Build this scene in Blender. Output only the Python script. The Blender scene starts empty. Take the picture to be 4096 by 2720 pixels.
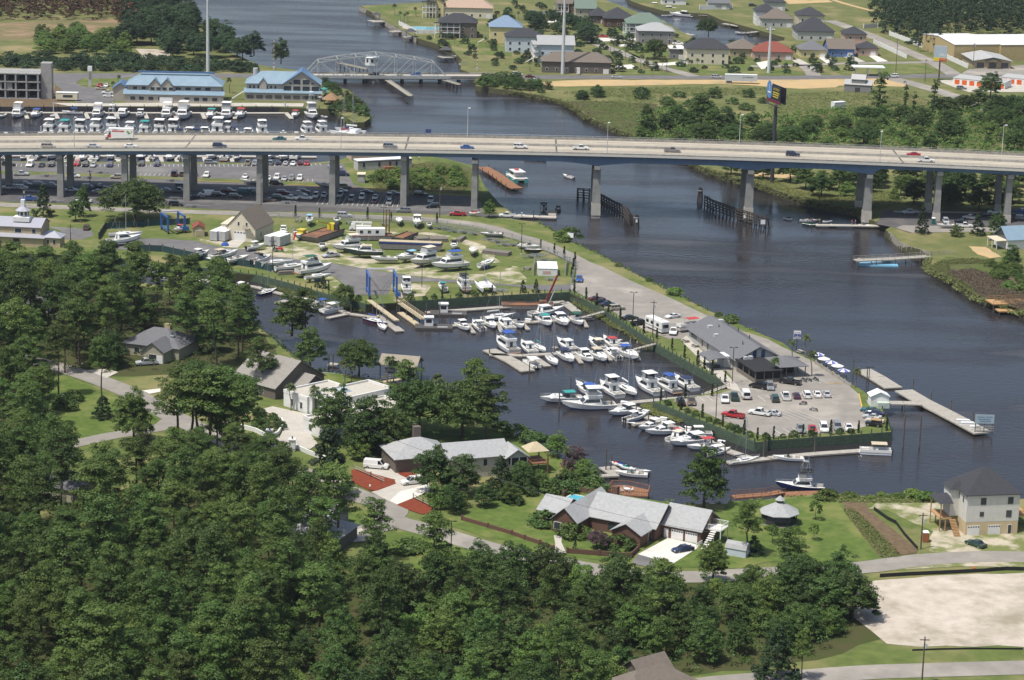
import bpy,math,random
from math import cos,sin,pi,acos
import numpy as np
from mathutils import Vector as V3,Matrix
random.seed(7)
scene=bpy.context.scene
COL=scene.collection
NO=bpy.data.objects.new;LK=COL.objects.link
R_=math.radians
# camera
CAM_H=170;PITCH=R_(14.4);ROLL=R_(1.55);FOC=10000
_f=V3((0,cos(PITCH),-sin(PITCH)))
_u0=V3((0,sin(PITCH),cos(PITCH)));_r0=V3((1,0,0))
_r=_r0*cos(ROLL)+_u0*sin(ROLL)
_u=_u0*cos(ROLL)-_r0*sin(ROLL)
cam=bpy.data.cameras.new('camera');cam_o=NO('camera',cam);LK(cam_o)
cam.sensor_fit='HORIZONTAL';cam.sensor_width=36;cam.lens=36*FOC/4096
cam.clip_start=1;cam.clip_end=20000
m3=Matrix((_r,_u,-_f)).transposed()
cam_o.matrix_world=Matrix.Translation((0,0,CAM_H))@m3.to_4x4()
scene.camera=cam_o
# sky and sun
SUN_EL=R_(66);SUN_TO=V3((-.80,-.60,0)).normalized()*cos(SUN_EL)+V3((0,0,sin(SUN_EL)))
world=bpy.data.worlds.new('World');scene.world=world;world.use_nodes=True
_n=world.node_tree.nodes;_l=world.node_tree.links
_bg=_n['Background']
_sky=_n.new('ShaderNodeTexSky');_sky.sky_type='NISHITA';_sky.sun_disc=False
_sky.sun_elevation=SUN_EL;_sky.sun_rotation=math.atan2(SUN_TO.x,SUN_TO.y);_sky.air_density=1;_sky.dust_density=2.6
_l.new(_sky.outputs[0],_bg.inputs[0]);_bg.inputs[1].default_value=.105
sun=bpy.data.lights.new('sun','SUN');sun.energy=3.5;sun.angle=R_(.53);sun.color=(1,.955,.89)
sun_o=NO('sun',sun);LK(sun_o)
sun_o.rotation_euler=(-SUN_TO).to_track_quat('-Z','Y').to_euler()
scene.view_settings.view_transform='Standard';scene.view_settings.look='None'
scene.view_settings.exposure=.45;scene.view_settings.gamma=1;scene.view_settings.use_curve_mapping=False
scene.cycles.max_bounces=5;scene.cycles.diffuse_bounces=2;scene.cycles.glossy_bounces=3
scene.cycles.transmission_bounces=2;scene.cycles.transparent_max_bounces=4
scene.cycles.use_denoising=True;scene.cycles.caustics_reflective=False;scene.cycles.caustics_refractive=False
# survey: photo points to plan positions
LAND=2.2
def W(p,z=LAND):
 d=_f*FOC+_r*(p[0]-2048)-_u*(p[1]-1360)
 t=(z-CAM_H)/d.z
 return V3((d.x*t,d.y*t,z))
K=1024/2361
def t(c,r,x,y):return(1024*c+x*K,680*r+y*K)
def D(x,y):return(x*4096/2361,y*4096/2361)
def tl(c,r,pts):return[t(c,r,*p)for p in pts]
def dl(pts):return[D(*p)for p in pts]
# materials
MATS={}
def mat(name,col,rough=.6,metal=.0,var=.12,scale=2,col2=None,bump=.0,spec=.5,wc=False,detail=4,thr=(.35,.65),alpha=1,coat=.0,col3=None,sc3=.1,th3=(.4,.6)):
 if name in MATS:return MATS[name]
 m=bpy.data.materials.new(name);m.use_nodes=True;MATS[name]=m
 nt=m.node_tree;n=nt.nodes;l=nt.links;b=n['Principled BSDF']
 c2=col2 if col2 else tuple(c*(1-var)for c in col)
 co=n.new('ShaderNodeNewGeometry').outputs['Position']if wc else n.new('ShaderNodeTexCoord').outputs['Object']
 def nz(sc,dt=detail):
  x=n.new('ShaderNodeTexNoise');x.inputs['Scale'].default_value=sc;x.inputs['Detail'].default_value=dt
  x.inputs['Roughness'].default_value=.62;l.new(co,x.inputs['Vector']);return x
 def ramp(src,a,b_):
  r=n.new('ShaderNodeMapRange');r.inputs['From Min'].default_value=a;r.inputs['From Max'].default_value=b_
  l.new(src,r.inputs['Value']);return r.outputs['Result']
 def mix(fac,ca,cb):
  x=n.new('ShaderNodeMix');x.data_type='RGBA';l.new(fac,x.inputs['Factor'])
  for inp,v in((x.inputs['A'],ca),(x.inputs['B'],cb)):
   if isinstance(v,tuple):inp.default_value=(*v,1)
   else:l.new(v,inp)
  return x.outputs['Result']
 n1=nz(scale)
 c=mix(ramp(n1.outputs['Fac'],*thr),col,c2)
 if col3:c=mix(ramp(nz(sc3,6).outputs['Fac'],*th3),c,col3)
 l.new(c,b.inputs['Base Color'])
 b.inputs['Roughness'].default_value=rough;b.inputs['Metallic'].default_value=metal
 b.inputs['Specular IOR Level'].default_value=spec;b.inputs['Coat Weight'].default_value=coat
 if alpha<1:b.inputs['Alpha'].default_value=alpha
 if bump:
  bp=n.new('ShaderNodeBump');bp.inputs['Strength'].default_value=bump;bp.inputs['Distance'].default_value=.1
  l.new(n1.outputs['Fac'],bp.inputs['Height']);l.new(bp.outputs[0],b.inputs['Normal'])
 return m
def paint(name,col,rough=.3,**k):return mat(name,col,rough,var=k.pop('var',.06),scale=k.pop('scale',.8),**k)
def leaf_mat(name,col,col2,hue=.35,trans=.25):
 if name in MATS:return MATS[name]
 m=bpy.data.materials.new(name);m.use_nodes=True;MATS[name]=m
 nt=m.node_tree;n=nt.nodes;l=nt.links;b=n['Principled BSDF'];out=n['Material Output']
 co=n.new('ShaderNodeNewGeometry').outputs['Position']
 x=n.new('ShaderNodeTexNoise');x.inputs['Scale'].default_value=.9;x.inputs['Detail'].default_value=3;l.new(co,x.inputs['Vector'])
 r=n.new('ShaderNodeMapRange');r.inputs['From Min'].default_value=.36;r.inputs['From Max'].default_value=.64;l.new(x.outputs['Fac'],r.inputs['Value'])
 mx=n.new('ShaderNodeMix');mx.data_type='RGBA';l.new(r.outputs[0],mx.inputs['Factor'])
 mx.inputs['A'].default_value=(*col,1);mx.inputs['B'].default_value=(*col2,1)
 oi=n.new('ShaderNodeObjectInfo');hs=n.new('ShaderNodeHueSaturation')
 v=n.new('ShaderNodeMapRange');v.inputs['To Min'].default_value=1-hue;v.inputs['To Max'].default_value=1+hue;l.new(oi.outputs['Random'],v.inputs['Value'])
 h=n.new('ShaderNodeMapRange');h.inputs['To Min'].default_value=.485;h.inputs['To Max'].default_value=.515
 mu=n.new('ShaderNodeMath');mu.operation='FRACT';m2=n.new('ShaderNodeMath');m2.operation='MULTIPLY';m2.inputs[1].default_value=7.31
 l.new(oi.outputs['Random'],m2.inputs[0]);l.new(m2.outputs[0],mu.inputs[0]);l.new(mu.outputs[0],h.inputs['Value'])
 l.new(h.outputs[0],hs.inputs['Hue']);l.new(v.outputs[0],hs.inputs['Value']);l.new(mx.outputs['Result'],hs.inputs['Color'])
 l.new(hs.outputs[0],b.inputs['Base Color']);b.inputs['Roughness'].default_value=.55;b.inputs['Specular IOR Level'].default_value=.25
 tr=n.new('ShaderNodeBsdfTranslucent');l.new(hs.outputs[0],tr.inputs['Color'])
 ms=n.new('ShaderNodeMixShader');ms.inputs[0].default_value=trans
 l.new(b.outputs[0],ms.inputs[1]);l.new(tr.outputs[0],ms.inputs[2]);l.new(ms.outputs[0],out.inputs[0])
 return m
def water_mat():
 m=bpy.data.materials.new('river_water');m.use_nodes=True
 nt=m.node_tree;n=nt.nodes;l=nt.links;b=n['Principled BSDF']
 co=n.new('ShaderNodeNewGeometry').outputs['Position']
 mp=n.new('ShaderNodeMapping');l.new(co,mp.inputs['Vector']);mp.inputs['Scale'].default_value=(.55,1,1);mp.inputs['Rotation'].default_value=(0,0,.3)
 def nz(sc,dt,src):
  x=n.new('ShaderNodeTexNoise');x.inputs['Scale'].default_value=sc;x.inputs['Detail'].default_value=dt;l.new(src,x.inputs['Vector']);return x.outputs['Fac']
 a=nz(.75,4,mp.outputs[0])
 m2=n.new('ShaderNodeMapping');l.new(co,m2.inputs['Vector']);m2.inputs['Scale'].default_value=(.25,1,1);m2.inputs['Rotation'].default_value=(0,0,.75)
 c=nz(.05,5,m2.outputs[0]);e=nz(.012,4,mp.outputs[0])
 def rng_(src,a0,a1,b0,b1):
  s=n.new('ShaderNodeMapRange');s.inputs['From Min'].default_value=a0;s.inputs['From Max'].default_value=a1;s.inputs['To Min'].default_value=b0;s.inputs['To Max'].default_value=b1;l.new(src,s.inputs['Value']);return s.outputs[0]
 ad=n.new('ShaderNodeMath');ad.operation='MULTIPLY';l.new(rng_(c,.36,.68,.25,1.1),ad.inputs[0]);l.new(rng_(e,.35,.65,.6,1.3),ad.inputs[1])
 bp=n.new('ShaderNodeBump');bp.inputs['Distance'].default_value=.26;l.new(ad.outputs[0],bp.inputs['Strength']);l.new(a,bp.inputs['Height'])
 l.new(bp.outputs[0],b.inputs['Normal']);l.new(rng_(c,.4,.7,.10,.34),b.inputs['Roughness'])
 mx=n.new('ShaderNodeMix');mx.data_type='RGBA';mx.inputs['A'].default_value=(.024,.022,.024,1);mx.inputs['B'].default_value=(.10,.10,.105,1);l.new(rng_(c,.60,.78,0,.75),mx.inputs['Factor']);l.new(mx.outputs['Result'],b.inputs['Base Color']);b.inputs['IOR'].default_value=1.333
 return m
class MB:
 def __init__(s):s.v=[];s.f=[];s.mi=[];s.cur=0
 def add(s,vs,fs):
  o=len(s.v);s.v.extend([tuple(p)for p in vs]);s.f.extend([tuple(i+o for i in f)for f in fs]);s.mi.extend([s.cur]*len(fs));return s
 def bx(s,x0,x1,y0,y1,z0,z1):
  return s.add([(x0,y0,z0),(x1,y0,z0),(x1,y1,z0),(x0,y1,z0),(x0,y0,z1),(x1,y0,z1),(x1,y1,z1),(x0,y1,z1)],[(3,2,1,0),(4,5,6,7),(0,1,5,4),(1,2,6,5),(2,3,7,6),(3,0,4,7)])
 def box(s,c,sz,rz=.0):
  a,b,e=sz[0]/2,sz[1]/2,sz[2]/2;co,si=cos(rz),sin(rz)
  vs=[(c[0]+x*co-y*si,c[1]+x*si+y*co,c[2]+z)for z in(-e,e)for x,y in((-a,-b),(a,-b),(a,b),(-a,b))]
  return s.add(vs,[(3,2,1,0),(4,5,6,7),(0,1,5,4),(1,2,6,5),(2,3,7,6),(3,0,4,7)])
 def frus(s,b4,t4,z0,z1):
  vs=[(b4[0],b4[2],z0),(b4[1],b4[2],z0),(b4[1],b4[3],z0),(b4[0],b4[3],z0),(t4[0],t4[2],z1),(t4[1],t4[2],z1),(t4[1],t4[3],z1),(t4[0],t4[3],z1)]
  return s.add(vs,[(3,2,1,0),(4,5,6,7),(0,1,5,4),(1,2,6,5),(2,3,7,6),(3,0,4,7)])
 def beam(s,p,q,w,h=None):
  h=h or w;p=V3(p);q=V3(q);d=(q-p)
  if d.length<1e-6:return s
  d.normalize();up=V3((0,0,1))if abs(d.z)<.95 else V3((1,0,0))
  sd=d.cross(up).normalized();u2=sd.cross(d).normalized()
  vs=[e+sd*(a*w/2)+u2*(b*h/2)for e in(p,q)for a,b in((-1,-1),(1,-1),(1,1),(-1,1))]
  return s.add(vs,[(0,1,2,3),(7,6,5,4),(0,4,5,1),(1,5,6,2),(2,6,7,3),(3,7,4,0)])
 def tube(s,p,q,r0,r1=None,n=6,cap=True):
  r1=r0 if r1 is None else r1;p=V3(p);q=V3(q);d=(q-p).normalized()
  up=V3((0,0,1))if abs(d.z)<.95 else V3((1,0,0))
  a=d.cross(up).normalized();b=a.cross(d).normalized();vs=[]
  for e,r in((p,r0),(q,r1)):
   for k in range(n):
    th=2*pi*k/n;vs.append(e+a*(r*cos(th))+b*(r*sin(th)))
  fs=[(k,(k+1)%n,n+(k+1)%n,n+k)for k in range(n)]
  if cap:fs+=[tuple(range(n-1,-1,-1)),tuple(range(n,2*n))]
  return s.add(vs,fs)
 def prism(s,pts,z0,z1):
  n=len(pts);vs=[(p[0],p[1],z0)for p in pts]+[(p[0],p[1],z1)for p in pts]
  return s.add(vs,[tuple(range(n-1,-1,-1)),tuple(range(n,2*n))]+[(k,(k+1)%n,n+(k+1)%n,n+k)for k in range(n)])
 def loft(s,rings,close=True,caps=True):
  n=len(rings[0]);vs=[p for r in rings for p in r];fs=[]
  for i in range(len(rings)-1):
   for k in range(n if close else n-1):
    fs.append((i*n+k,i*n+(k+1)%n,(i+1)*n+(k+1)%n,(i+1)*n+k))
  if caps:fs+=[tuple(range(n-1,-1,-1)),tuple(range((len(rings)-1)*n,len(rings)*n))]
  return s.add(vs,fs)
 def quad(s,a,b,c,d):return s.add([a,b,c,d],[(0,1,2,3)])
 def poly(s,pts):return s.add(pts,[tuple(range(len(pts)))])
 def dome(s,c,rx,ry,rz,nu=8,nv=3):
  rings=[]
  for j in range(nv):
   ph=j/nv*pi/2;rings.append([(c[0]+rx*cos(ph)*cos(2*pi*k/nu),c[1]+ry*cos(ph)*sin(2*pi*k/nu),c[2]+rz*sin(ph))for k in range(nu)])
  o=len(s.v);s.loft(rings,caps=False);top=(c[0],c[1],c[2]+rz);last=rings[-1]
  for k in range(nu):s.add([last[k],last[(k+1)%nu],top],[(0,1,2)])
  return s
 def mesh(s,name,mats,smooth=False):
  me=bpy.data.meshes.new(name);me.from_pydata(s.v,[],s.f)
  for m in(mats if isinstance(mats,(list,tuple))else[mats]):me.materials.append(m)
  if any(s.mi):me.polygons.foreach_set('material_index',s.mi)
  if smooth:me.polygons.foreach_set('use_smooth',[True]*len(me.polygons))
  me.update();return me
 def b(s,name,mats,parent=None,loc=None,smooth=False):
  o=NO(name,s.mesh(name,mats,smooth));LK(o)
  if parent:o.parent=parent
  if loc is not None:o.location=loc
  return o
def BX(*a):return MB().bx(*a)
def tag(o,label=None,cat=None,group=None,kind=None):
 if label:o['label']=label
 if cat:o['category']=cat
 if group:o['group']=group
 if kind:o['kind']=kind
 return o
def empty(name,loc=(0,0,0),rz=.0,sc=1):
 o=NO(name,None);LK(o);o.location=loc;o.rotation_euler=(0,0,rz)
 o.scale=(sc,)*3 if not isinstance(sc,(tuple,list))else sc;o.empty_display_size=.2
 return o
def th(n,p,*a):return tag(empty(n,(p.x,p.y,LAND)),*a)
def th_(n,p,r,*a):return tag(empty(n,(p.x,p.y,LAND),R_(r)),*a)
KIDS={}
def kids(o):
 return KIDS.get(o.name)or KIDS.setdefault(o.name,[c for c in o.children])
def copy_tree(o,parent=None,swap=None):
 c=o.copy();LK(c);c.parent=parent
 if swap and o.type=='MESH':
  for i,sl in enumerate(c.material_slots):
   if sl.material and sl.material.name in swap:
    nm=swap[sl.material.name];sl.link='OBJECT';sl.material=nm
 for ch in kids(o):copy_tree(ch,c,swap)
 return c
def proto_done(root):
 KIDS[root.name]=[c for c in root.children]
 for c in root.children:KIDS[c.name]=[g for g in c.children]
 return root
PROTOS=[]
def drop_protos():
 for r in PROTOS:
  for c in list(r.children):
   for g in list(c.children):bpy.data.objects.remove(g)
   bpy.data.objects.remove(c)
  bpy.data.objects.remove(r)
ORD=['first','second','third','fourth','fifth','sixth','seventh','eighth','ninth','tenth','eleventh','twelfth','thirteenth','fourteenth','fifteenth','sixteenth','seventeenth','eighteenth','nineteenth','twentieth','twenty-first','twenty-second','twenty-third','twenty-fourth','twenty-fifth','twenty-sixth','twenty-seventh','twenty-eighth']
# ground and water
M_grass=mat('mown_grass',(.12,.15,.043),.9,col2=(.082,.112,.032),scale=.35,wc=True,col3=(.21,.19,.085),sc3=.06,th3=(.47,.66),spec=.1)
M_lawn=mat('lush_lawn',(.104,.148,.034),.9,col2=(.072,.11,.026),scale=.5,wc=True,col3=(.175,.185,.06),sc3=.09,th3=(.48,.68),spec=.1)
M_field=mat('dry_field',(.145,.15,.058),.95,col2=(.10,.118,.04),scale=.16,wc=True,col3=(.24,.20,.10),sc3=.035,th3=(.52,.7),spec=.1)
M_wood=mat('forest_floor',(.05,.068,.02),.95,col2=(.07,.065,.03),scale=.3,wc=True,spec=.1)
M_marsh=mat('marsh_ground',(.09,.13,.03),.95,col2=(.06,.08,.025),scale=.25,wc=True,col3=(.10,.085,.05),sc3=.06,spec=.1)
M_sand=mat('pale_sand',(.50,.445,.375),.95,col2=(.40,.35,.285),scale=.35,wc=True,col3=(.27,.24,.175),sc3=.11,th3=(.47,.70),spec=.1,detail=8)
M_osand=mat('orange_sand',(.47,.33,.16),.95,col2=(.40,.30,.17),scale=.15,wc=True,col3=(.30,.25,.12),sc3=.06,th3=(.55,.7),spec=.1)
M_yard=mat('boatyard_sand',(.47,.42,.32),.95,col2=(.35,.31,.23),scale=.3,wc=True,col3=(.15,.17,.06),sc3=.16,th3=(.42,.56),spec=.1,detail=8)
M_asph=mat('old_asphalt',(.265,.245,.212),.9,col2=(.215,.20,.175),scale=.25,wc=True,col3=(.34,.31,.265),sc3=.07,th3=(.5,.68),spec=.2,detail=8)
M_asph2=mat('lot_asphalt',(.15,.145,.14),.9,col2=(.115,.112,.11),scale=.3,wc=True,col3=(.2,.19,.18),sc3=.05,th3=(.52,.7),spec=.2,detail=8)
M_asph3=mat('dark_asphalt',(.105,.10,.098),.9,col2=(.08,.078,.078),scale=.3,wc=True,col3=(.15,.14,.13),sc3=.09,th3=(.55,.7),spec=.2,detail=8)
MC=mat('concrete',(.46,.43,.37),.9,col2=(.39,.365,.315),scale=.3,wc=True,spec=.2,detail=6)
M_concw=mat('white_concrete',(.62,.60,.54),.9,col2=(.54,.52,.46),scale=.3,wc=True,spec=.2)
M_mulch=mat('red_mulch',(.21,.05,.026),.95,col2=(.15,.04,.022),scale=1.2,wc=True,spec=.1,bump=.4)
M_brown=mat('brown_mulch',(.16,.115,.07),.95,col2=(.10,.075,.045),scale=1,wc=True,spec=.1)
M_bank=mat('muddy_bank',(.07,.06,.035),.95,col2=(.05,.06,.025),scale=.6,wc=True,spec=.2)
M_line=mat('road_paint',(.66,.65,.61),.8,col2=(.42,.41,.39),scale=1.5,wc=True,thr=(.45,.75))
M_yel=mat('yellow_paint',(.60,.38,.05),.8,col2=(.45,.30,.06),scale=1.5,wc=True)
wm=MB();wm.quad((-4000,-500,0),(4000,-500,0),(4000,9000,0),(-4000,9000,0))
tag(wm.b('water',water_mat()),kind='structure')
def rag(pts,step=6,amp=.8,seed=1):
 rnd=random.Random(seed);out=[]
 n=len(pts)
 for i in range(n):
  a,b=pts[i],pts[(i+1)%n];L=(b-a).length;k=max(1,int(L/step))
  nv=V3((-(b-a).y,(b-a).x,0));nv=nv.normalized()if nv.length else nv
  for j in range(k):
   p=a.lerp(b,j/k)
   out.append(p+nv*(rnd.uniform(-amp,amp)if j else rnd.uniform(-amp,amp)*.5))
 return out
def area2(p):return sum(p[i].x*p[(i+1)%len(p)].y-p[(i+1)%len(p)].x*p[i].y for i in range(len(p)))
def land(name,px,m,z=LAND,skirt=True,step=7,amp=.7,drop=1.6):
 p=rag([W(q,z)for q in px],step,amp,len(px))
 if area2(p)<0:p.reverse()
 n=len(p);b=MB();b.poly(p)
 if skirt:
  b.cur=1;q=[]
  for i in range(n):
   a,c=p[i-1],p[(i+1)%n];d=(c-a);nv=V3((d.y,-d.x,0)).normalized();q.append(p[i]+nv*drop+V3((0,0,-z-.6)))
  b.add(p+q,[(i,i+n,(i+1)%n+n,(i+1)%n)for i in range(n)])
 return tag(b.b(name,[m,M_bank]),kind='structure')
def sheet(name,px,m,lvl=1,step=0,amp=.4,z=LAND,pts=None):
 p=pts or[W(q,z)for q in px]
 if step:p=rag(p,step,amp,len(p)*3+lvl)
 if area2(p)<0:p.reverse()
 p=[V3((q.x,q.y,z+.02*lvl))for q in p]
 return tag(MB().poly(p).b(name,m),kind='structure')
def smooth_line(p,k=6):
 out=[];n=len(p)
 for i in range(n-1):
  p0,p1,p2,p3=p[max(i-1,0)],p[i],p[i+1],p[min(i+2,n-1)]
  for j in range(k):
   s=j/k
   out.append(.5*((2*p1)+(p2-p0)*s+(2*p0-5*p1+4*p2-p3)*s*s+(3*p1-p0-3*p2+p3)*s**3))
 out.append(p[-1]);return out
def road(name,px,width,m,lvl=2,z=LAND,k=6,pts=None):
 c=smooth_line(pts or[W(q,z)for q in px],k);L=[];Rr=[]
 for i,p in enumerate(c):
  d=c[min(i+1,len(c)-1)]-c[max(i-1,0)];nv=V3((-d.y,d.x,0)).normalized()*width/2
  L.append(p+nv);Rr.append(p-nv)
 n=len(c);zz=V3((0,0,.02*lvl));b=MB()
 b.add([q+zz for q in L]+[q+zz for q in Rr],[(i,i+n,i+n+1,i+1)for i in range(n-1)])
 return tag(b.b(name,m),kind='structure')
PEN=[D(-300,372),D(0,372),D(480,374),D(690,378),D(780,370),D(800,362),D(925,350),D(1030,366),D(1095,383),D(1118,430),D(1150,468),D(1182,492)]+tl(2,1,[(0,450),(60,460),(240,480),(410,580),(560,670),(790,770),(1240,1010),(1800,1290),(2340,1530)])+tl(3,2,[(130,20),(230,100),(440,180),(760,400),(880,470),(1060,640),(1145,850),(0,930)])+tl(2,2,[(2235,945),(1300,570),(1500,535),(1750,505),(1990,450),(1955,395),(1360,60)])+tl(2,1,[(1270,1568),(840,1290),(530,1135),(0,1160)])+tl(1,1,[(1300,1225),(1010,1240),(720,1170),(350,1060),(0,970)])+tl(0,1,[(2260,960),(2000,920),(1600,880),(1320,840)])+[D(200,590),D(0,582),D(-300,570)]
land('marina_ground',PEN,M_grass,amp=.0,drop=-.3)
SOUTH=[D(-300,640),D(0,640),D(330,652),D(470,678),D(560,720),D(610,765),D(650,800),D(708,846),D(735,858),D(780,860),D(870,876),D(903,886),D(1000,914),D(1028,924),D(1155,976),D(1180,1001),D(1231,1029),D(1293,1056),D(1340,1084),D(1371,1099),D(1400,1134),D(1443,1154),D(1580,1162),D(1700,1160),D(1816,1146),D(1896,1139),D(1996,1149),D(2158,1141),D(2361,1150),D(2800,1165),D(2800,2100),D(1200,2300),D(-300,2100)]
land('south_shore_ground',SOUTH,M_grass,amp=.5,drop=.5)
NORTH=[D(-300,244),D(0,245),D(640,247),D(773,252),D(800,272),D(815,282),D(840,282),D(853,272),D(836,239),D(803,207),D(730,186),D(722,170),D(690,163),D(600,150),D(530,120),D(470,60),D(420,5),D(380,-30),D(300,-60),D(-400,-70)]
land('north_bank_ground',NORTH,M_field,amp=.3,drop=.4)
EAST=[D(1000,-40),D(985,5),D(830,13),D(855,27),D(885,47),D(923,67),D(960,87),D(1003,100),D(1040,115),D(1065,138),D(1060,160),D(1098,172),D(1098,198),D(1180,209),D(1248,220),D(1305,235),D(1335,252),D(1355,267),D(1393,285),D(1455,310),D(1520,340),D(1638,392),D(1695,411),D(1738,414),D(1771,432),D(1821,449),D(1891,469),D(1933,477),D(1978,484),D(2000,505),D(2060,520),D(2040,530),D(2048,534),D(2081,562),D(2146,582),D(2150,600),D(2143,617),D(2196,644),D(2246,677),D(2276,690),D(2321,699),D(2361,717),D(2500,770),D(2800,860),D(2800,-70),D(1420,-70),D(1450,0),D(1491,15),D(1531,25),D(1631,32),D(1668,47),D(1718,61),D(1771,75),D(1808,86),D(1808,93),D(1746,100),D(1668,105),D(1603,88),D(1571,73),D(1531,47),D(1476,30),D(1396,0),D(1370,-40)]
land('east_shore_ground',EAST,M_field,amp=.5,drop=.5)
# peninsula surfaces
sheet('parking_lot',dl([(-300,374),(0,374),(690,380),(790,376),(800,395),(815,425)])+tl(1,1,[(1000,165),(1200,205),(1990,245),(2080,300),(2090,390),(1700,385),(1000,360),(0,310)])+tl(0,1,[(2361,310),(1600,290),(0,215)])+[D(-300,470)],M_asph2,1)
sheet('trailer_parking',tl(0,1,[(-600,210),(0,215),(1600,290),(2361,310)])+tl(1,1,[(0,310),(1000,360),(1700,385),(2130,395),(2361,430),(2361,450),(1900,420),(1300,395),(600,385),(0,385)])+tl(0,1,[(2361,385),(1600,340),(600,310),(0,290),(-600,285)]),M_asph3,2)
sheet('parking_verge',tl(0,1,[(-600,5),(0,8),(700,30),(1200,50),(1800,75),(2361,90)])+tl(1,1,[(300,100),(560,115),(730,140),(560,150),(280,138),(0,120)])+tl(0,1,[(2300,115),(1780,98),(1200,75),(600,55),(0,35),(-600,30)]),M_grass,3)
road('marina_road',tl(0,1,[(-600,300),(0,320),(600,345),(1200,370),(1700,385),(2361,405)])+tl(1,1,[(300,412),(900,430),(1400,447),(1800,475),(2150,530)])+tl(2,1,[(0,600),(200,655),(450,760),(640,860),(760,930)]),6.4,M_asph,3)
sheet('marina_pavement',tl(2,1,[(560,830),(660,830),(830,890),(1090,1020),(1500,1200),(1830,1360),(2120,1485),(2361,1562)])+tl(3,2,[(110,55),(430,205),(640,335),(745,420),(835,500),(872,640),(885,700),(905,800),(700,850),(300,880),(0,900)])+tl(2,2,[(2320,890),(2000,770),(1700,640),(1480,565),(1700,525),(1900,500),(2080,440),(2010,320),(1720,60)])+tl(2,1,[(1640,1560),(1450,1560),(1230,1480),(900,1290),(730,1195),(620,1140),(545,1110),(540,1050),(595,1040),(590,900)]),M_asph,4)
sheet('yard_road',tl(0,1,[(900,720),(1000,650),(1400,630),(1750,650),(2361,720)])+tl(1,1,[(0,760),(140,798),(600,848),(1100,928),(1500,988),(2361,1058)])+tl(2,1,[(300,1062),(545,1055),(545,1112),(300,1115),(0,1072)])+tl(1,1,[(1900,1045),(1650,1030),(1400,1035),(1250,1060),(1215,1150),(1010,1155),(900,1150),(820,1060),(720,985),(640,960),(350,930),(0,880)])+tl(0,1,[(2361,860),(2000,800),(1500,745),(1250,742)]),M_asph2,3)
sheet('yard_sand',tl(1,1,[(60,740),(160,690),(300,600),(380,560),(520,640),(700,600),(790,570),(780,680),(740,760),(1000,820),(1300,830),(1500,880),(1700,930),(1950,960),(2100,960),(2361,900)])+tl(2,1,[(0,880),(60,900),(130,1000),(130,1030)])+tl(1,1,[(2361,1056),(1500,986),(1100,926),(600,846),(140,796),(0,758),(0,740)]),M_yard,2,step=4,amp=.7)
sheet('yard_track',tl(1,1,[(780,560),(1200,570),(1650,580),(1850,620),(2060,680),(2130,720),(2250,850),(2150,860),(2050,740),(1900,680),(1700,610),(1400,590),(1000,580)]),M_yard,1,step=3,amp=.7)
sheet('lift_apron',tl(1,1,[(560,1010),(700,980),(800,1060),(900,1150),(780,1120)]),M_yard,2,step=3,amp=.3)
sheet('yard_apron',tl(1,1,[(1230,1060),(1400,1035),(1620,1070),(1560,1160),(1400,1175),(1310,1200),(1290,1120)]),M_yard,2,step=3,amp=.4)
sheet('shed_apron',tl(0,1,[(1840,640),(2361,690),(2361,740),(2050,720),(1850,670)]),M_yard,5,step=3,amp=.3)
sheet('garage_apron',tl(0,1,[(2130,645),(2270,650),(2190,720),(2050,710)]),MC,6)
sheet('entry_parking',tl(0,1,[(430,520),(830,545),(870,600),(760,640),(590,640),(560,560)]),M_asph2,1)
sheet('waterside_marsh',dl([(850,418),(900,395),(985,372),(1060,376),(1098,392),(1112,440),(1090,448),(960,440),(880,432)]),M_marsh,1,step=4,amp=.6)
sheet('restaurant_walk',tl(2,1,[(1560,1568),(1610,1530)])+tl(2,2,[(2080,420),(2110,480),(1990,450),(1950,400),(1780,230),(1590,40)]),MC,5)
# south shore surfaces
sheet('woods_floor',dl([(-300,645),(0,645),(330,660),(470,690),(560,740),(640,810),(560,850),(480,860),(300,870),(130,850),(100,950),(80,1250),(300,1180),(560,1110),(640,1150),(800,1200),(780,1330),(900,1330),(1100,1290),(1300,1310),(1500,1345),(1750,1330),(1900,1300),(2000,1330),(2010,1420),(2030,1470),(1880,1520),(1600,1560),(1300,1700),(-300,2100)]),M_wood,1,step=5,amp=1.5)
sheet('front_lawn',tl(0,2,[(440,450),(520,330),(620,340),(820,420),(1050,520),(1350,640),(1480,700),(1430,780),(1250,800),(900,900),(640,940),(490,860),(560,700)]),M_lawn,3,step=4,amp=.3)
sheet('corner_lawn',tl(0,2,[(1380,900),(1500,860),(1900,900),(2361,1050)])+tl(1,2,[(0,1180),(300,1270),(480,1330),(500,1420),(200,1420),(0,1340)])+tl(0,2,[(1900,1180),(1500,1030)]),M_grass,2)
sheet('verge_lawn',tl(1,3,[(720,20),(1000,0),(1150,70),(1100,130),(890,190),(760,120)]),M_lawn,3,step=4,amp=.2)
sheet('point_lawn',tl(1,3,[(1170,240),(1440,188),(1560,230),(2070,380),(1900,470),(1650,600),(1400,520),(1180,450)]),M_lawn,3,step=4,amp=.3)
sheet('brick_house_lawn',tl(1,3,[(1640,90),(1900,60),(2100,-60),(2361,-140)])+tl(2,3,[(250,-120),(330,-260),(500,-300),(900,-150),(1900,0),(2100,330),(2090,540),(1480,530),(900,480),(450,410),(200,370),(0,290)])+tl(1,3,[(2100,250),(1830,160)]),M_lawn,3,step=5,amp=.2)
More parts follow.
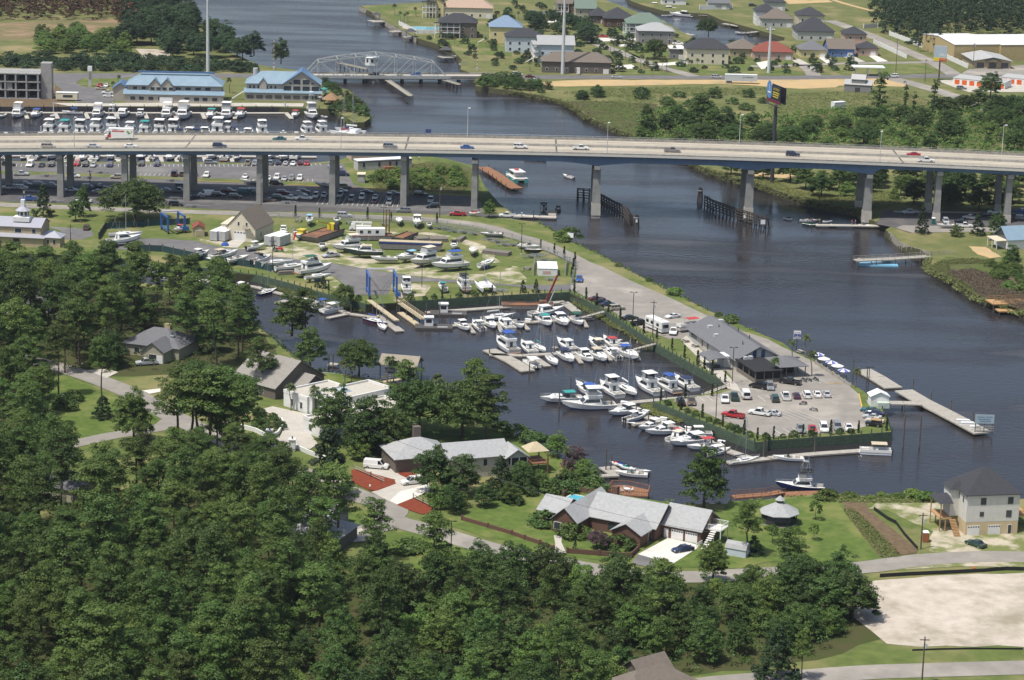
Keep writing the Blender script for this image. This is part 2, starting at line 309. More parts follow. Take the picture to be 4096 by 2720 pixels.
sheet('gazebo_lawn',tl(2,3,[(1750,330),(1900,60),(2000,-80)])+tl(3,2,[(0,1480),(500,1440),(800,1490)])+tl(3,3,[(620,-100),(760,100),(1030,430),(1050,455),(860,480),(0,480)])+tl(2,3,[(2090,545),(1900,540),(1700,520)]),M_lawn,4,step=5,amp=.2)
sheet('water_lawn',tl(2,2,[(-230,820),(0,890),(250,1020),(450,1100),(480,1140),(420,1200),(300,1260),(0,1200),(-200,1100)]),M_lawn,3,step=5,amp=.3)
sheet('white_house_lawn',tl(1,2,[(480,300),(760,310),(1000,380),(1260,430),(1700,600),(1900,800),(2361,850),(2361,1000),(1500,900),(1200,600),(600,420)]),M_lawn,2,step=5,amp=.4)
road('village_street',tl(0,2,[(150,150),(430,225),(700,300),(950,385),(1200,490),(1420,600),(1580,700),(1900,850)])+tl(1,2,[(0,1050),(300,1180),(650,1320),(950,1440),(1250,1560)])+tl(1,3,[(1250,90),(1650,205),(2080,335)])+tl(2,3,[(100,430),(500,505),(900,570),(1350,610),(1700,620),(2080,600)])+tl(3,3,[(500,560),(900,530),(1400,465),(1900,435),(2361,435),(2900,450)]),6.6,M_asph,5)
road('side_lane',tl(0,2,[(-300,1130),(100,1080),(520,990),(750,945),(1000,890),(1300,840),(1500,800),(1600,730)]),5.2,M_asph,4)
road('corner_street',tl(1,3,[(880,230),(1050,180),(1250,130),(1400,110)]),6,M_asph,4)
sheet('corner_drive',tl(1,3,[(890,190),(980,170),(1010,290),(900,300),(880,240)]),MC,6)
road('lower_road',tl(2,3,[(1200,1700),(1900,1600)])+tl(3,3,[(300,1545),(900,1500),(1400,1482),(2361,1455),(3000,1440)]),6.6,M_asph,4)
sheet('cleared_lot',tl(3,3,[(980,650),(1500,608),(2361,580),(2900,570),(2900,1290),(2361,1268),(1900,1262),(1400,1270),(1100,1235),(950,1110),(790,990),(840,760)]),M_sand,3,step=4,amp=.8)
sheet('building_site',tl(3,2,[(930,1560),(1000,1500),(1300,1500),(1540,1490)])+tl(3,3,[(1650,-60),(2361,150),(2900,160),(2900,400),(2361,390),(1800,395),(1560,410),(1480,380),(1520,200),(1300,100),(1100,0)]),M_yard,3,step=4,amp=.6)
sheet('vegetable_plot',tl(3,2,[(840,1490),(900,1490)])+tl(3,3,[(930,0),(1180,200),(1380,370),(1370,400),(1080,440),(1030,430),(840,200),(720,20),(690,-80)]),M_brown,5)
sheet('street_shoulder',tl(3,3,[(860,490),(1400,415),(1700,395),(2361,395),(2361,540),(1900,525),(1400,545),(1000,580)]),M_yard,4,step=4,amp=.4)
sheet('garage_drive',tl(2,3,[(1440,262),(1710,325),(1720,350),(1480,502),(1160,412)]),M_concw,6)
sheet('drive_apron',tl(2,3,[(1160,412),(1480,502),(1480,545),(1290,535),(1100,500)]),M_asph2,6)
sheet('front_path',tl(2,3,[(385,240),(465,230),(455,300),(500,400),(380,400),(400,320)]),MC,6)
sheet('court_drive',tl(1,2,[(30,650),(150,615),(500,690),(470,830),(570,960),(500,1010),(340,985),(290,1060),(70,965),(140,935),(230,880),(260,800),(200,700)]),MC,6)
sheet('mulch_bed',tl(1,2,[(880,1200),(950,1200),(1270,1290),(1290,1330),(1130,1390),(1060,1400),(880,1310)]),M_mulch,7)
sheet('mulch_bed',tl(1,2,[(1300,1525),(1450,1460),(1640,1540),(1600,1600)])+tl(1,3,[(1530,45),(1400,0)]),M_mulch,7)
sheet('mulch_bed',tl(1,2,[(1270,1205),(1350,1190),(1470,1240),(1440,1300),(1330,1250)]),M_mulch,7)
sheet('shared_drive',tl(1,2,[(1060,1405),(1130,1390),(1290,1330),(1280,1290),(1020,1230),(1000,1180),(1220,1180),(1450,1290),(1600,1280),(1600,1400),(1300,1520),(1230,1490)]),MC,6)
sheet('side_drive',tl(1,2,[(1230,1490),(1300,1522),(1600,1400),(1600,1330),(1330,1400)]),M_concw,7)
sheet('house_drive',tl(0,2,[(800,280),(1000,270),(1090,300),(980,355)]),MC,6)
sheet('house_drive',tl(0,2,[(1310,470),(1480,450),(1480,480),(1380,500)]),M_concw,6)
# north bank surfaces
HWY=tl(0,0,[(-700,680),(0,690),(1200,695),(2361,700)])+tl(1,0,[(460,705)])
road('highway',HWY,11.5,M_asph2,3,k=3)
sheet('restaurant_lot',tl(0,0,[(470,705),(1180,708),(1150,722),(760,725),(700,765),(760,800),(900,812),(1090,905),(1010,955),(700,945),(500,770)]),M_asph2,4)
sheet('lot_island',tl(0,0,[(720,760),(770,722),(1130,724),(1160,760),(1080,800),(880,800),(760,790)]),M_grass,5)
sheet('quay_walk',tl(0,0,[(480,950),(1000,955),(1200,950),(2361,950)])+tl(1,0,[(440,955),(440,985)])+tl(0,0,[(2361,980),(640,980)]),MC,5)
sheet('cleared_field',tl(0,0,[(-600,230),(0,210),(400,190),(1100,170),(1200,260),(860,340),(640,300),(300,360),(0,380),(-600,400)]),mat('cleared_soil',(.27,.19,.115),.95,col2=(.19,.135,.08),scale=.08,wc=True,col3=(.14,.13,.06),sc3=.04,spec=.1),1,step=8,amp=2)
sheet('sand_patch',tl(0,0,[(1250,450),(1480,455),(1580,500),(1520,545),(1300,520)]),M_sand,1,step=6,amp=1)
sheet('construction_ground',tl(0,0,[(-600,870),(0,870),(480,870),(520,760),(620,830),(640,930),(600,985),(-600,985)]),M_brown,3)
# east shore surfaces
road('highway',tl(1,0,[(2040,708),(2361,712)])+tl(2,0,[(1000,712),(2361,718)])+tl(3,0,[(600,712),(1200,705),(2361,690),(3100,680)]),11.5,M_asph2,3,k=3)
sheet('sand_shoulder',tl(2,0,[(220,765),(600,737),(1400,737),(2361,737)])+tl(3,0,[(400,730),(900,722),(1180,725),(1300,800),(900,790),(660,790),(620,805),(300,820),(0,800)])+tl(2,0,[(2250,790),(1900,772),(1300,785),(900,792),(500,800),(250,790)]),M_osand,2,step=6,amp=1)
road('village_lane',tl(2,0,[(1680,705),(1450,640),(1250,580),(1050,500),(880,440),(780,400),(700,330)]),7,M_asph,4,k=3)
road('side_road',tl(3,0,[(560,190),(700,235),(1000,350),(1300,480),(1550,590),(1720,690)]),8,M_asph,4,k=3)
road('frontage_road',tl(2,0,[(2200,610)])+tl(3,0,[(0,615),(300,600),(800,585),(1200,580),(1500,575)]),6,M_asph,5,k=3)
road('entry_road',tl(3,0,[(330,600),(400,660),(420,700)]),7,M_asph,5,k=3)
road('back_road',tl(3,0,[(1150,725),(1400,790),(1600,850),(1850,940),(2100,1040)]),9,M_asph,4,k=3)
sheet('storage_lot',tl(3,0,[(1560,745),(1720,730),(2361,700),(2900,690),(2900,850),(2361,850),(1850,850),(1700,800)]),MC,5)
sheet('store_lot',tl(3,0,[(1850,640),(2250,610),(2361,600),(2900,590),(2900,680),(2361,690),(1750,700)]),M_asph,5)
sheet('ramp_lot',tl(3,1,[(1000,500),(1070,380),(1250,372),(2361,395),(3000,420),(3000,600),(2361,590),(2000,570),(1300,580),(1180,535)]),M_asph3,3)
road('ramp_road',tl(3,1,[(1160,385),(1500,390),(2361,402),(3000,415)]),3,MC,5,k=2)
sheet('ramp_apron',tl(3,1,[(1180,535),(1240,512),(1700,520),(2361,545),(2361,590),(2000,570),(1330,580)]),M_asph,5)
sheet('shore_clearing',tl(3,1,[(1850,705),(2000,710),(2150,800),(2050,815),(1930,780)]),M_osand,2,step=3,amp=.4)
sheet('bridge_clearing',tl(2,1,[(2200,20),(2361,20)])+tl(3,1,[(280,30),(280,75),(0,70)])+tl(2,1,[(2220,60)]),M_osand,2,step=4,amp=.4)
sheet('far_clearing',tl(3,0,[(80,0),(560,0),(600,20),(200,38)]),M_osand,2,step=6,amp=1)
road('field_track',tl(3,0,[(600,0),(750,45),(960,100)]),3.5,M_osand,3,k=3)
for i,p in enumerate([tl(2,0,[(745,365),(820,345),(1150,352),(1160,375),(800,385)]),tl(2,0,[(960,420),(1130,395),(1145,420),(1000,432)]),tl(2,0,[(1290,590),(1530,570),(1680,590),(1380,608)]),tl(2,0,[(940,610),(1100,595),(1160,632),(960,645)]),tl(2,0,[(300,195),(560,170),(580,200),(330,210)]),tl(2,0,[(1450,420),(1700,400),(1720,430),(1480,440)]),tl(3,0,[(210,545),(290,545),(380,590),(270,597)]),tl(3,0,[(465,532),(560,532),(640,582),(540,585)]),tl(3,0,[(700,525),(800,525),(900,572),(800,577)]),tl(3,0,[(925,515),(1000,515),(1110,568),(1010,573)]),tl(2,0,[(2250,580),(2361,560),(2361,630),(2300,640)]),tl(2,0,[(400,130),(520,120),(640,160),(480,170)])]):
 sheet('driveway',p,M_concw if i not in(6,8)else MC,6)
for p in[tl(2,0,[(960,440),(1150,430),(1450,410),(1480,520),(1170,540)]),tl(2,0,[(1400,610),(1700,595),(2361,560),(2361,690),(1700,690)]),tl(2,0,[(920,660),(1280,632),(1480,690),(960,695)]),tl(3,0,[(0,640),(180,640),(330,690),(0,700)]),tl(3,0,[(490,618),(800,590),(1420,585),(1560,660),(1300,690),(720,697)]),tl(2,0,[(830,270),(1040,260),(1040,330),(830,330)]),tl(1,0,[(980,60),(1540,50),(1560,110),(1300,190),(1100,110)]),tl(1,0,[(1560,330),(2100,380),(2361,430),(2361,520),(1900,500),(1700,430)]),tl(3,0,[(20,550),(200,545),(270,590),(100,600)]),tl(3,0,[(300,545),(470,535),(520,585),(350,590)])]:
 sheet('green_lawn',p,M_grass,4,step=8,amp=.5)
sheet('tip_marsh',tl(2,0,[(500,940),(700,930),(1350,960),(1300,1200),(1090,1235),(850,1138),(700,1065),(610,1000)]),M_marsh,1,step=5,amp=.8)
sheet('right_marsh',tl(3,1,[(1500,880),(1650,800),(2000,820),(2150,860),(2361,900),(3000,950),(3000,1500),(2361,1290),(2020,1185),(1700,1000)]),M_marsh,1,step=5,amp=.8)
# highway bridge
def deck_z(X):return 22.25-(X-45)**2*8.2e-5
M_deck=mat('bridge_deck_concrete',(.43,.385,.30),.9,col2=(.36,.32,.25),scale=.08,wc=True,spec=.2,detail=8)
M_par=mat('parapet_concrete',(.32,.305,.27),.9,col2=(.22,.21,.19),scale=.6,wc=True,spec=.2)
M_pier=mat('pier_concrete',(.30,.295,.27),.9,col2=(.22,.22,.205),scale=.35,wc=True,spec=.2,detail=6)
M_blue=mat('blue_girder_paint',(.125,.20,.31),.6,col2=(.095,.155,.24),scale=.15,wc=True)
MG=mat('galvanised_steel',(.45,.46,.46),.45,metal=.3,var=.15)
M_dark=mat('dark_gap',(.10,.09,.08),.9)
bridge=tag(empty('highway_bridge',(0,843,0)),'long concrete highway bridge on blue steel girders crossing the river','bridge')
XS=list(range(-250,251,5));YN,YF=-14,14
def strip(name,prof,m,parent=bridge,xs=XS):
 b=MB();b.loft([[(X,y,deck_z(X)+z)for y,z in prof]for X in xs]);return b.b(name,m,parent)
strip('deck',[(YN,-.45),(YF,-.45),(YF,0),(YN,0)],M_deck)
for y0,z1 in((YN,.55),(YF-.35,.95)):
 strip('parapet',[(y0-.01,-.6),(y0+.36,-.6),(y0+.3,z1),(y0+.06,z1)],M_par)
strip('deck_edge',[(YN-.06,-.62),(YN-.015,-.62),(YN-.015,.12),(YN-.06,.12)],mat('white_edge',(.6,.58,.52),.8))
strip('median',[(-.35,0),(.35,0),(.15,.8),(-.15,.8)],M_par)
b_=MB()
for y in(-12,-8.2,-4.4,4.4,8.2,12):
 if abs(y)in(8.2,):
  for X in XS[:-1]:
   a,c=X,X+2.2;b_.quad((a,y-.07,deck_z(a)+.012),(c,y-.07,deck_z(c)+.012),(c,y+.07,deck_z(c)+.012),(a,y+.07,deck_z(a)+.012))
 else:
  b_.loft([[(X,y-.08,deck_z(X)+.012),(X,y+.08,deck_z(X)+.012)]for X in XS],close=False,caps=False)
tag(b_.b('lane_marking',M_line,bridge),kind='stuff')
MT=mat('tyre_worn_concrete',(.27,.24,.195),.9,col2=(.36,.32,.25),scale=.2,wc=True,detail=8)
for y in(-10.2,-6.3,2.6,6.3,10.2):
 b2=MB();b2.loft([[(X,y-.9,deck_z(X)+.007),(X,y+.9,deck_z(X)+.007)]for X in XS],close=False,caps=False);b2.b('wheel_track',MT,bridge)
for X in(-238,-112,-38,13,130,176):
 b2=MB();b2.quad((X,YN+.4,deck_z(X)+.016),(X+.6,YN+.4,deck_z(X)+.016),(X+.6,YF-.4,deck_z(X)+.016),(X,YF-.4,deck_z(X)+.016));b2.b('expansion_joint',M_dark,bridge)
for y0 in(YN+.18,YF-.18):
 b2=MB();top=.55 if y0<0 else 0.95
 b2.loft([[(X,y0-.05,deck_z(X)+top+.38),(X,y0+.05,deck_z(X)+top+.38),(X,y0+.05,deck_z(X)+top+.48),(X,y0-.05,deck_z(X)+top+.48)]for X in XS]);b2.b('handrail',MG,bridge)
 pm=BX(-.05,.05,-.06,.06,0,.42).mesh('rail_post',MG)
 for i in range(-80,81):
  X=i*2.6 if y0<0 else i*5.2
  if abs(X)>215:continue
  o=NO('rail_post',pm);LK(o);o.parent=bridge;o.location=(X,y0,deck_z(X)+top)
PIERX=[-196.5,-175.5,-154.2,-132.5,-111.5,-86.8,-62.2,-38.1,-14.1,27.2,78.9,119,142.6,166.5,190.5]
def gdepth(X):
 if X<-14.1 or X>121:return 1.55
 d=min(abs(X-27.2),abs(X-78.9),abs(X-119)if X>100 else 99)
 return 2.35+1.25*max(0,1-d/13)**1.4
xs2=[x*2.5 for x in range(-100,101)]
for y in(-12.6,-6.3,.0,6.3,12.6):
 b2=MB();b2.loft([[(X,y-.18,deck_z(X)-.45-gdepth(X)),(X,y+.18,deck_z(X)-.45-gdepth(X)),(X,y+.18,deck_z(X)-.44),(X,y-.18,deck_z(X)-.44)]for X in xs2]);g=b2.b('girder',M_blue,bridge)
 b2=MB();b2.loft([[(X,y-.36,deck_z(X)-.46-gdepth(X)),(X,y+.36,deck_z(X)-.46-gdepth(X)),(X,y+.36,deck_z(X)-.41-gdepth(X)),(X,y-.36,deck_z(X)-.41-gdepth(X))]for X in xs2]);b2.b('flange',M_blue,g)
 if y<-12:
  for i in range(-50,51):
   X=i*2.2
   if-16<X<124:BX(X-.04,X+.04,y-.34,y-.18,deck_z(X)-.5-gdepth(X),deck_z(X)-.5).b('stiffener',M_blue,g)
for X in PIERX:
 dz=deck_z(X)-.5-gdepth(X)
 big=X in(27.2,78.9,119);w=1.35 if big else 1;zb=-4
 for y in(-10.6,7.5):
  b2=MB();b2.frus((X-w*(1.15),X+w*1.15,y-1.7,y+1.7),(X-w*.9,X+w*.9,y-1.2,y+1.2),zb,dz-1.2);c=b2.b('column',M_pier,bridge)
  if big or X in(142.6,166.5):MB().frus((X-w*1.15-.03,X+w*1.15+.03,y-1.73,y+1.73),(X-w*1.11-.03,X+w*1.11+.03,y-1.65,y+1.65),1 if big else 2,5).b('repair_jacket',MC,c)
 BX(X-1,X+1,-13.4,13.4,dz-1.25,dz-.02).b('pier_cap',M_pier,bridge)
lamp_px=[tl(0,0,[(597,1385)])[0],tl(1,0,[(773,1390)])[0],tl(2,0,[(875,1430)])[0],tl(3,0,[(1040,1515)])[0]]
lamp_far=[tl(1,0,[(1960,1262)])[0],tl(2,0,[(2055,1335)])[0],tl(3,0,[(2110,1440)])[0]]
M_pole=paint('lamp_pole_grey',(.50,.51,.50),.5);M_lampw=paint('lamp_white',(.75,.75,.72),.4)
def street_lamp(p,h,label,arm=(1.2,.6,0),m=None,group=None):
 m=m or M_pole;o=tag(empty('street_lamp',p),label,'street lamp',group)
 MB().tube((0,0,0),(0,0,h),.13,.07,8).b('pole',m,o);MB().tube((0,0,h-.1),(arm[0],arm[1],h+.1),.06,.05,6).b('arm',m,o)
 MB().frus((arm[0]-.35,arm[0]+.45,arm[1]-.2,arm[1]+.2),(arm[0]-.25,arm[0]+.35,arm[1]-.12,arm[1]+.12),h+.0,h+.25).b('lamp_head',M_lampw,o);return o
for i,p in enumerate(lamp_px):
 X=W(p,22).x
 street_lamp((X,829.2,deck_z(X)+.1),10.5,['tall grey street lamp on near side of the bridge, leftmost of four','tall grey street lamp on near side of the bridge, second from left','tall grey street lamp above the left channel pier of the bridge','tall grey street lamp on near side of the bridge, rightmost'][i],(.3,1.4,0),group='lamps along the highway bridge')
for i,p in enumerate(lamp_far):
 X=W(p,22).x*1.02
 street_lamp((X,856.6,deck_z(X)+.1),10.5,['street lamp on far side of the bridge, leftmost of the three over the river','street lamp on far side of the bridge, middle of three','street lamp on far side of the bridge at the right picture edge'][i],(.5,-1.4,0),group='lamps along the highway bridge')
sg=tag(empty('route_sign',(W(t(1,0,1588,1260),22).x,857.2,deck_z(-20))),'small dark blue sign on two posts on far bridge parapet','sign')
BX(-1,1,-.05,.05,1.2,2.6).b('panel',paint('sign_blue_dark',(.03,.05,.16)),sg);BX(-.7,-.6,.05,.12,0,2.4).b('post',MG,sg);BX(.6,.7,.05,.12,0,2.4).b('post',MG,sg)
MCR=mat('creosoted_timber',(.035,.028,.024),.9,col2=(.07,.055,.045),scale=1.5)
def fender(label,px):
 pts=[W(p,0)for p in px];o=tag(empty('timber_fender',(*pts[0][:2],0)),label,'fender');base=pts[0]
 for i in range(len(pts)-1):
  a,c=pts[i]-base,pts[i+1]-base;L=(c-a).length;n=max(1,round(L/2.4));dr=(c-a).normalized();nv=V3((-dr.y,dr.x,0))
  for j in range(n+(i==len(pts)-2)):
   p=a.lerp(c,j/n);h=4.4+random.uniform(-.15,.25)
   MB().tube((p.x,p.y,-3),(p.x,p.y,h),.24,.2,7).b('pile',MCR,o);q=p+nv*1.5
   MB().tube((q.x+nv.x*.7,q.y+nv.y*.7,-3),(q.x-nv.x*.9,q.y-nv.y*.9,h-.5),.22,.2,7).b('pile',MCR,o)
  for z in(1,1.9,2.8,3.7,4.2):
   off=nv*-.3;MB().beam(a+off+V3((0,0,z)),c+off+V3((0,0,z)),.22,.3).b('wale',MCR,o)
 return o
fender('dark timber fender wall beside left channel pier of the highway bridge',tl(2,1,[(600,275),(710,285),(800,320),(1040,450),(1085,520)]))
fender('dark timber fender wall beside right channel pier of the highway bridge',tl(2,1,[(1775,345),(1850,385),(2080,470),(2340,545)]))
def dolphin(p,label,sign=False):
 p=W(p,0);o=tag(empty('pile_dolphin',(p.x,p.y,0)),label,'dolphin')
 for k in range(8):
  a=k*pi/4;MB().tube((1.15*cos(a),1.15*sin(a),-3),(.55*cos(a),.55*sin(a),4.6+random.uniform(-.2,.2)),.22,.2,6).b('pile',MCR,o)
 MB().tube((0,0,-3),(0,0,4.9),.28,.24,8).b('pile',MCR,o);MB().tube((0,0,3.6),(0,0,3.9),.92,.9,10).b('binding',MG,o)
 if sign:BX(-.3,.3,-1.05,-1,2.3,3.3).b('number_board',paint('board_white',(.75,.75,.72)),o)
dolphin(t(2,1,1145,540),'round cluster of dark piles nearest the camera off left fender',True)
dolphin(t(2,1,1733,285),'round cluster of dark piles at far end of the right fender')
for p,s in((t(2,1,2147,490),1.1),(t(2,1,2310,545),1.5)):
 q=W(p,0);tag(BX(-s/2,s/2,-.05,0,1.8,1.8+s).b('notice_board',paint('board_white',0),loc=(q.x,q.y-.6,0)),'small white notice board on the right fender' if s<1.2 else 'larger white notice board at near end of the right fender','sign')
MTR=mat('truss_grey_paint',(.42,.44,.42),.5,metal=.1,col2=(.33,.34,.32),scale=1)
A0=W(t(1,0,470,700));A1=W(t(1,0,2040,705));
swa=W(t(1,0,440,705));swb=W(t(1,0,1760,712));L_=(swb-swa).length;ang=math.atan2((swb-swa).y,(swb-swa).x)
ol=tag(empty('approach_span',(*A0[:2],0),ang),'low concrete road deck carrying the old highway over the river','bridge')
Lt=(A1-A0).length
BX(-8,Lt+10,-5,5,1.6,2.5).b('deck',MC,ol)
for y in(-5,5):BX(-8,Lt+10,y-.15,y+.15,2.5,3.3).b('parapet',M_par,ol)
for k in range(10):
 MB().tube((Lt*k/9,-3.5,-2),(Lt*k/9,-3.5,1.7),.5,.5,8).b('pile',M_pier,ol);MB().tube((Lt*k/9,3.5,-2),(Lt*k/9,3.5,1.7),.5,.5,8).b('pile',M_pier,ol)
sw=tag(empty('swing_bridge',(*swa[:2],LAND),ang),'grey steel truss swing bridge with cabin over its middle','bridge')
top=[(.10,7),(.23,8.6),(.36,9.6),(.50,10.6),(.64,9.6),(.77,8.6),(.90,7)]
bot=[.0,.10,.23,.36,.5,.64,.77,.90,1]
for y in(-5.6,5.6):
 tr_=BX(0,L_,y-.25,y+.25,-.3,.5).b('bottom_chord',MTR,sw)
 P=[(L_*a,y,h)for a,h in top]
 for i in range(len(P)-1):MB().beam(P[i],P[i+1],.4,.45).b('top_chord',MTR,sw)
 MB().beam((0,y,.2),P[0],.4).b('end_post',MTR,sw);MB().beam((L_,y,.2),P[-1],.4).b('end_post',MTR,sw)
 for i,p in enumerate(P):
  MB().beam((p[0],y,.2),p,.28).b('vertical',MTR,sw)
 for i in range(len(P)-1):
  if i<3:a,c=P[i],(P[i+1][0],y,.3)
  else:a,c=P[i+1],(P[i][0],y,.3)
  MB().beam(a,c,.26).b('diagonal',MTR,sw)
for a,h in top:
 MB().beam((L_*a,-5.6,h),(L_*a,5.6,h),.25).b('sway_strut',MTR,sw)
for i in range(len(top)-1):
 (a,h),(c,k)=top[i],top[i+1];MB().beam((L_*a,-5.6,h),(L_*c,5.6,k),.14).b('lateral_brace',MTR,sw);MB().beam((L_*a,5.6,h),(L_*c,-5.6,k),.14).b('lateral_brace',MTR,sw)
BX(-1,L_+1,-6.6,-6.3,.5,1.3).b('walkway_rail',MTR,sw);BX(-1,L_+1,-6.7,-5.9,.2,.3).b('walkway',MTR,sw)
BX(-.5,L_+.5,-5.1,5.1,.32,.38).b('road_surface',MC,sw)
cab=MB();cab.prism([(L_*.47+3.2*cos(q*pi/4+.39),-1+3.2*sin(q*pi/4+.39))for q in range(8)],5.6,9.2);cb=cab.b('control_cabin',paint('cabin_white',(.68,.70,.67)),sw)
for q in range(8):
 a=q*pi/4;ce=(L_*.47+3*cos(a),-1+3*sin(a),7.7);MB().box(ce,(.12,1.1,1.3),a).b('cabin_window',mat('window_glass',(.03,.04,.05),.15,spec=.8),cb)
MB().tube((L_*.47,-1,9.2),(L_*.47,-1,9.5),3.6,3.3,8).b('cabin_roof',paint('cabin_roof',(.45,.5,.5)),cb)
MB().tube((L_*.5,0,-2.5),(L_*.5,0,-.4),5,5,20).b('pivot_pier',M_pier,sw)
for a,c,lab in((t(1,0,1190,785),t(1,0,1400,930),'pale timber guide fender leading to near side of the swing bridge'),(t(1,0,1720,785),t(1,0,1850,825),'short timber guide fender at right end of the swing bridge'),(t(1,0,745,625),t(1,0,990,680),'timber guide fender on far side of the swing bridge')):
 p,q=W(a,0),W(c,0);o=tag(empty('guide_fender',(*p[:2],0)),lab,'fender');dv=q-p;n=int(dv.length/3)
 nv=V3((-dv.y,dv.x,0)).normalized()
 for k in range(n+1):
  s=dv*(k/n);MB().tube((s.x,s.y,-2),(s.x,s.y,2.2),.2,.2,6).b('pile',MCR,o);MB().tube((s.x+nv.x*2.2,s.y+nv.y*2.2,-2),(s.x+nv.x*2.2,s.y+nv.y*2.2,2.2),.2,.2,6).b('pile',MCR,o)
 MT2=mat('weathered_plank',(.33,.31,.25),.9,col2=(.24,.22,.18),scale=1.5)
 MB().beam((0,0,2.3),(dv.x,dv.y,2.3),.35,.3).b('cap_rail',MT2,o);MB().beam((nv.x*2.2,nv.y*2.2,2.3),(dv.x+nv.x*2.2,dv.y+nv.y*2.2,2.3),.35,.3).b('cap_rail',MT2,o)
 MB().beam((nv.x*1.1,nv.y*1.1,2.05),(dv.x+nv.x*1.1,dv.y+nv.y*1.1,2.05),2,.12).b('catwalk',MT2,o)
ML=mat('vehicle_glass',(.015,.018,.022),.08,spec=.9)
M_tyre=mat('tyre_rubber',(.018,.018,.018),.85);M_rim=mat('wheel_rim',(.35,.35,.36),.35,metal=.6)
M_headl=mat('headlight_lens',(.7,.7,.68),.15);M_tail=mat('taillight_lens',(.32,.02,.015),.2);M_trim=mat('black_trim',(.025,.025,.027),.6)
CARP=paint('car_paint_any',(.5,.5,.5),.28,coat=.3)
PAINT={k:paint('car_paint_'+k,c,.28,coat=.4)for k,c in dict(white=(.74,.74,.71),silver=(.46,.47,.48),grey=(.22,.23,.24),black=(.012,.012,.014),navy=(.018,.027,.075),blue=(.035,.10,.32),red=(.42,.018,.022),maroon=(.115,.012,.02),tan=(.40,.35,.27),taupe=(.24,.21,.195),green=(.018,.055,.04),teal=(.02,.11,.13),brown=(.13,.09,.06),beige=(.55,.50,.40),purple=(.06,.02,.05)).items()}
def wheel_mesh(r,w=.22):
 b=MB();n=14
 b.tube((0,-w/2,0),(0,w/2,0),r,r,n);b.cur=1;b.tube((0,-w/2-.012,0),(0,w/2+.012,0),r*.62,r*.62,10);return b.mesh('wheel',[M_tyre,M_rim],False)
def prof_body(b,prof,w,inset=.07):
 cx=sum(p[0]for p in prof)/len(prof);cz=sum(p[1]for p in prof)/len(prof)
 def sh(k):return[(cx+(x-cx)*(1-k*.02),cz+(z-cz)*(1-k*.10))for x,z in prof]
 rings=[]
 for y,k in((-w/2,1.2),(-w/2+inset,.25),(-w/2+inset*3,0),(w/2-inset*3,0),(w/2-inset,.25),(w/2,1.2)):
  rings.append([(x,y,z)for x,z in sh(k)])
 b.loft(rings)
def pane(b,q,off,inset=.09):
 q=[V3(p)for p in q];c=sum(q,V3())/4;nv=(q[1]-q[0]).cross(q[3]-q[0]).normalized()
 if nv.dot(c-V3((0,0,c.z)))<0:nv=-nv
 r=[p+(c-p).normalized()*inset+nv*off for p in q];b.poly(r);return b
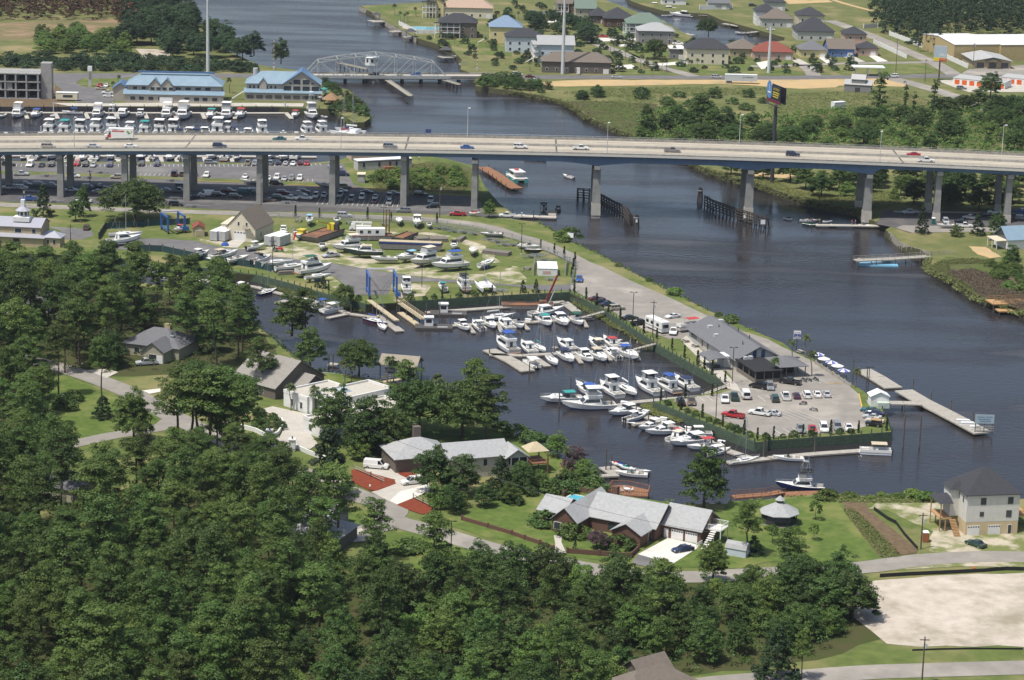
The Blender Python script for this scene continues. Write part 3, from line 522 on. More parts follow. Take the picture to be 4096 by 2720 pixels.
def make_car(kind):
 name=dict(sedan='sedan_car',suv='sport_utility_vehicle',pickup='pickup_truck',van='cargo_van',minivan='minivan',jeep='open_jeep',coupe='sports_coupe')[kind]
 r=empty(name);PROTOS.append(r);b=MB()
 if kind in('sedan','coupe'):
  L,w,h=4.75,1.8,1.42
  prof=[(-2.35,.32),(-2.38,.62),(-2.3,.86),(-1.55,.93),(-.6,.94),(.75,.93),(1.9,.80),(2.28,.68),(2.37,.50),(2.3,.30),(0,.24)]
  cb,ct,z0,z1=(-1.62,1,-.80,.80),(-.98,.22,-.60,.60),.90,h;wr=.32;wx=(-1.42,1.42)
  if kind=='coupe':ct=(-.75,.15,-.58,.58);z1=1.3
 elif kind=='suv':
  L,w=4.85,1.88
  prof=[(-2.36,.40),(-2.4,.85),(-2.34,1.05),(-.6,1.08),(.95,1.06),(1.95,.98),(2.34,.86),(2.4,.58),(2.32,.38),(0,.34)]
  cb,ct,z0,z1=(-2.34,1.15,-.86,.86),(-2.1,.42,-.72,.72),1.04,1.76;wr=.37;wx=(-1.45,1.48)
 elif kind=='minivan':
  L,w=5,1.92
  prof=[(-2.42,.36),(-2.47,.85),(-2.4,1.05),(0,1.07),(1.3,1.05),(2.1,.86),(2.42,.68),(2.47,.5),(2.38,.32),(0,.28)]
  cb,ct,z0,z1=(-2.42,1.55,-.88,.88),(-2.1,.55,-.72,.72),1.02,1.72;wr=.33;wx=(-1.5,1.55)
 elif kind=='van':
  L,w=5.5,2
  prof=[(-2.72,.42),(-2.75,1),(-2.72,1.2),(1.2,1.2),(1.75,1.15),(2.55,1),(2.74,.8),(2.75,.5),(2.6,.38),(0,.36)]
  cb,ct,z0,z1=(-2.74,1.75,-.95,.95),(-2.66,1,-.82,.82),1.15,2.08;wr=.37;wx=(-1.75,1.7)
 elif kind=='jeep':
  L,w=3.9,1.65
  prof=[(-1.9,.45),(-1.92,1),(.6,1.05),(1.75,1.02),(1.9,.95),(1.92,.5),(1.8,.42),(0,.4)]
  cb,ct,z0,z1=(-1.88,.62,-.76,.76),(-1.82,.40,-.70,.70),1.02,1.75;wr=.38;wx=(-1.2,1.25)
 else:
  L,w=5.6,1.98
  prof=[(-2.76,.45),(-2.78,.72),(-2.74,.78),(-.7,.80),(-.62,1.08),(1.1,1.1),(2.2,1.02),(2.66,.92),(2.76,.62),(2.66,.42),(0,.38)]
  cb,ct,z0,z1=(-.72,1.28,-.88,.88),(-.55,.62,-.74,.74),1.06,1.8;wr=.39;wx=(-1.72,1.72)
 prof_body(b,prof,w);b.frus(cb,ct,z0,z1)
 if kind=='pickup':
  for y in(-w/2+.03,w/2-.15):b.bx(-2.74,-.66,y,y+.12,.76,1.12)
  b.bx(-2.78,-2.66,-w/2+.05,w/2-.05,.7,1.1);
 body=b.b('body',CARP,r,smooth=False)
 if kind=='pickup':BX(-2.64,-.72,-w/2+.17,w/2-.17,.80,.83).b('bed_liner',M_trim,r)
 a0,a1,ay,by=cb[0],cb[1],cb[2],cb[3];c0,c1,cy,dy=ct
 pane(MB(),[(a1,ay,z0),(a1,by,z0),(c1,dy,z1),(c1,cy,z1)],.012).b('windshield',ML,r)
 pane(MB(),[(a0,by,z0),(a0,ay,z0),(c0,cy,z1),(c0,dy,z1)],.012,.12).b('rear_window',ML,r)
 for s in(-1,1):
  y0,y1=(ay,cy)if s<0 else(by,dy)
  if kind=='van':xa,xb,ta,tb=.45,a1-.15,.45,c1-.05
  else:xa,xb,ta,tb=a0,a1,c0,c1
  n=1 if kind in('van','coupe','pickup')else 2 if kind in('sedan','jeep')else 3
  for k in range(n):
   u,v=k/n,(k+1)/n
   q=[(xa+(xb-xa)*u,y0,z0),(xa+(xb-xa)*v,y0,z0),(ta+(tb-ta)*v,y1,z1),(ta+(tb-ta)*u,y1,z1)]
   pane(MB(),q,.012,.07).b('side_window',ML,r)
 wm_=wheel_mesh(wr)
 for x in wx:
  for s in(-1,1):
   o=NO('wheel',wm_);LK(o);o.parent=r;o.location=(x,s*(w/2-.10),wr)
 xf=max(p[0]for p in prof)
 for s in(-1,1):
  BX(xf-.10,xf+.005,s*w*.33-.2,s*w*.33+.2,.60,.76).b('headlight',M_headl,r)
  BX(-xf-.012,-xf+.10,s*w*.38-.13,s*w*.38+.13,.66,.92).b('taillight',M_tail,r)
 BX(xf-.06,xf+.03,-w*.46,w*.46,.36,.52).b('bumper',M_trim if kind in('jeep','van','pickup')else CARP,r);BX(-xf-.03,-xf+.06,-w*.46,w*.46,.38,.54).b('bumper',M_trim if kind in('jeep','van')else CARP,r)
 return proto_done(r)
CARS={}
CATS=dict(sedan='car',coupe='car',suv='car',minivan='minivan',pickup='pickup truck',van='van',jeep='jeep')
def car(kind,px,heading,col,label,group=None,z=LAND,loc=None,top=None):
 if kind not in CARS:CARS[kind]=make_car(kind)
 sw={'car_paint_any':PAINT[col]}
 c=copy_tree(CARS[kind],None,sw)
 p=loc if loc is not None else W(px,z+.7);c.location=(p[0],p[1],z if loc is None else loc[2]);c.rotation_euler=(0,0,R_(heading));s=random.uniform(.97,1.03);c.scale=(s,s,s)
 return tag(c,label,CATS[kind],group)
NOSE={'r':0,'l':180,'n':268,'f':92}
def lot(c,r,rows,group,where,heading=None):
 rows=sorted(rows,key=lambda q:q[0]);cnt={}
 for q in rows:cnt.setdefault((q[3],q[2]),[]).append(q)
 words=dict(suv='SUV',sedan='sedan',pickup='pickup truck',van='van',minivan='minivan',coupe='coupe',jeep='jeep')
 for q in rows:
  same=cnt[(q[3],q[2])];i=same.index(q)
  w=words[q[2]]
  lab=('%s %s %s'%(q[3],w,where))if len(same)==1 else '%s %s %s, %s from left'%(q[3],w,where,ORD[i])
  h=NOSE[q[4]]if isinstance(q[4],str)else q[4]
  car(q[2],t(c,r,q[0],q[1]),h,q[3],lab,group)
def on_bridge(c,r,x,y,kind,col,nose,label):
 p=W(t(c,r,x,y),21.5+.7);X=p.x
 lane={'r':min(-5.5,max(-11,p.y-843)),'l':max(4,min(11.5,p.y-843))}[nose]
 Y=843+lane
 car(kind,None,NOSE[nose],col,label,'traffic on the highway bridge',loc=(X,Y,deck_z(X)+.02))
for a in[(0,0,378,1335,'minivan','tan','r','tan minivan driving right on the highway bridge'),(0,0,803,1345,'sedan','silver','r','silver hatchback driving right below the box truck on the bridge'),(0,0,1167,1335,'sedan','white','r','white sedan driving right on the highway bridge'),(0,0,2017,1330,'suv','navy','r','large navy sport utility vehicle on left part of the bridge'),(1,0,195,1300,'sedan','teal','l','dark green sedan driving left on the highway bridge'),(1,0,422,1285,'pickup','white','l','white pickup truck driving left on the far bridge lane'),(1,0,1237,1350,'suv','grey','r','grey sport utility vehicle driving right on the bridge'),(1,0,1948,1365,'sedan','blue','r','bright blue sedan driving right on the bridge'),(2,0,77,1350,'suv','white','r','white sport utility vehicle driving right over the river on the bridge'),(2,0,633,1380,'pickup','white','r','white pickup with black bed driving right above the left channel pier'),(2,0,1472,1390,'pickup','taupe','r','taupe pickup truck driving right over the channel'),(3,0,222,1425,'suv','navy','r','navy sport utility vehicle on right part of the bridge'),(3,0,1353,1435,'coupe','red','l','red coupe driving left on the bridge'),(3,0,1456,1478,'pickup','white','r','white pickup truck in front of the red coupe on the bridge')]:on_bridge(*a)
def text_mesh(s,size,m,parent,loc,rot,name='lettering',align='CENTER',ext=.01):
 cu=bpy.data.curves.new(name,'FONT');cu.body=s;cu.size=size;cu.align_x=align;cu.align_y='CENTER';cu.extrude=ext
 o=NO(name,cu);LK(o)
 me=bpy.data.meshes.new_from_object(o.evaluated_get(bpy.context.evaluated_depsgraph_get()));bpy.data.objects.remove(o)
 me.materials.clear();me.materials.append(m);o=NO(name,me);LK(o);o.parent=parent;o.location=loc;o.rotation_euler=rot;return o
p=W(t(0,0,1010,1300),22.5);bt=tag(empty('box_truck',(p.x,848.5,deck_z(p.x)+.02),pi),'white rental box truck with red stripe and red cab driving left on the bridge','truck')
MW=paint('truck_white',(.74,.74,.72),.4);MRd=paint('truck_red',(.5,.03,.03),.35);MOr=paint('truck_green',(.10,.33,.06),.5)
BX(-5,2.6,-1.2,1.2,.75,3.95).b('cargo_box',MW,bt);BX(2.6,3.6,-1.15,1.15,3,3.95).b('attic',MW,bt)
cb_=MB();prof_body(cb_,[(2.62,.6),(2.62,2.7),(3.5,2.72),(4.05,1.75),(5,1.55),(5.15,1.2),(5.15,.55)],2);cb_.b('cab',MW,bt)
BX(2.7,3.9,1.005,1.03,.75,1.7).b('cab_door',MRd,bt);BX(2.75,3.5,1.005,1.03,1.75,2.5).b('side_window',ML,bt);MB().quad((3.53,-.85,2.62),(3.53,.85,2.62),(4.06,.85,1.85),(4.06,-.85,1.85)).b('windshield',ML,bt)
BX(-1.9,2.2,1.2,1.215,2.75,3.25).b('stripe',MRd,bt);BX(-4.6,-4.3,1.2,1.215,2.6,3.1).b('stripe',MRd,bt)
text_mesh('U-HAUL',.55,paint('truck_ink',(.02,.02,.03)),bt,(1.2,1.22,3.55),(pi/2,0,pi));text_mesh('TRUCKS RENTALS',.3,MW,bt,(.3,1.23,3),(pi/2,0,pi))
gm=MB();gm.poly([(-2.6,1.22,3),(-2.9,1.22,3.3),(-3.4,1.22,3.1),(-3.9,1.22,2.6),(-4.3,1.22,2.2),(-3.6,1.22,2.2),(-3.3,1.22,1.8),(-3.1,1.22,2.4)]);gm.b('green_picture',MOr,bt)
wm_=wheel_mesh(.45,.3)
for x in(-3.4,4.1):
 for s in(-1,1):
  o=NO('wheel',wm_);LK(o);o.parent=bt;o.location=(x,s*.98,.45)
lot(0,0,[(80,1512,'suv','black','r'),(282,1515,'van','white','n'),(385,1518,'sedan','black','n'),(475,1515,'suv','black','n'),(645,1515,'sedan','white','n'),(710,1508,'suv','red','n'),(790,1515,'suv','black','n'),(862,1518,'sedan','silver','n'),(1015,1518,'suv','navy','n'),(1230,1512,'suv','grey','n'),(1305,1510,'suv','black','n'),(1450,1512,'suv','navy','n'),(1940,1495,'suv','grey','r'),(2285,1500,'pickup','tan','f'),(2350,1505,'suv','grey','n')],'cars parked along the marina basin','parked by the marina basin beyond the bridge')
lot(1,0,[(135,1500,'suv','grey','f'),(205,1500,'sedan','navy','f'),(272,1502,'sedan','silver','f'),(343,1505,'sedan','white','n'),(407,1500,'sedan','maroon','f'),(470,1502,'sedan','red','n'),(690,1520,'suv','grey','n'),(735,1540,'sedan','silver','l')],'cars parked along the marina basin','parked by the office trailer end of the basin lot')
lot(0,1,[(1610,35,'van','purple','f'),(1683,35,'suv','brown','f'),(1790,40,'suv','grey','n'),(1905,45,'suv','white','n'),(2262,55,'sedan','white','n')],'cars in the middle parking row','parked in the middle row seen between bridge columns')
lot(1,1,[(117,72,'sedan','white','n'),(193,65,'suv','white','n'),(262,76,'sedan','silver','n'),(328,73,'suv','grey','n'),(405,72,'suv','white','n'),(187,120,'suv','black','r'),(790,35,'van','navy','r'),(820,152,'suv','tan','r'),(785,186,'sedan','white','r'),(1020,197,'sedan','navy','r'),(1268,208,'sedan','grey','r'),(1517,221,'suv','black','r')],'cars in the middle parking row','parked or moving beyond the bridge shadow')
lot(0,1,[(195,32,'pickup','silver','r'),(675,52,'suv','white','r'),(1080,62,'suv','tan','l'),(265,262,'pickup','blue','l'),(770,282,'pickup','white','l'),(1622,312,'suv','black','r')],'cars on the lot lanes','on a lane beside the bridge columns at left')
lot(0,1,[(80,158,'suv','silver','l'),(200,160,'suv','silver','r'),(228,132,'pickup','grey','r'),(365,132,'suv','grey','r'),(472,142,'pickup','grey','r'),(660,178,'sedan','silver','r'),(815,152,'suv','grey','r'),(920,152,'pickup','navy',-20),(910,195,'sedan','grey','r'),(1065,162,'pickup','white','r'),(1540,182,'sedan','grey','r'),(1650,187,'pickup','grey','r'),(1675,148,'suv','grey','r'),(1820,242,'sedan','black','r'),(1900,220,'van','white','l'),(2015,226,'suv','black','r'),(2110,192,'pickup','maroon','r'),(2170,242,'suv','black','r'),(2270,202,'van','teal','r'),(2345,192,'suv','silver','r')],'cars shaded by the bridge','in the left part of the bridge shadow')
lot(1,1,[(125,270,'sedan','brown','r'),(210,252,'suv','green','r'),(250,207,'suv','maroon','r'),(320,254,'pickup','white',-15),(390,216,'pickup','silver',-15),(437,196,'suv','maroon','r'),(455,252,'pickup','white',-15),(552,232,'suv','white','n'),(628,226,'sedan','silver','n'),(775,226,'suv','silver','n'),(880,262,'suv','grey','n'),(978,246,'suv','white','n'),(1100,246,'sedan','white','n'),(1092,282,'sedan','maroon','n'),(1230,240,'suv','grey','n'),(1228,298,'suv','grey','n'),(1612,275,'suv','silver','n'),(1630,330,'suv','black',200)],'cars shaded by the bridge','in the right part of the bridge shadow')
lot(1,1,[(1360,370,'suv','grey','l'),(815,417,'suv','silver','r'),(1860,402,'pickup','red','l'),(2315,417,'pickup','white','l'),(690,785,'pickup','silver',210)],'cars by the boatyard','on the road side of the boatyard')
car('suv',t(0,1,800,528),92,'brown','brown sport utility vehicle parked by the pavilion with silver roof')
for x,y,k,c,h,lab in[(620,1003,'pickup','blue',268,'blue pickup truck parked beside the yard gate'),(785,1182,'coupe','maroon',20,'maroon car first in the row along the basin fence'),(835,1209,'sedan','black',20,'black sedan between maroon car and navy sedan by the basin fence'),(888,1232,'sedan','navy',20,'navy sedan third in the row along the basin fence'),(968,1270,'suv','tan',25,'tan sport utility vehicle in the row along the basin fence'),(1092,1357,'sedan','black',22,'black sedan behind the lamp post along the basin fence'),(1185,1407,'pickup','black',22,'black pickup truck next to the motorhome'),(1490,1487,'pickup','white',262,'white pickup truck parked right of the motorhome'),(1485,1342,'coupe','white',215,'white coupe parked alone on the marina pavement')]:
 car(k,t(2,1,x,y),h,c,lab,'cars parked on the marina peninsula')
for x,y,k,c,h,lab in[(1555,567,'suv','black',92,'black sport utility vehicle leftmost in the restaurant lot'),(1655,562,'pickup','brown',268,'brown pickup truck at left edge of the restaurant lot'),(1963,542,'pickup','white',268,'white pickup truck left of the dark green pickup'),(2050,522,'pickup','green',92,'dark green pickup between white pickup and white van'),(2155,507,'van','white',92,'white van parked near the gangway in the restaurant lot'),(2040,687,'pickup','red',152,'red pickup truck standing in the restaurant lot'),(2285,667,'pickup','white',155,'white crew cab pickup behind the red pickup'),(2275,422,'suv','black',150,'black sport utility vehicle beside the screened porch'),(2350,405,'sedan','grey',150,'grey sedan partly hidden beside the screened porch')]:
 car(k,t(2,2,x,y),h,c,lab,'cars parked on the marina peninsula')
for x,y,k,c,h,lab in[(35,668,'sedan','silver',155,'silver sedan behind the white crew cab pickup'),(63,537,'suv','green',92,'green sport utility vehicle at left end of the centre row'),(163,517,'pickup','white',92,'white pickup in the centre row'),(262,507,'sedan','purple',92,'dark purple sedan in the centre row'),(357,502,'suv','white',92,'white sport utility vehicle in the centre row'),(453,494,'sedan','white',92,'white sedan in the centre row'),(540,492,'sedan','silver',92,'silver sedan at right end of the centre row'),(20,427,'suv','grey',268,'grey sport utility vehicle in front of the porch'),(205,382,'pickup','black',155,'black open pickup beside the motorcycles'),(303,817,'pickup','grey',268,'grey pickup truck in the row by the green bulkhead'),(410,817,'sedan','red',268,'red sedan in the row by the green bulkhead'),(515,807,'minivan','white',268,'white minivan in the row by the green bulkhead'),(642,797,'suv','grey',268,'grey sport utility vehicle in the row by the green bulkhead'),(745,802,'sedan','white',268,'white sedan at right end of the row by the green bulkhead'),(940,640,'coupe','teal',160,'teal car beside the small white shed'),(985,668,'sedan','navy',160,'navy car between teal and silver cars by the shed'),(962,700,'coupe','silver',160,'silver coupe between navy and beige cars'),(985,735,'sedan','beige',160,'beige car behind the jeep at the lot edge'),(975,768,'jeep','black',160,'black jeep with tan top at the lot corner')]:
 car(k,t(3,2,x,y),h,c,lab,'cars parked on the marina peninsula')
MB().frus((-1.86,.60,-.77,.77),(-1.84,.38,-.72,.72),1.68,1.8).b('soft_top',mat('tan_canvas',(.38,.25,.11),.9),[o for o in bpy.data.objects if o.name.startswith('open_jeep')and o.get('label')][0])
for c,r,x,y,k,co,h,lab in[(1,2,1110,1157,'van','white',-10,'white passenger van parked under the trees by the red mulch bed'),(1,2,1440,1302,'suv','white',205,'white sport utility vehicle on the pale shared driveway'),(2,3,1575,352,'sedan','navy',210,'navy sedan on the white concrete garage drive'),(3,3,1917,302,'sedan','green',130,'dark green sedan on sand before the tall unfinished house'),(0,2,1350,205,'pickup','silver',200,'silver pickup in shade by the house with grey roof')]:
 car(k,t(c,r,x,y),h,co,lab)
FARC=[(2,0,50,682,'suv','white',0,'white car entering the swing bridge on right bank'),(2,0,168,702,'sedan','maroon',0,'maroon sedan on the highway by the portable toilet'),(2,0,965,707,'sedan','silver',0,'silver sedan on the highway before the brown brick house'),(2,0,1885,707,'minivan','silver',0,'silver minivan on the highway behind the freight trailer'),(2,0,835,335,'pickup','red',180,'red pickup on white driveway of the green house'),(2,0,965,335,'sedan','silver',268,'silver car on white driveway of the green house'),(2,0,1020,354,'minivan','maroon',0,'maroon minivan on white driveway of the green house'),(2,0,1580,572,'suv','silver',180,'silver vehicle before the cream house with dark roof'),(2,0,200,102,'sedan','silver',0,'silver car in far street behind the pole, leftmost'),(2,0,295,120,'sedan','silver',0,'second silver car in far street behind the pole'),(2,0,440,132,'sedan','white',0,'white car below the far balcony stairs'),(2,0,350,180,'pickup','brown',0,'brown pickup on far white driveway'),(2,0,2220,48,'suv','black',0,'black vehicle beyond the far fence'),(2,0,1530,400,'pickup','white',0,'white pickup above the far garage deck'),(3,0,1157,699,'suv','white',180,'white vehicle on the highway before the grey pavilion roof'),(3,0,2063,685,'sedan','navy',0,'dark blue sedan on the highway at right'),(3,0,1785,810,'suv','grey',0,'grey vehicle beside the orange storage doors'),(3,0,25,268,'sedan','white',0,'white car by the far house under construction'),(1,0,840,700,'sedan','white',180,'white convertible crossing the swing bridge'),(1,0,1085,686,'suv','black',180,'black vehicle under the swing bridge cabin'),(1,0,1333,700,'sedan','silver',0,'pale blue sedan crossing the swing bridge'),(1,0,1475,686,'suv','blue',180,'blue vehicle at right of the swing bridge'),(1,0,140,684,'suv','grey',180,'grey vehicle on the highway behind the gabled blue roof'),(0,0,920,782,'sedan','red',268,'red car in the blue roofed restaurant lot'),(0,0,982,784,'sedan','white',268,'white car nearest the palm in the restaurant lot'),(0,0,930,812,'sedan','tan',180,'tan car in the blue roofed restaurant lot'),(0,0,995,852,'pickup','white',180,'white pickup in the blue roofed restaurant lot'),(0,0,1000,880,'coupe','white',180,'white coupe nearest the quay in the restaurant lot'),(3,1,1310,387,'pickup','silver',200,'silver pickup at top of the boat ramp'),(3,1,1640,472,'suv','silver',268,'silver vehicle beside the right bridge column'),(3,1,1870,437,'pickup','silver',150,'silver pickup in the shade of right bridge columns'),(3,1,1775,472,'sedan','black',180,'black car in the shade between right bridge columns'),(3,1,1990,412,'sedan','black',180,'black car behind the right bush under the bridge'),(3,1,2090,382,'sedan','white',180,'white car behind the rightmost bridge columns'),(3,1,2345,382,'pickup','blue',0,'blue pickup at right picture edge under the bridge'),(3,1,1815,510,'pickup','white',0,'white pickup towing a boat at the ramp'),(3,1,2095,627,'sedan','silver',0,'silver sedan by the blue roofed cottage'),(3,1,2340,442,'suv','grey',0,'grey vehicle at right picture edge in bridge shade')]
for c,r,x,y,k,co,h,lab in FARC:car(k,t(c,r,x,y),h,co,lab)
def bays(px0,px1,n,length,name='bay_lines',ang=None,z=LAND,lvl=7,m=None):
 a,c=W(px0,z),W(px1,z);d=(c-a).normalized();nv=V3((-d.y,d.x,0));b=MB();zz=z+.02*lvl
 for i in range(n+1):
  p=a.lerp(c,i/n);q=p+nv*length if ang is None else p+(nv*cos(ang)+d*sin(ang))*length;s=d*.07
  b.quad(*[(v.x,v.y,zz)for v in(p-s,p+s,q+s,q-s)])
 return tag(b.b(name,m or M_line),kind='structure')
bays(t(0,0,150,1540),t(0,0,2361,1540),52,5);bays(t(1,0,0,1535),t(1,0,600,1530),14,5)
bays(t(0,1,1200,52),t(0,1,1900,70),16,4.5);bays(t(1,1,80,105),t(1,1,520,112),10,5)
bays(t(1,1,560,320),t(1,1,1300,345),16,16,lvl=4)
bays(t(2,1,640,1180),t(2,1,1230,1490),14,5.2,ang=-.9);bays(t(2,2,1480,590),t(2,2,2150,545),9,5)
bays(t(3,2,-20,570),t(3,2,600,530),8,5);bays(t(3,2,120,395),t(3,2,560,405),6,5,ang=-.5);bays(t(3,2,130,880),t(3,2,830,830),8,5);bays(t(3,2,60,730),t(3,2,500,745),6,10,ang=-.6);bays(t(3,2,0,705),t(3,2,640,672),1,.1)
for c,r,x0,y0,x1,y1 in[(3,2,535,408,680,402),(3,2,838,500,866,622),(2,1,2130,1515,2190,1505)]:
 a,e=W(t(c,r,x0,y0)),W(t(c,r,x1,y1));d=(e-a).normalized();nv=V3((-d.y,d.x,0))*.15;zz=V3((0,0,.16));tag(MB().quad(a+nv+zz,e+nv+zz,e-nv+zz,a-nv+zz).b('yellow_line',M_yel),kind='structure')
kb=road('yellow_kerb',tl(1,1,[(280,136),(560,150),(720,160),(900,162),(1000,175),(1210,212),(1600,225),(2000,240)]),.5,M_yel,9)
road('yellow_kerb',tl(0,1,[(1780,102),(2050,112),(2300,120)]),.5,M_yel,9)
# boats
ME=paint('gelcoat_white',(.76,.76,.73),.25);MK=mat('deck_white',(.70,.69,.64),.5,var=.08)
MH=paint('hull_paint_any',(.76,.76,.73),.25);M_boot=paint('boot_stripe_any',(.03,.05,.13),.4);MV=mat('canvas_any',(.7,.7,.67),.85,var=.1)
M_cock=mat('cockpit_sole',(.50,.48,.43),.7);MS_=mat('boat_glass',(.02,.025,.03),.1,spec=.8);MR=mat('stainless_rail',(.62,.63,.64),.25,metal=.6);M_clear=mat('vinyl_enclosure',(.30,.31,.31),.2)
M_motor=mat('outboard_black',(.02,.02,.022),.35);M_teak=mat('teak',(.26,.14,.065),.6,col2=(.2,.11,.05),scale=4);MX=mat('vinyl_seat',(.66,.63,.56),.6)
CANV={k:mat('canvas_'+k,c,.85,var=.15)for k,c in dict(white=(.72,.72,.69),blue=(.03,.09,.34),teal=(.03,.27,.25),green=(.015,.10,.06),navy=(.02,.03,.09),red=(.42,.05,.05),tan=(.50,.43,.31),cream=(.62,.57,.45),black=(.02,.02,.022),ltblue=(.22,.45,.62)).items()}
HULL={k:paint('hull_'+k,c,.22)for k,c in dict(white=(.76,.76,.73),green=(.012,.045,.03),navy=(.015,.025,.10),cream=(.62,.60,.50),aqua=(.08,.45,.42),grey=(.35,.36,.36),black=(.02,.02,.02),red=(.3,.03,.03)).items()}
BOOT={k:paint('boot_'+k,c,.4)for k,c in dict(navy=(.03,.05,.13),black=(.02,.02,.02),red=(.22,.03,.03),blue=(.04,.12,.4),green=(.02,.09,.06)).items()}
def hull_rings(L,B,fb,rise,n=9,full=1,tr=.92,below=.45):
 rg=[]
 for i in range(n):
  s=i/(n-1);x=-L/2+L*s
  w=B/2*(tr+(1-tr)*min(1,s*2.2))if s<.55 else B/2*max(.02,(1-((s-.55)/.45)**(2.1*full)))
  zs=fb+rise*max(0,(s-.25)/.75)**1.6;zc=.05+.35*max(0,(s-.6)/.4)**2*fb;zk=-below+(below+zs*.55)*max(0,(s-.72)/.28)**2.2
  cw=w*(.86-.25*max(0,(s-.5)/.5));xr=.10*L*max(0,(s-.7)/.3)**2
  rg.append([(x+xr,-w,zs),(x+xr*.6,-cw,max(zc,zk)),(x,0,zk),(x+xr*.6,cw,max(zc,zk)),(x+xr,w,zs)])
 return rg
def hull(root,L,B,fb,rise,full=1,well=None,tr=.92,inset=.12,sole=None,below=.45):
 rg=hull_rings(L,B,fb,rise,11,full,tr,below);b=MB();b.loft(rg,close=False,caps=False)
 b.poly([rg[0][k]for k in(0,1,2,3,4)][::-1]);h=b.b('hull',MH,root,smooth=False)
 bs=MB()
 for s in(-1,1):
  k=1 if s<0 else 3
  pts=[(V3(r[k])*1,V3(r[0 if s<0 else 4]))for r in rg]
  lo=[a+V3((0,s*.012,-.02))for a,_ in pts];hi=[a.lerp(c,.22)+V3((0,s*.014,0))for a,c in pts]
  n=len(lo);bs.add(lo+hi,[(i,i+1,n+i+1,n+i)for i in range(n-1)])
 bs.b('boot_stripe',M_boot,root)
 d=MB();x0,x1=well or(9,9);iw=.82
 for i in range(len(rg)-1):
  a,c=rg[i],rg[i+1]
  za=.02
  if a[0][0]>=x0-.01 and c[0][0]<=x1+L*.05:
   for s,k in((-1,0),(1,4)):
    d.add([a[k],c[k],(c[k][0],c[k][1]*iw,c[k][2]+za),(a[k][0],a[k][1]*iw,a[k][2]+za)],[(0,1,2,3)if s>0 else(3,2,1,0)])
  else:d.add([a[0],c[0],(c[0][0],0,c[0][2]+.07),(a[0][0],0,a[0][2]+.07),c[4],a[4]],[(0,1,2,3),(3,2,4,5)])
 d.b('deck',MK,root)
 if well:
  so=sole if sole is not None else fb*.35;wb=MB()
  rr=[r for r in rg if r[0][0]>=x0-.01 and r[0][0]<=x1+L*.05]
  for i in range(len(rr)-1):
   a,c=rr[i],rr[i+1];ya,yc=a[4][1]*iw,c[4][1]*iw
   wb.add([(a[0][0],-ya,so),(c[0][0],-yc,so),(c[0][0],yc,so),(a[0][0],ya,so)],[(0,1,2,3)])
   for s in(-1,1):wb.add([(a[0][0],s*ya,so),(c[0][0],s*yc,so),(c[0][0],s*yc,c[0][2]),(a[0][0],s*ya,a[0][2])],[(0,1,2,3)])
  e=rr[-1];wb.quad((e[0][0],-e[4][1]*iw,so),(e[0][0],e[4][1]*iw,so),(e[0][0],e[4][1]*iw,e[0][2]),(e[0][0],-e[4][1]*iw,e[0][2]));wb.b('cockpit',M_cock,root)
  a=rr[0]
  if a is rg[0]:BX(-L/2,-L/2+.12,-B/2*tr*.97,B/2*tr*.97,so,fb-.02).b('transom',MH,root)
 return rg
def bowrail(root,rg,i0,h=.6):
 pts=[V3(r[4])*1 for r in rg[i0:]]
 for s in(-1,1):
  b=MB();P=[V3((p.x-.05,s*abs(p.y)*.93,p.z+h))for p in pts];Q=[V3((p.x-.05,s*abs(p.y)*.93,p.z))for p in pts]
  for i in range(len(P)-1):b.beam(P[i],P[i+1],.045)
  for i in range(len(P)):b.beam(P[i],Q[i],.035)
  b.b('bow_rail',MR,root)
def cabin(root,rect_b,rect_t,z0,z1,name='cabin',win=True,m=None,front=True,frac=(.3,.82)):
 MB().frus(rect_b,rect_t,z0,z1).b(name,m or ME,root)
 if win:
  u,v=frac
  def lerp(a,b,k):return a+(b-a)*k
  zb,zt=lerp(z0,z1,u),lerp(z0,z1,v)
  rb=[lerp(rect_b[i],rect_t[i],u)for i in range(4)];rt=[lerp(rect_b[i],rect_t[i],v)for i in range(4)]
  for s,k in((-1,2),(1,3)):
   MB().quad((rb[0]+.25,rb[k]+s*.012,zb),(rb[1]-.25,rb[k]+s*.012,zb),(rt[1]-.25,rt[k]+s*.012,zt),(rt[0]+.25,rt[k]+s*.012,zt)).b('cabin_window',MS_,root)
  if front:MB().quad((rb[1]+.015,rb[2]+.15,zb),(rb[1]+.015,rb[3]-.15,zb),(rt[1]+.015,rt[3]-.15,zt),(rt[1]+.015,rt[2]+.15,zt)).b('windshield',MS_,root)
def posts(root,x0,x1,y,z0,z1,name='support'):
 for x in(x0,x1):
  for s in(-1,1):MB().beam((x,s*y,z0),(x,s*y,z1),.05).b(name,MR,root)
def canopy(root,x0,x1,y,z,m=None,name='canopy',arch=.12):
 b=MB();n=5
 b.loft([[(x,y*cos(pi*k/n)*-1,z+arch*sin(pi*k/n))for k in range(n+1)]+[(x,-y*cos(pi*k/n)*-1,z+arch*sin(pi*(n-k)/n)-.05)for k in range(n+1)]for x in(x0,x1)]);b.b(name,m or MV,root)
def outboard(root,x,y,z,sc=1,m=None):
 b=MB();b.frus((x-.5*sc,x-.05,y-.17*sc,y+.17*sc),(x-.42*sc,x-.1,y-.12*sc,y+.12*sc),z+.25,z+.85*sc);b.bx(x-.32*sc,x-.12,y-.07,y+.07,z-.7,z+.28);b.b('outboard_motor',m or M_motor,root)
def outriggers(root,x,y,z,L=5.5):
 for s in(-1,1):MB().tube((x,s*y,z),(x-1.4,s*(y+1.1),z+L),.045,.02,5).b('outrigger',MR,root)
def antenna(root,x,y,z,h=2.2):MB().tube((x,y,z),(x-.1,y,z+h),.025,.012,4).b('antenna',MR,root)
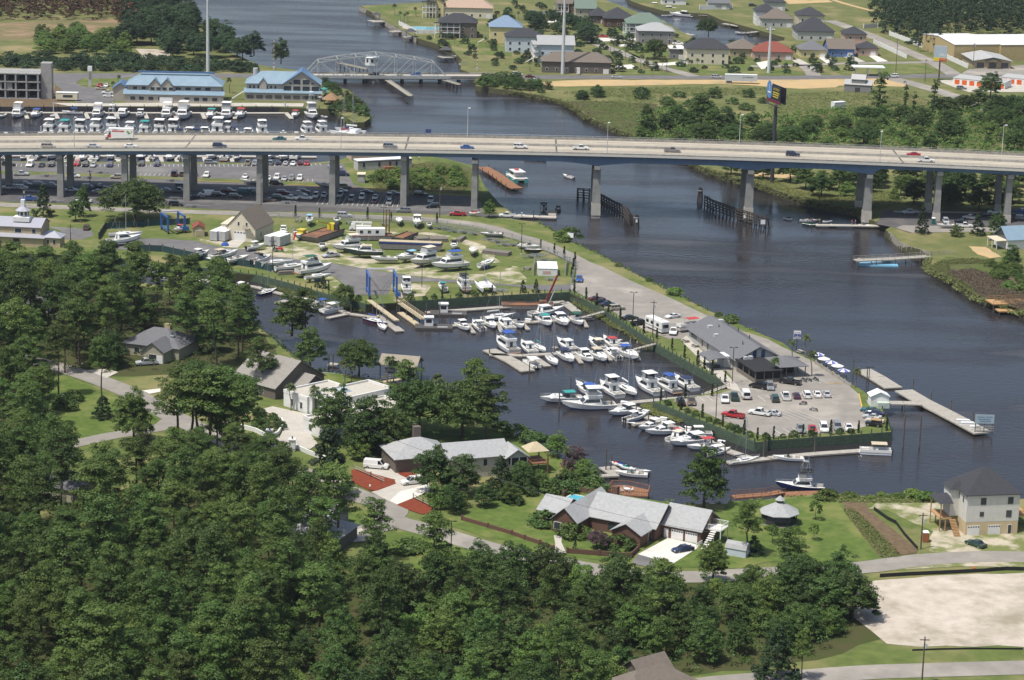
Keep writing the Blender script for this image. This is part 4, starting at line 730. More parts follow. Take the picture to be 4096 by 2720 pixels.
def make_boat(kind):
 nm=dict(cruiser='express_cruiser',sportfish='sportfishing_boat',tower='sportfishing_boat',fly='flybridge_yacht',console='centre_console_boat',runabout='runabout_boat',cuddy='cuddy_cabin_boat',sail='sailboat',sailhull='unrigged_sailboat',pontoon='pontoon_boat',ski='jet_ski',cat='power_catamaran',skiff='skiff',trawler='trawler_yacht',open='walkaround_boat',trimaran='catamaran_sailboat',ketch='sailing_catamaran')[kind]
 r=empty(nm);PROTOS.append(r)
 if kind=='cruiser':
  L,B=9.5,3.1;rg=hull(r,L,B,1.15,.5,1,(-L/2,-.2))
  b=MB();b.frus((-.4,3.4,-1.2,1.2),(.2,2.3,-.8,.8),1.3,1.95);b.b('cabin_trunk',ME,r)
  w_=MB();w_.quad((.55,-1.15,1.75),(.55,1.15,1.75),(-.15,1,2.45),(-.15,-1,2.45));w_.quad((.55,-1.15,1.75),(-.15,-1,2.45),(-1.3,-1.25,2.2),(-1.3,-1.3,1.5));w_.quad((.55,1.15,1.75),(-.15,1,2.45),(-1.3,1.25,2.2),(-1.3,1.3,1.5));w_.b('windshield',MS_,r)
  for s in(-1,1):MB().quad((.5,s*1.12,1.5),(2.2,s*1,1.5),(1.9,s*.9,1.75),(.6,s*1.02,1.75)).b('cabin_window',MS_,r)
  canopy(r,-2.9,-.1,1.25,2.55);posts(r,-2.8,-.4,1.2,1.2,2.55);bowrail(r,rg,6,.55)
  BX(-2.6,-1.6,-1,-.3,.4,1).b('helm_seat',MX,r);BX(-4.4,-3.6,-1.2,1.2,.4,.95).b('bench_seat',MX,r)
  BX(-L/2-.8,-L/2,-1.3,1.3,.25,.35).b('swim_platform',MK,r)
  for x in(.9,1.7):BX(x,x+.45,-.25,.25,1.92,1.99).b('deck_hatch',MS_,r)
 elif kind in('sportfish','tower','open'):
  L,B=12,4.1;rg=hull(r,L,B,1.2,1,.95,(-L/2,-2.2));
  cabin(r,(-2.4,2.9,-1.65,1.65),(-2,1.3,-1.35,1.35),1.4,2.9);BX(-2.42,-2.38,-.4,.4,1,2.6).b('cabin_door',MS_,r)
  bowrail(r,rg,6,.55)
  if kind!='open':
   MB().frus((-2.5,.9,-1.5,1.5),(-2.5,1.1,-1.6,1.6),2.9,3.6).b('flybridge',ME,r);BX(-.2,.5,-.6,.6,3.4,4).b('helm_console',ME,r);BX(-1.6,-.9,-.5,.5,3.5,4.1).b('helm_seat',MX,r)
   BX(-2.6,1.2,-1.6,1.6,5.25,5.36).b('hardtop',MV,r);posts(r,-2.3,.9,1.4,3.5,5.25)
   e=MB();e.quad((1,-1.45,3.6),(1,1.45,3.6),(.9,1.4,5.2),(.9,-1.4,5.2))
   for s in(-1,1):e.quad((1,s*1.47,3.6),(.9,s*1.42,5.2),(-.9,s*1.42,5.2),(-.9,s*1.47,3.6))
   e.b('enclosure',M_clear,r);antenna(r,-1,.9,5.3,2.6);antenna(r,-1,-.9,5.3,2)
  else:
   BX(-2.3,1.2,-1.5,1.5,3,3.1).b('hardtop',MV,r);antenna(r,-1,.9,3.1,2.6)
  outriggers(r,-.6,1.75,2.4,6);BX(-4.3,-3.7,-.25,.25,.5,1.2).b('fighting_chair',MX,r);BX(-3,-2.5,-1.5,1.5,.4,1.1).b('tackle_cabinet',ME,r)
  if kind=='tower':
   b=MB()
   for s in(-1,1):
    b.beam((-2.4,s*1.5,1.4),(-1.3,s*.7,9.2),.07);b.beam((1,s*1.4,3.4),(-.2,s*.7,9.2),.07)
    for z in(6.6,7.9):b.beam((-1.7+(z-6.6)*.15,s*1,z),(.25-(z-6.6)*.15,s*1,z),.05)
   for x in(-1.3,-.2):b.beam((x,-.7,9.2),(x,.7,9.2),.06)
   b.b('tuna_tower',MR,r);BX(-1.4,0,-.75,.75,8.1,8.2).b('tower_platform',ME,r);BX(-1.4,0,-.8,.8,9.2,9.28).b('tower_top',MV,r)
 elif kind in('fly','trawler'):
  L,B=11.5,4;rg=hull(r,L,B,1.3,.8,1.1,(-L/2,-3.4))
  cabin(r,(-3.4,3.2,-1.6,1.6),(-3.2,2.2,-1.35,1.35),1.5,3);BX(-3.42,-3.38,-.4,.4,1.1,2.7).b('cabin_door',MS_,r);bowrail(r,rg,6,.6)
  MB().frus((-3.6,.9,-1.5,1.5),(-3.6,1.2,-1.6,1.6),3,3.65).b('flybridge',ME,r);BX(-.6,0,-.7,.7,3.5,4.2).b('helm_console',ME,r);BX(-2.4,-1.7,-.8,.8,3.3,3.9).b('helm_seat',MX,r)
  canopy(r,-3.2,.6,1.5,5.1);posts(r,-3,.4,1.45,3.6,5.1);antenna(r,-1.5,1.4,4,3)
  if kind=='fly':
   e=MB();e.quad((1.05,-1.4,3.65),(1.05,1.4,3.65),(.6,1.4,4.7),(.6,-1.4,4.7));e.b('enclosure',M_clear,r)
  BX(-L/2-.7,-L/2,-1.6,1.6,.25,.35).b('swim_platform',M_teak,r)
 elif kind=='console':
  L,B=7.6,2.5;rg=hull(r,L,B,.85,.45,1,(-L/2,1.6));MB().frus((-.5,.6,-.5,.5),(-.5,.35,-.42,.42),.35,1.55).b('console',ME,r);MB().quad((.36,-.42,1.55),(.36,.42,1.55),(.1,.36,2),(.1,-.36,2)).b('windshield',MS_,r)
  BX(-1.4,-.9,-.5,.5,.35,1.05).b('helm_seat',MX,r);canopy(r,-1.5,1,.95,2.45,arch=.05);posts(r,-1.1,.55,.6,.4,2.45);outboard(r,-L/2,-.35,.4);outboard(r,-L/2,.35,.4)
 elif kind in('runabout','skiff'):
  L,B=6.2,2.2;rg=hull(r,L,B,.75,.3,1,(-L/2,1.2))
  if kind=='runabout':
   MB().quad((.6,-.9,.95),(.6,.9,.95),(.1,.8,1.35),(.1,-.8,1.35)).b('windshield',MS_,r)
   for s in(-1,1):BX(-1.2,-.6,s*.5-.3,s*.5+.3,.3,.95).b('seat',MX,r)
   BX(-2.9,-2.3,-.9,.9,.3,.75).b('bench_seat',MX,r)
  else:
   for x in(-1.6,.2):BX(x,x+.35,-.85,.85,.3,.5).b('thwart',MX,r)
  outboard(r,-L/2,0,.3,.9)
 elif kind=='cuddy':
  L,B=8.2,2.75;rg=hull(r,L,B,1,.45,1.05,(-L/2,-.6));cabin(r,(-.6,2.6,-1,1),(-.2,1.4,-.75,.75),1.1,1.75,'cabin_trunk')
  w_=MB();w_.quad((.35,-1,1.6),(.35,1,1.6),(-.1,.9,2.35),(-.1,-.9,2.35));w_.b('windshield',MS_,r)
  BX(-1.9,.3,-1.05,1.05,2.45,2.53).b('hardtop',MV,r);posts(r,-1.7,0,.95,1,2.45);BX(-1.6,-1,-.9,-.3,.4,1).b('helm_seat',MX,r);outboard(r,-L/2,-.35,.45);outboard(r,-L/2,.35,.45);bowrail(r,rg,6,.5);antenna(r,-1,.8,2.5,2)
 elif kind in('sail','sailhull'):
  L,B=9.6,2.9;rg=hull(r,L,B,.95,.3,.8,(-L/2,-1.9),tr=.70);MB().frus((-1.9,2.4,-.85,.85),(-1.7,2,-.65,.65),1,1.45).b('coach_roof',ME,r)
  for s in(-1,1):MB().quad((-1.4,s*.84,1.12),(1.6,s*.84,1.12),(1.4,s*.74,1.32),(-1.3,s*.74,1.32)).b('cabin_window',MS_,r)
  if kind=='sailhull':
   MB().frus((-.9,.7,-.1,.1),(-1.3,1.3,-.3,.3),-1.5,-.3).b('keel',BOOT['blue'],r);bowrail(r,rg,8,.5);return proto_done(r)
  MB().tube((.6,0,1),(.6,0,13.2),.085,.06,7).b('mast',MR,r);MB().tube((.5,0,2.4),(-3.3,0,2.3),.06,.06,6).b('boom',MR,r);MB().loft([[(x,.14*cos(a),2.5+.17*sin(a))for a in[k*pi/3 for k in range(6)]]for x in(.4,-1.5,-3.2)]).b('sail_cover',MV,r)
  b=MB();b.tube((4.7,0,1.3),(.6,0,13.1),.018,n=4);b.b('forestay',MR,r);b=MB();b.tube((-4.7,0,1),(.6,0,13.1),.018,n=4);b.b('backstay',MR,r)
  for s in(-1,1):MB().tube((.5,s*1.35,1),(.6,s*.9,8),.018,n=4).tube((.6,s*.9,8),(.6,0,13),.018,n=4).b('shroud',MR,r)
  MB().beam((.6,-.9,8),(.6,.9,8),.06).b('spreader',MR,r);bowrail(r,rg,8,.5);BX(-1.2,-.6,-.3,.3,1.45,1.5).b('deck_hatch',MS_,r)
 elif kind=='pontoon':
  for s in(-1,1):MB().tube((-3.6,s*.95,.15),(3.2,s*.95,.15),.36,.36,10).tube((3.2,s*.95,.15),(3.9,s*.95,.4),.36,.06,10).b('pontoon',MR,r)
  BX(-3.7,3.7,-1.25,1.25,.5,.62).b('deck',M_cock,r)
  for s in(-1,1):BX(-3.6,3.5,s*1.22-.03,s*1.22+.03,.66,1.3).b('side_panel',MH,r)
  BX(3.44,3.5,-1.22,1.22,.66,1.3).b('bow_panel',MH,r);BX(-3.6,-3.54,-1.22,-.4,.66,1.3).b('stern_panel',MH,r)
  for x,y in((2.2,-.8),(2.2,.8),(-2.8,.8)):BX(x-.9,x+.9,y-.3,y+.3,.62,1.15).b('bench_seat',MX,r)
  BX(-.6,0,.3,1,.62,1.5).b('helm_console',ME,r);canopy(r,-2.6,1,1.25,2.6,arch=.1);posts(r,-2.4,.8,1.2,1.3,2.6);outboard(r,-3.7,0,.4,.9)
 elif kind=='ski':
  hull(r,3,1.15,.5,.2,.9);MB().frus((-.9,1,-.3,.3),(-.9,.6,-.2,.2),.5,.9).b('cowl',MV,r);BX(-1.1,.0,-.22,.22,.85,1).b('saddle',M_motor,r);BX(.45,.55,-.35,.35,1,1.08).b('handlebar',M_motor,r)
 elif kind=='cat':
  for s in(-1,1):
   h_=MB();rg=hull_rings(11,1.5,1.3,.5,9);h_.loft([[(x,y+s*1.7,z)for x,y,z in q]for q in rg],close=False,caps=False);h_.poly([(x,y+s*1.7,z)for x,y,z in rg[0]][::-1]);h_.b('hull',HULL['aqua'],r)
  BX(-5.5,4.2,-2.4,2.4,.9,1.5).b('bridge_deck',MK,r);cabin(r,(-2.4,2.6,-1.9,1.9),(-2.2,1.6,-1.6,1.6),1.5,3.2);BX(-4.2,2.2,-2,2,3.25,3.4).b('hardtop',ME,r);posts(r,-4,-3,1.8,1.5,3.25)
  BX(-.9,.7,-.6,.6,3.4,3.75).b('life_raft',paint('raft_red',(.5,.05,.04)),r);antenna(r,0,1.2,3.4,3);bowrail(r,[[(-x,-2.4,1.5)]*4+[(x,2.4,1.5)]for x in(-3,-1,1,3,4.1)],0,.8)
 elif kind in('trimaran','ketch'):
  sp=2.2 if kind=='trimaran' else 2.6
  for s in(-1,1):
   h_=MB();rg=hull_rings(9.5,1.2,1,.4,9,.8);h_.loft([[(x,y+s*sp,z)for x,y,z in q]for q in rg],close=False,caps=False);h_.poly([(x,y+s*sp,z)for x,y,z in rg[0]][::-1]);h_.add([(x,y+s*sp,z+.02)for q in rg for x,y,z in(q[0],q[4])],[(2*i,2*i+1,2*i+3,2*i+2)for i in range(8)]);h_.b('hull',MH,r)
  MB().frus((-3.6,2.2,-sp,sp),(-3.2,1.4,-sp+.5,sp-.5),.85,1.7).b('cabin',ME,r);MB().frus((-1,1.9,-sp+.4,sp-.4),(-.8,1.3,-sp+.6,sp-.6),1.5,2).b('coach_roof',ME,r)
  for x in((.8,)if kind=='trimaran' else(1.4,-1.6)):
   MB().tube((x,0,1.5),(x,0,13.5),.10,.06,7).b('mast',MR,r)
   for s in(-1,1):MB().tube((x,s*sp,1),(x,0,12.5),.02,n=4).b('shroud',MR,r)
  MB().tube((.7,0,2.8),(-3,0,2.7),.07,.07,6).b('boom',MR,r);MB().loft([[(x,.16*cos(a),2.95+.18*sin(a))for a in[k*pi/3 for k in range(6)]]for x in(.6,-1.2,-2.9)]).b('sail_cover',MV,r)
  MB().tube((4.5,0,1.2),(.8,0,13),.02,n=4).b('forestay',MR,r)
 return proto_done(r)
BL=dict(cruiser=9.5,sportfish=12,tower=12,open=12,fly=11.5,trawler=11.5,console=7.6,runabout=6.2,skiff=6.2,cuddy=8.2,sail=9.6,sailhull=9.6,pontoon=7.4,ski=3,cat=11,trimaran=9.5,ketch=9.5)
BCAT=dict(ski='jet ski',sail='sailboat',trimaran='sailboat',ketch='sailboat',pontoon='pontoon boat',fly='yacht',trawler='yacht')
BOATS={}
def boat(kind,px,heading,L,label,canvas='white',hullc='white',boot='navy',group=None,z=.0,loc=None):
 if kind not in BOATS:BOATS[kind]=make_boat(kind)
 c=copy_tree(BOATS[kind],None,{'hull_paint_any':HULL[hullc],'canvas_any':CANV[canvas],'boot_stripe_any':BOOT[boot]})
 p=loc if loc is not None else W(px,z);c.location=(p[0],p[1],p[2]if loc is not None else z);c.rotation_euler=(random.uniform(-.01,.01),0,R_(heading));s=L/BL[kind];c.scale=(s,s,s);c['len']=L
 return tag(c,label,BCAT.get(kind,'boat'),group)
def stand(b,z0=LAND):
 L=b['len'];p=b.location;a=b.rotation_euler.z;o=tag(empty('boat_stand',(p.x,p.y,z0),a),'keel blocks and jack stands under the '+' '.join(b['label'].split()[:9]),'boat stand','stands under boats in the yard')
 M=mat('stand_steel',(.16,.16,.17),.6);h=p.z-z0
 for x in(-L*.3,L*.15):
  BX(x-.3,x+.3,-.3,.3,0,max(.1,h-.4)).b('keel_block',mat('block_timber',(.20,.15,.10),.9),o)
  for s in(-1,1):MB().tube((x,s*L*.12,0),(x,s*L*.075,h+.1),.06,.05,5).b('jack_stand',M,o)
def bt(c,r,bx,by,sx,sy,kind,L,label,canvas='white',hullc='white',boot='navy',group='boats moored in the marina',z=.0,up=.0):
 zz=z+up;a=W(t(c,r,bx,by),zz);b=W(t(c,r,sx,sy),zz);d=a-b;m=(a+b)/2
 o=boat(kind,None,math.degrees(math.atan2(d.y,d.x)),L,label,canvas,hullc,boot,group,loc=(m.x,m.y,zz))
 return o
M1=[(1,1,1195,1500,1135,1420,'sail',7.5,'white sailboat with blue sail cover at the travel lift float','blue'),(1,1,1165,1430,1035,1395,'sail',8.5,'blue hulled sailboat tied beside the travel lift float','blue','navy','red'),(1,1,1972,1500,1850,1425,'cuddy',7.8,'white cabin boat at left end of the upper dock, bow to camera'),(1,1,1988,1415,2110,1505,'cuddy',8,'white cabin boat with twin black outboards on the upper dock'),(1,1,2222,1490,2110,1395,'cruiser',8.2,'white cruiser third from left on the upper dock'),(1,1,2240,1405,2365,1490,'open',9.5,'white fishing boat backing onto upper dock left of the black canopy boat'),(1,1,2350,1362,2100,1390,'sail',10,'long white sailboat lying lengthwise behind upper dock'),(2,1,115,1490,0,1390,'console',8.2,'open centre console with black top on the upper dock','black'),(2,1,470,1310,150,1350,'open',10.5,'long white workboat lying lengthwise behind the upper dock'),(2,1,370,1465,240,1365,'open',9.8,'white cabin boat with pale green canvas on the upper dock','teal'),(2,1,530,1470,390,1360,'cruiser',9.8,'white cruiser right of the pale green canvas boat'),(2,1,655,1455,540,1365,'console',9,'green topped fishing boat with tall outriggers at the upper gangway','green'),(1,2,2220,25,2400,140,'fly',11.5,'white flybridge yacht at left end of the middle dock','blue'),(2,2,80,45,215,145,'open',9.2,'white cabin cruiser second from left in middle dock rear row'),(2,2,312,130,200,50,'sail',8,'small sailboat with green canvas on the middle dock','teal'),(2,2,420,30,590,115,'open',9.5,'white sport boat with dark bottom in middle dock rear row'),(2,2,430,265,315,150,'sail',8.8,'sailboat with navy sail cover in middle dock front row','navy'),(2,2,580,238,430,125,'cruiser',9.6,'cruiser with navy canvas in middle dock front row','navy'),(2,2,757,232,595,130,'cuddy',9,'fishing boat with long outriggers in middle dock front row'),(2,2,872,222,735,125,'cruiser',9.6,'cruiser with tan canvas in middle dock front row','tan'),(2,2,858,105,1005,208,'cuddy',8.6,'boat with twin outboards facing away in middle dock front row'),(2,2,1160,202,985,105,'cruiser',10.2,'cruiser with blue canvas at right end of the middle dock','blue'),(2,2,712,15,848,105,'cruiser',9.2,'cruiser with cream canvas in middle dock rear row','cream'),(2,2,840,5,990,95,'open',9.2,'white boat with red canvas in middle dock rear row','red'),(2,2,1070,72,972,20,'runabout',6.5,'small blue topped runabout at right of middle dock rear row','blue'),(2,2,112,200,255,290,'pontoon',7.2,'pontoon boat with red trim in the square middle dock slip'),(2,2,290,580,645,560,'cruiser',10,'large cruiser with teal and blue canvas at far left of the lower dock','teal'),(2,2,490,640,960,625,'sportfish',12.5,'largest white sportfishing boat with hardtop, side on to camera'),(2,2,612,445,770,530,'cruiser',10.2,'cruiser with blue canvas behind the largest sportfishing boat','blue'),(2,2,810,430,1010,545,'sportfish',10.5,'tall sportfishing boat with blue cockpit curtain left of the sailboat'),(2,2,1148,535,975,420,'sail',10.5,'navy hulled sailboat with tall white mast on the lower dock'),(2,2,1135,400,1375,525,'sportfish',11.2,'sportfishing boat with tall white hardtop right of the sailboat'),(2,2,1330,410,1528,500,'fly',9.6,'flybridge boat with bright blue canvas on the lower dock','blue'),(2,2,1490,370,1708,485,'open',10.2,'fishing boat with dark canvas nearest the lower gangway','navy'),(2,2,900,710,1175,655,'cruiser',8.8,'white cruiser at top of the diagonal dock'),(2,2,1255,702,1020,765,'cuddy',7.6,'small tug style boat with blue stripe on the diagonal dock','white','white','blue'),(2,2,1100,790,1240,790,'skiff',4.8,'small dark skiff on the diagonal dock','black','black','black'),(2,2,1195,840,1395,795,'cuddy',8,'white cabin boat below the dark skiff on diagonal dock'),(2,2,1275,880,1545,850,'cuddy',9.2,'white hardtop boat beside the red raft on the diagonal dock'),(2,2,1625,880,1450,940,'open',8,'stern to camera white boat mid diagonal dock','cream'),(2,2,1500,985,1785,940,'cruiser',10.2,'white express cruiser near lower end of the diagonal dock'),(2,2,1645,1020,1930,990,'console',8.6,'centre console with red canopy on the diagonal dock','red'),(2,2,1988,1035,1790,1075,'console',7,'small centre console last on the diagonal dock behind the pine'),(2,2,1640,880,1775,880,'console',7.2,'centre console with upright outriggers on landward side of diagonal dock'),(2,2,2255,1110,2015,1150,'sail',7.6,'small white sailboat alone at corner of the front float','navy'),(3,2,80,1105,318,1115,'runabout',6.6,'white runabout with red arch at the front float','red'),(3,2,875,1045,1100,1055,'pontoon',7.6,'white pontoon boat with tan canopy at end of the front float','tan'),(3,2,128,1375,495,1385,'tower',10,'navy hulled boat with tall fishing tower at the brown pier','black','navy','black'),(2,2,990,1250,1235,1265,'runabout',6.8,'white runabout with tan cover at the private dock','cream'),(2,2,1230,1228,1130,1215,'skiff',4.5,'small white skiff beside the runabout at private dock'),(2,1,480,62,568,85,'runabout',5.8,'white open motorboat drifting in the river behind the left channel pier'),(2,1,-30,50,110,135,'cat',12,'white and aqua tour catamaran at the brown pier','white','aqua'),(2,1,290,345,292,395,'pontoon',7,'dark pontoon boat with black canopy at the ramp dock','black','black'),(2,1,430,388,420,345,'runabout',6,'grey runabout with black canopy at the ramp dock','black','grey'),(2,1,75,440,235,445,'skiff',6.5,'white skiff with outboard alongside the ramp dock'),(2,0,140,1470,285,1482,'skiff',8,'long dark skiff passing under the highway bridge','black','grey','black'),(0,1,1335,930,1435,965,'pontoon',6.5,'pontoon boat half hidden by trees in the back channel'),(0,1,1500,1020,1650,1030,'runabout',6.5,'white runabout behind pine branches in back channel'),(0,1,1705,1065,1830,1040,'runabout',6.2,'white skiff behind pine crown in back channel'),(0,1,2018,1030,1890,1050,'console',6.6,'white centre console by the dark wharf in back channel'),(0,1,2180,1080,2065,1100,'runabout',6,'white runabout left of the pair in back channel'),(0,1,2295,1075,2150,1130,'console',7,'white centre console with black engine in back channel'),(1,1,180,1120,20,1165,'sail',8,'navy hulled sailboat at left of the back channel dock','green','navy'),(1,1,440,1210,570,1230,'skiff',6,'white covered skiff behind the big pine on back dock'),(1,1,520,1280,640,1255,'pontoon',6.5,'pontoon boat with folded blue top behind the big pine','blue'),(1,1,590,1330,790,1290,'pontoon',7.4,'blue and white pontoon boat on the back dock finger'),]
for a in M1:
 a=a+('white','white','navy')[len(a)-9:]
 bt(*a)
for x,y,c in((965,1155,'red'),(1005,1165,'blue'),(1050,1190,'teal'),(1085,1195,'white')):boat('ski',t(2,2,x,y),150,3,{'red':'purple and red','blue':'blue','teal':'teal','white':'white'}[c]+' jet ski on the private floating dock',c,'white',group='jet skis on the private dock',z=.55)
tag(MB().loft([[(x*1.6*k,y*.8*k,z)for x,y in[(cos(q),sin(q))for q in[j*pi/6 for j in range(12)]]]for k,z in((.9,0),(1,.15),(.95,.3),(.6,.32))]).b('inflatable_raft',paint('raft_pink',(.6,.12,.12)),loc=W(t(2,2,1515,828),.55)),'red inflatable raft lying on the diagonal dock','raft')
for x,y,h,L,k,cv,lab in[(185,460,160,3,'ski','black','jet ski with rider approaching the public ramp dock'),(360,512,175,3.2,'ski','green','green jet ski at left end of the public ramp dock'),(415,516,10,3,'ski','green','second green jet ski at the public ramp dock'),(590,522,185,3,'ski','white','white jet ski midway along the public ramp dock'),(370,478,0,6,'runabout','white','white runabout behind left end of the public ramp dock'),(545,485,0,3,'ski','navy','dark jet ski behind the public ramp dock'),(870,530,0,6.2,'runabout','navy','white and navy runabout alongside the public ramp dock')]:
 boat(k,t(3,1,x,y),h,L,lab,cv,'green' if cv=='green' else 'white','navy','craft at the public ramp dock')
row1=[(20,1080,'runabout',6,'navy'),(165,1075,'fly',10.5,'white'),(330,1075,'cruiser',9,'blue'),(485,1078,'skiff',4.5,'white'),(900,1075,'fly',10,'white'),(1130,1072,'open',10,'white'),(1293,1075,'cuddy',8,'white'),(1540,1080,'trawler',11,'white'),(1690,1088,'fly',12.5,'white'),(1945,1082,'cruiser',10,'teal'),(2090,1085,'sportfish',12,'white'),(2215,1078,'cruiser',10,'red')]
for i,(x,y,k,L,cv)in enumerate(row1):boat(k,t(0,0,x,y),268,L*1.2,'white boat bow to camera in the quay row below blue roofs, %s from left'%ORD[i],cv,group='boats in the quay row')
boat('console',t(0,0,680,1052),180,8,'centre console with blue canopy lying lengthwise at the quay dock','blue',group='boats in the quay row')
boat('cruiser',t(1,0,360,1075),268,9,'white cruiser with red patch left of the tower boat at the quay','red',group='boats in the quay row')
boat('tower',t(1,0,515,1080),285,13.5,'large sportfishing boat with tall tower at end of the quay','white',group='boats in the quay row')
boat('runabout',t(1,0,630,1085),300,5,'white dinghy beside the tower boat at end of the quay','white',group='boats in the quay row')
row2=[(465,1238,'fly',11.5,'white'),(605,1240,'fly',11,'teal'),(745,1238,'sportfish',11,'white'),(893,1238,'fly',11.5,'white'),(1040,1238,'tower',12.5,'white'),(1205,1245,'trawler',10,'white'),(1340,1242,'fly',10.5,'teal'),(1475,1240,'sportfish',11.5,'white'),(1605,1240,'sportfish',11.5,'white'),(1755,1245,'cruiser',10,'white'),(1660,1250,'cruiser',9,'navy'),(1820,1250,'cruiser',9,'navy'),(1890,1246,'cuddy',9,'white'),(2095,1240,'fly',10,'white'),(2020,1240,'fly',13,'white'),(2165,1232,'console',7,'navy'),(2290,1246,'cruiser',9,'white')]
for i,(x,y,k,L,cv)in enumerate(row2):boat(k,t(0,0,x,y),88,L*1.22,'white boat stern to camera in the dock row behind the bridge, %s from left'%ORD[i],cv,group='boats in the dock row behind the bridge')
for x,y,k,L,cv,h,lab in[(55,1235,'fly',13,'white',100,'large flybridge yacht in dock row behind bridge, left of the empty slip'),(250,1243,'runabout',7,'white',95,'small runabout in the slip between yachts behind bridge'),(465,1235,'fly',11.5,'white',110,'flybridge yacht left of the blue striped yacht behind bridge'),(600,1228,'trawler',11.5,'white',110,'blue striped motor yacht near the sailing catamaran')]:
 boat(k,t(1,0,x,y),h,L,lab,cv,group='boats in the dock row behind the bridge')
kt=boat('ketch',t(1,0,850,1240),160,12.5,'white two masted sailing catamaran behind the bridge with flag','white',group='boats in the dock row behind the bridge')
fl=tag(empty('flag',(kt.location.x-1,kt.location.y-3.5,2)),'American flag hanging from the two masted catamaran','flag')
fb=MB()
for k in range(7):fb.quad((-1.6,0,k*.2),(1.6,0,.35+k*.2),(1.6,0,.45+k*.2),(-1.6,0,.1+k*.2))
fb.b('red_stripes',paint('flag_red',(.5,.03,.05)),fl);MB().quad((-1.6,.02,0),(1.6,.02,.35),(1.6,.02,1.75),(-1.6,.02,1.4)).b('cloth',paint('flag_white',(.75,.75,.75)),fl);MB().quad((.1,-.02,.95),(1.6,-.02,1.1),(1.6,-.02,1.75),(.1,-.02,1.58)).b('canton',paint('flag_blue',(.03,.05,.2)),fl)
row3=[(45,1470,'console',7,'ltblue'),(215,1465,'runabout',6,'white'),(330,1455,'fly',10,'white'),(480,1455,'sportfish',11,'white'),(640,1475,'cruiser',10,'white'),(765,1470,'cruiser',9,'blue'),(880,1470,'sportfish',9.5,'white'),(1030,1460,'fly',10.5,'white'),(1110,1460,'cruiser',9,'white'),(1305,1462,'cruiser',9.5,'navy'),(1405,1470,'console',7,'ltblue'),(1570,1465,'cruiser',10,'cream'),(1675,1470,'cuddy',8.5,'white'),(1945,1455,'open',10.5,'black'),(2080,1462,'fly',10,'white'),(2185,1465,'runabout',7,'white')]
for i,(x,y,k,L,cv)in enumerate(row3):boat(k,t(0,0,x,y),268 if i%2 else 88,L,'boat seen under the bridge girder beside the basin lot, %s from left'%ORD[i],cv,'navy' if i==9 else 'white',group='boats beside the basin lot')
for x,y,k,L,lab in[(110,1460,'fly',10,'white yacht under the bridge right of the column at the basin lot'),(255,1462,'sportfish',10.5,'white sportfishing boat under bridge above silver car'),(355,1460,'pontoon',9,'flat topped pontoon boat under the bridge above the white car')]:boat(k,t(1,0,x,y),268,L,lab,'white',group='boats beside the basin lot')
for x,y,k,L,h,lab in[(1180,35,'runabout',7,0,'small white boat in the far canal, leftmost'),(1290,65,'cruiser',10,170,'white cruiser at the long far canal dock'),(1350,75,'runabout',7,0,'runabout next to the far canal cruiser'),(1470,105,'cruiser',11,0,'white cruiser beside the dark canal boathouse'),(1560,150,'cruiser',11.5,160,'white cruiser nearest the big round oak in the canal'),(1425,152,'skiff',6,0,'white skiff near the green roofed house'),(2125,315,'runabout',7,180,'small blue and white boat right of the round oak')]:boat(k,t(2,0,x,y),h,L,lab,'white',group='boats in the far canal')
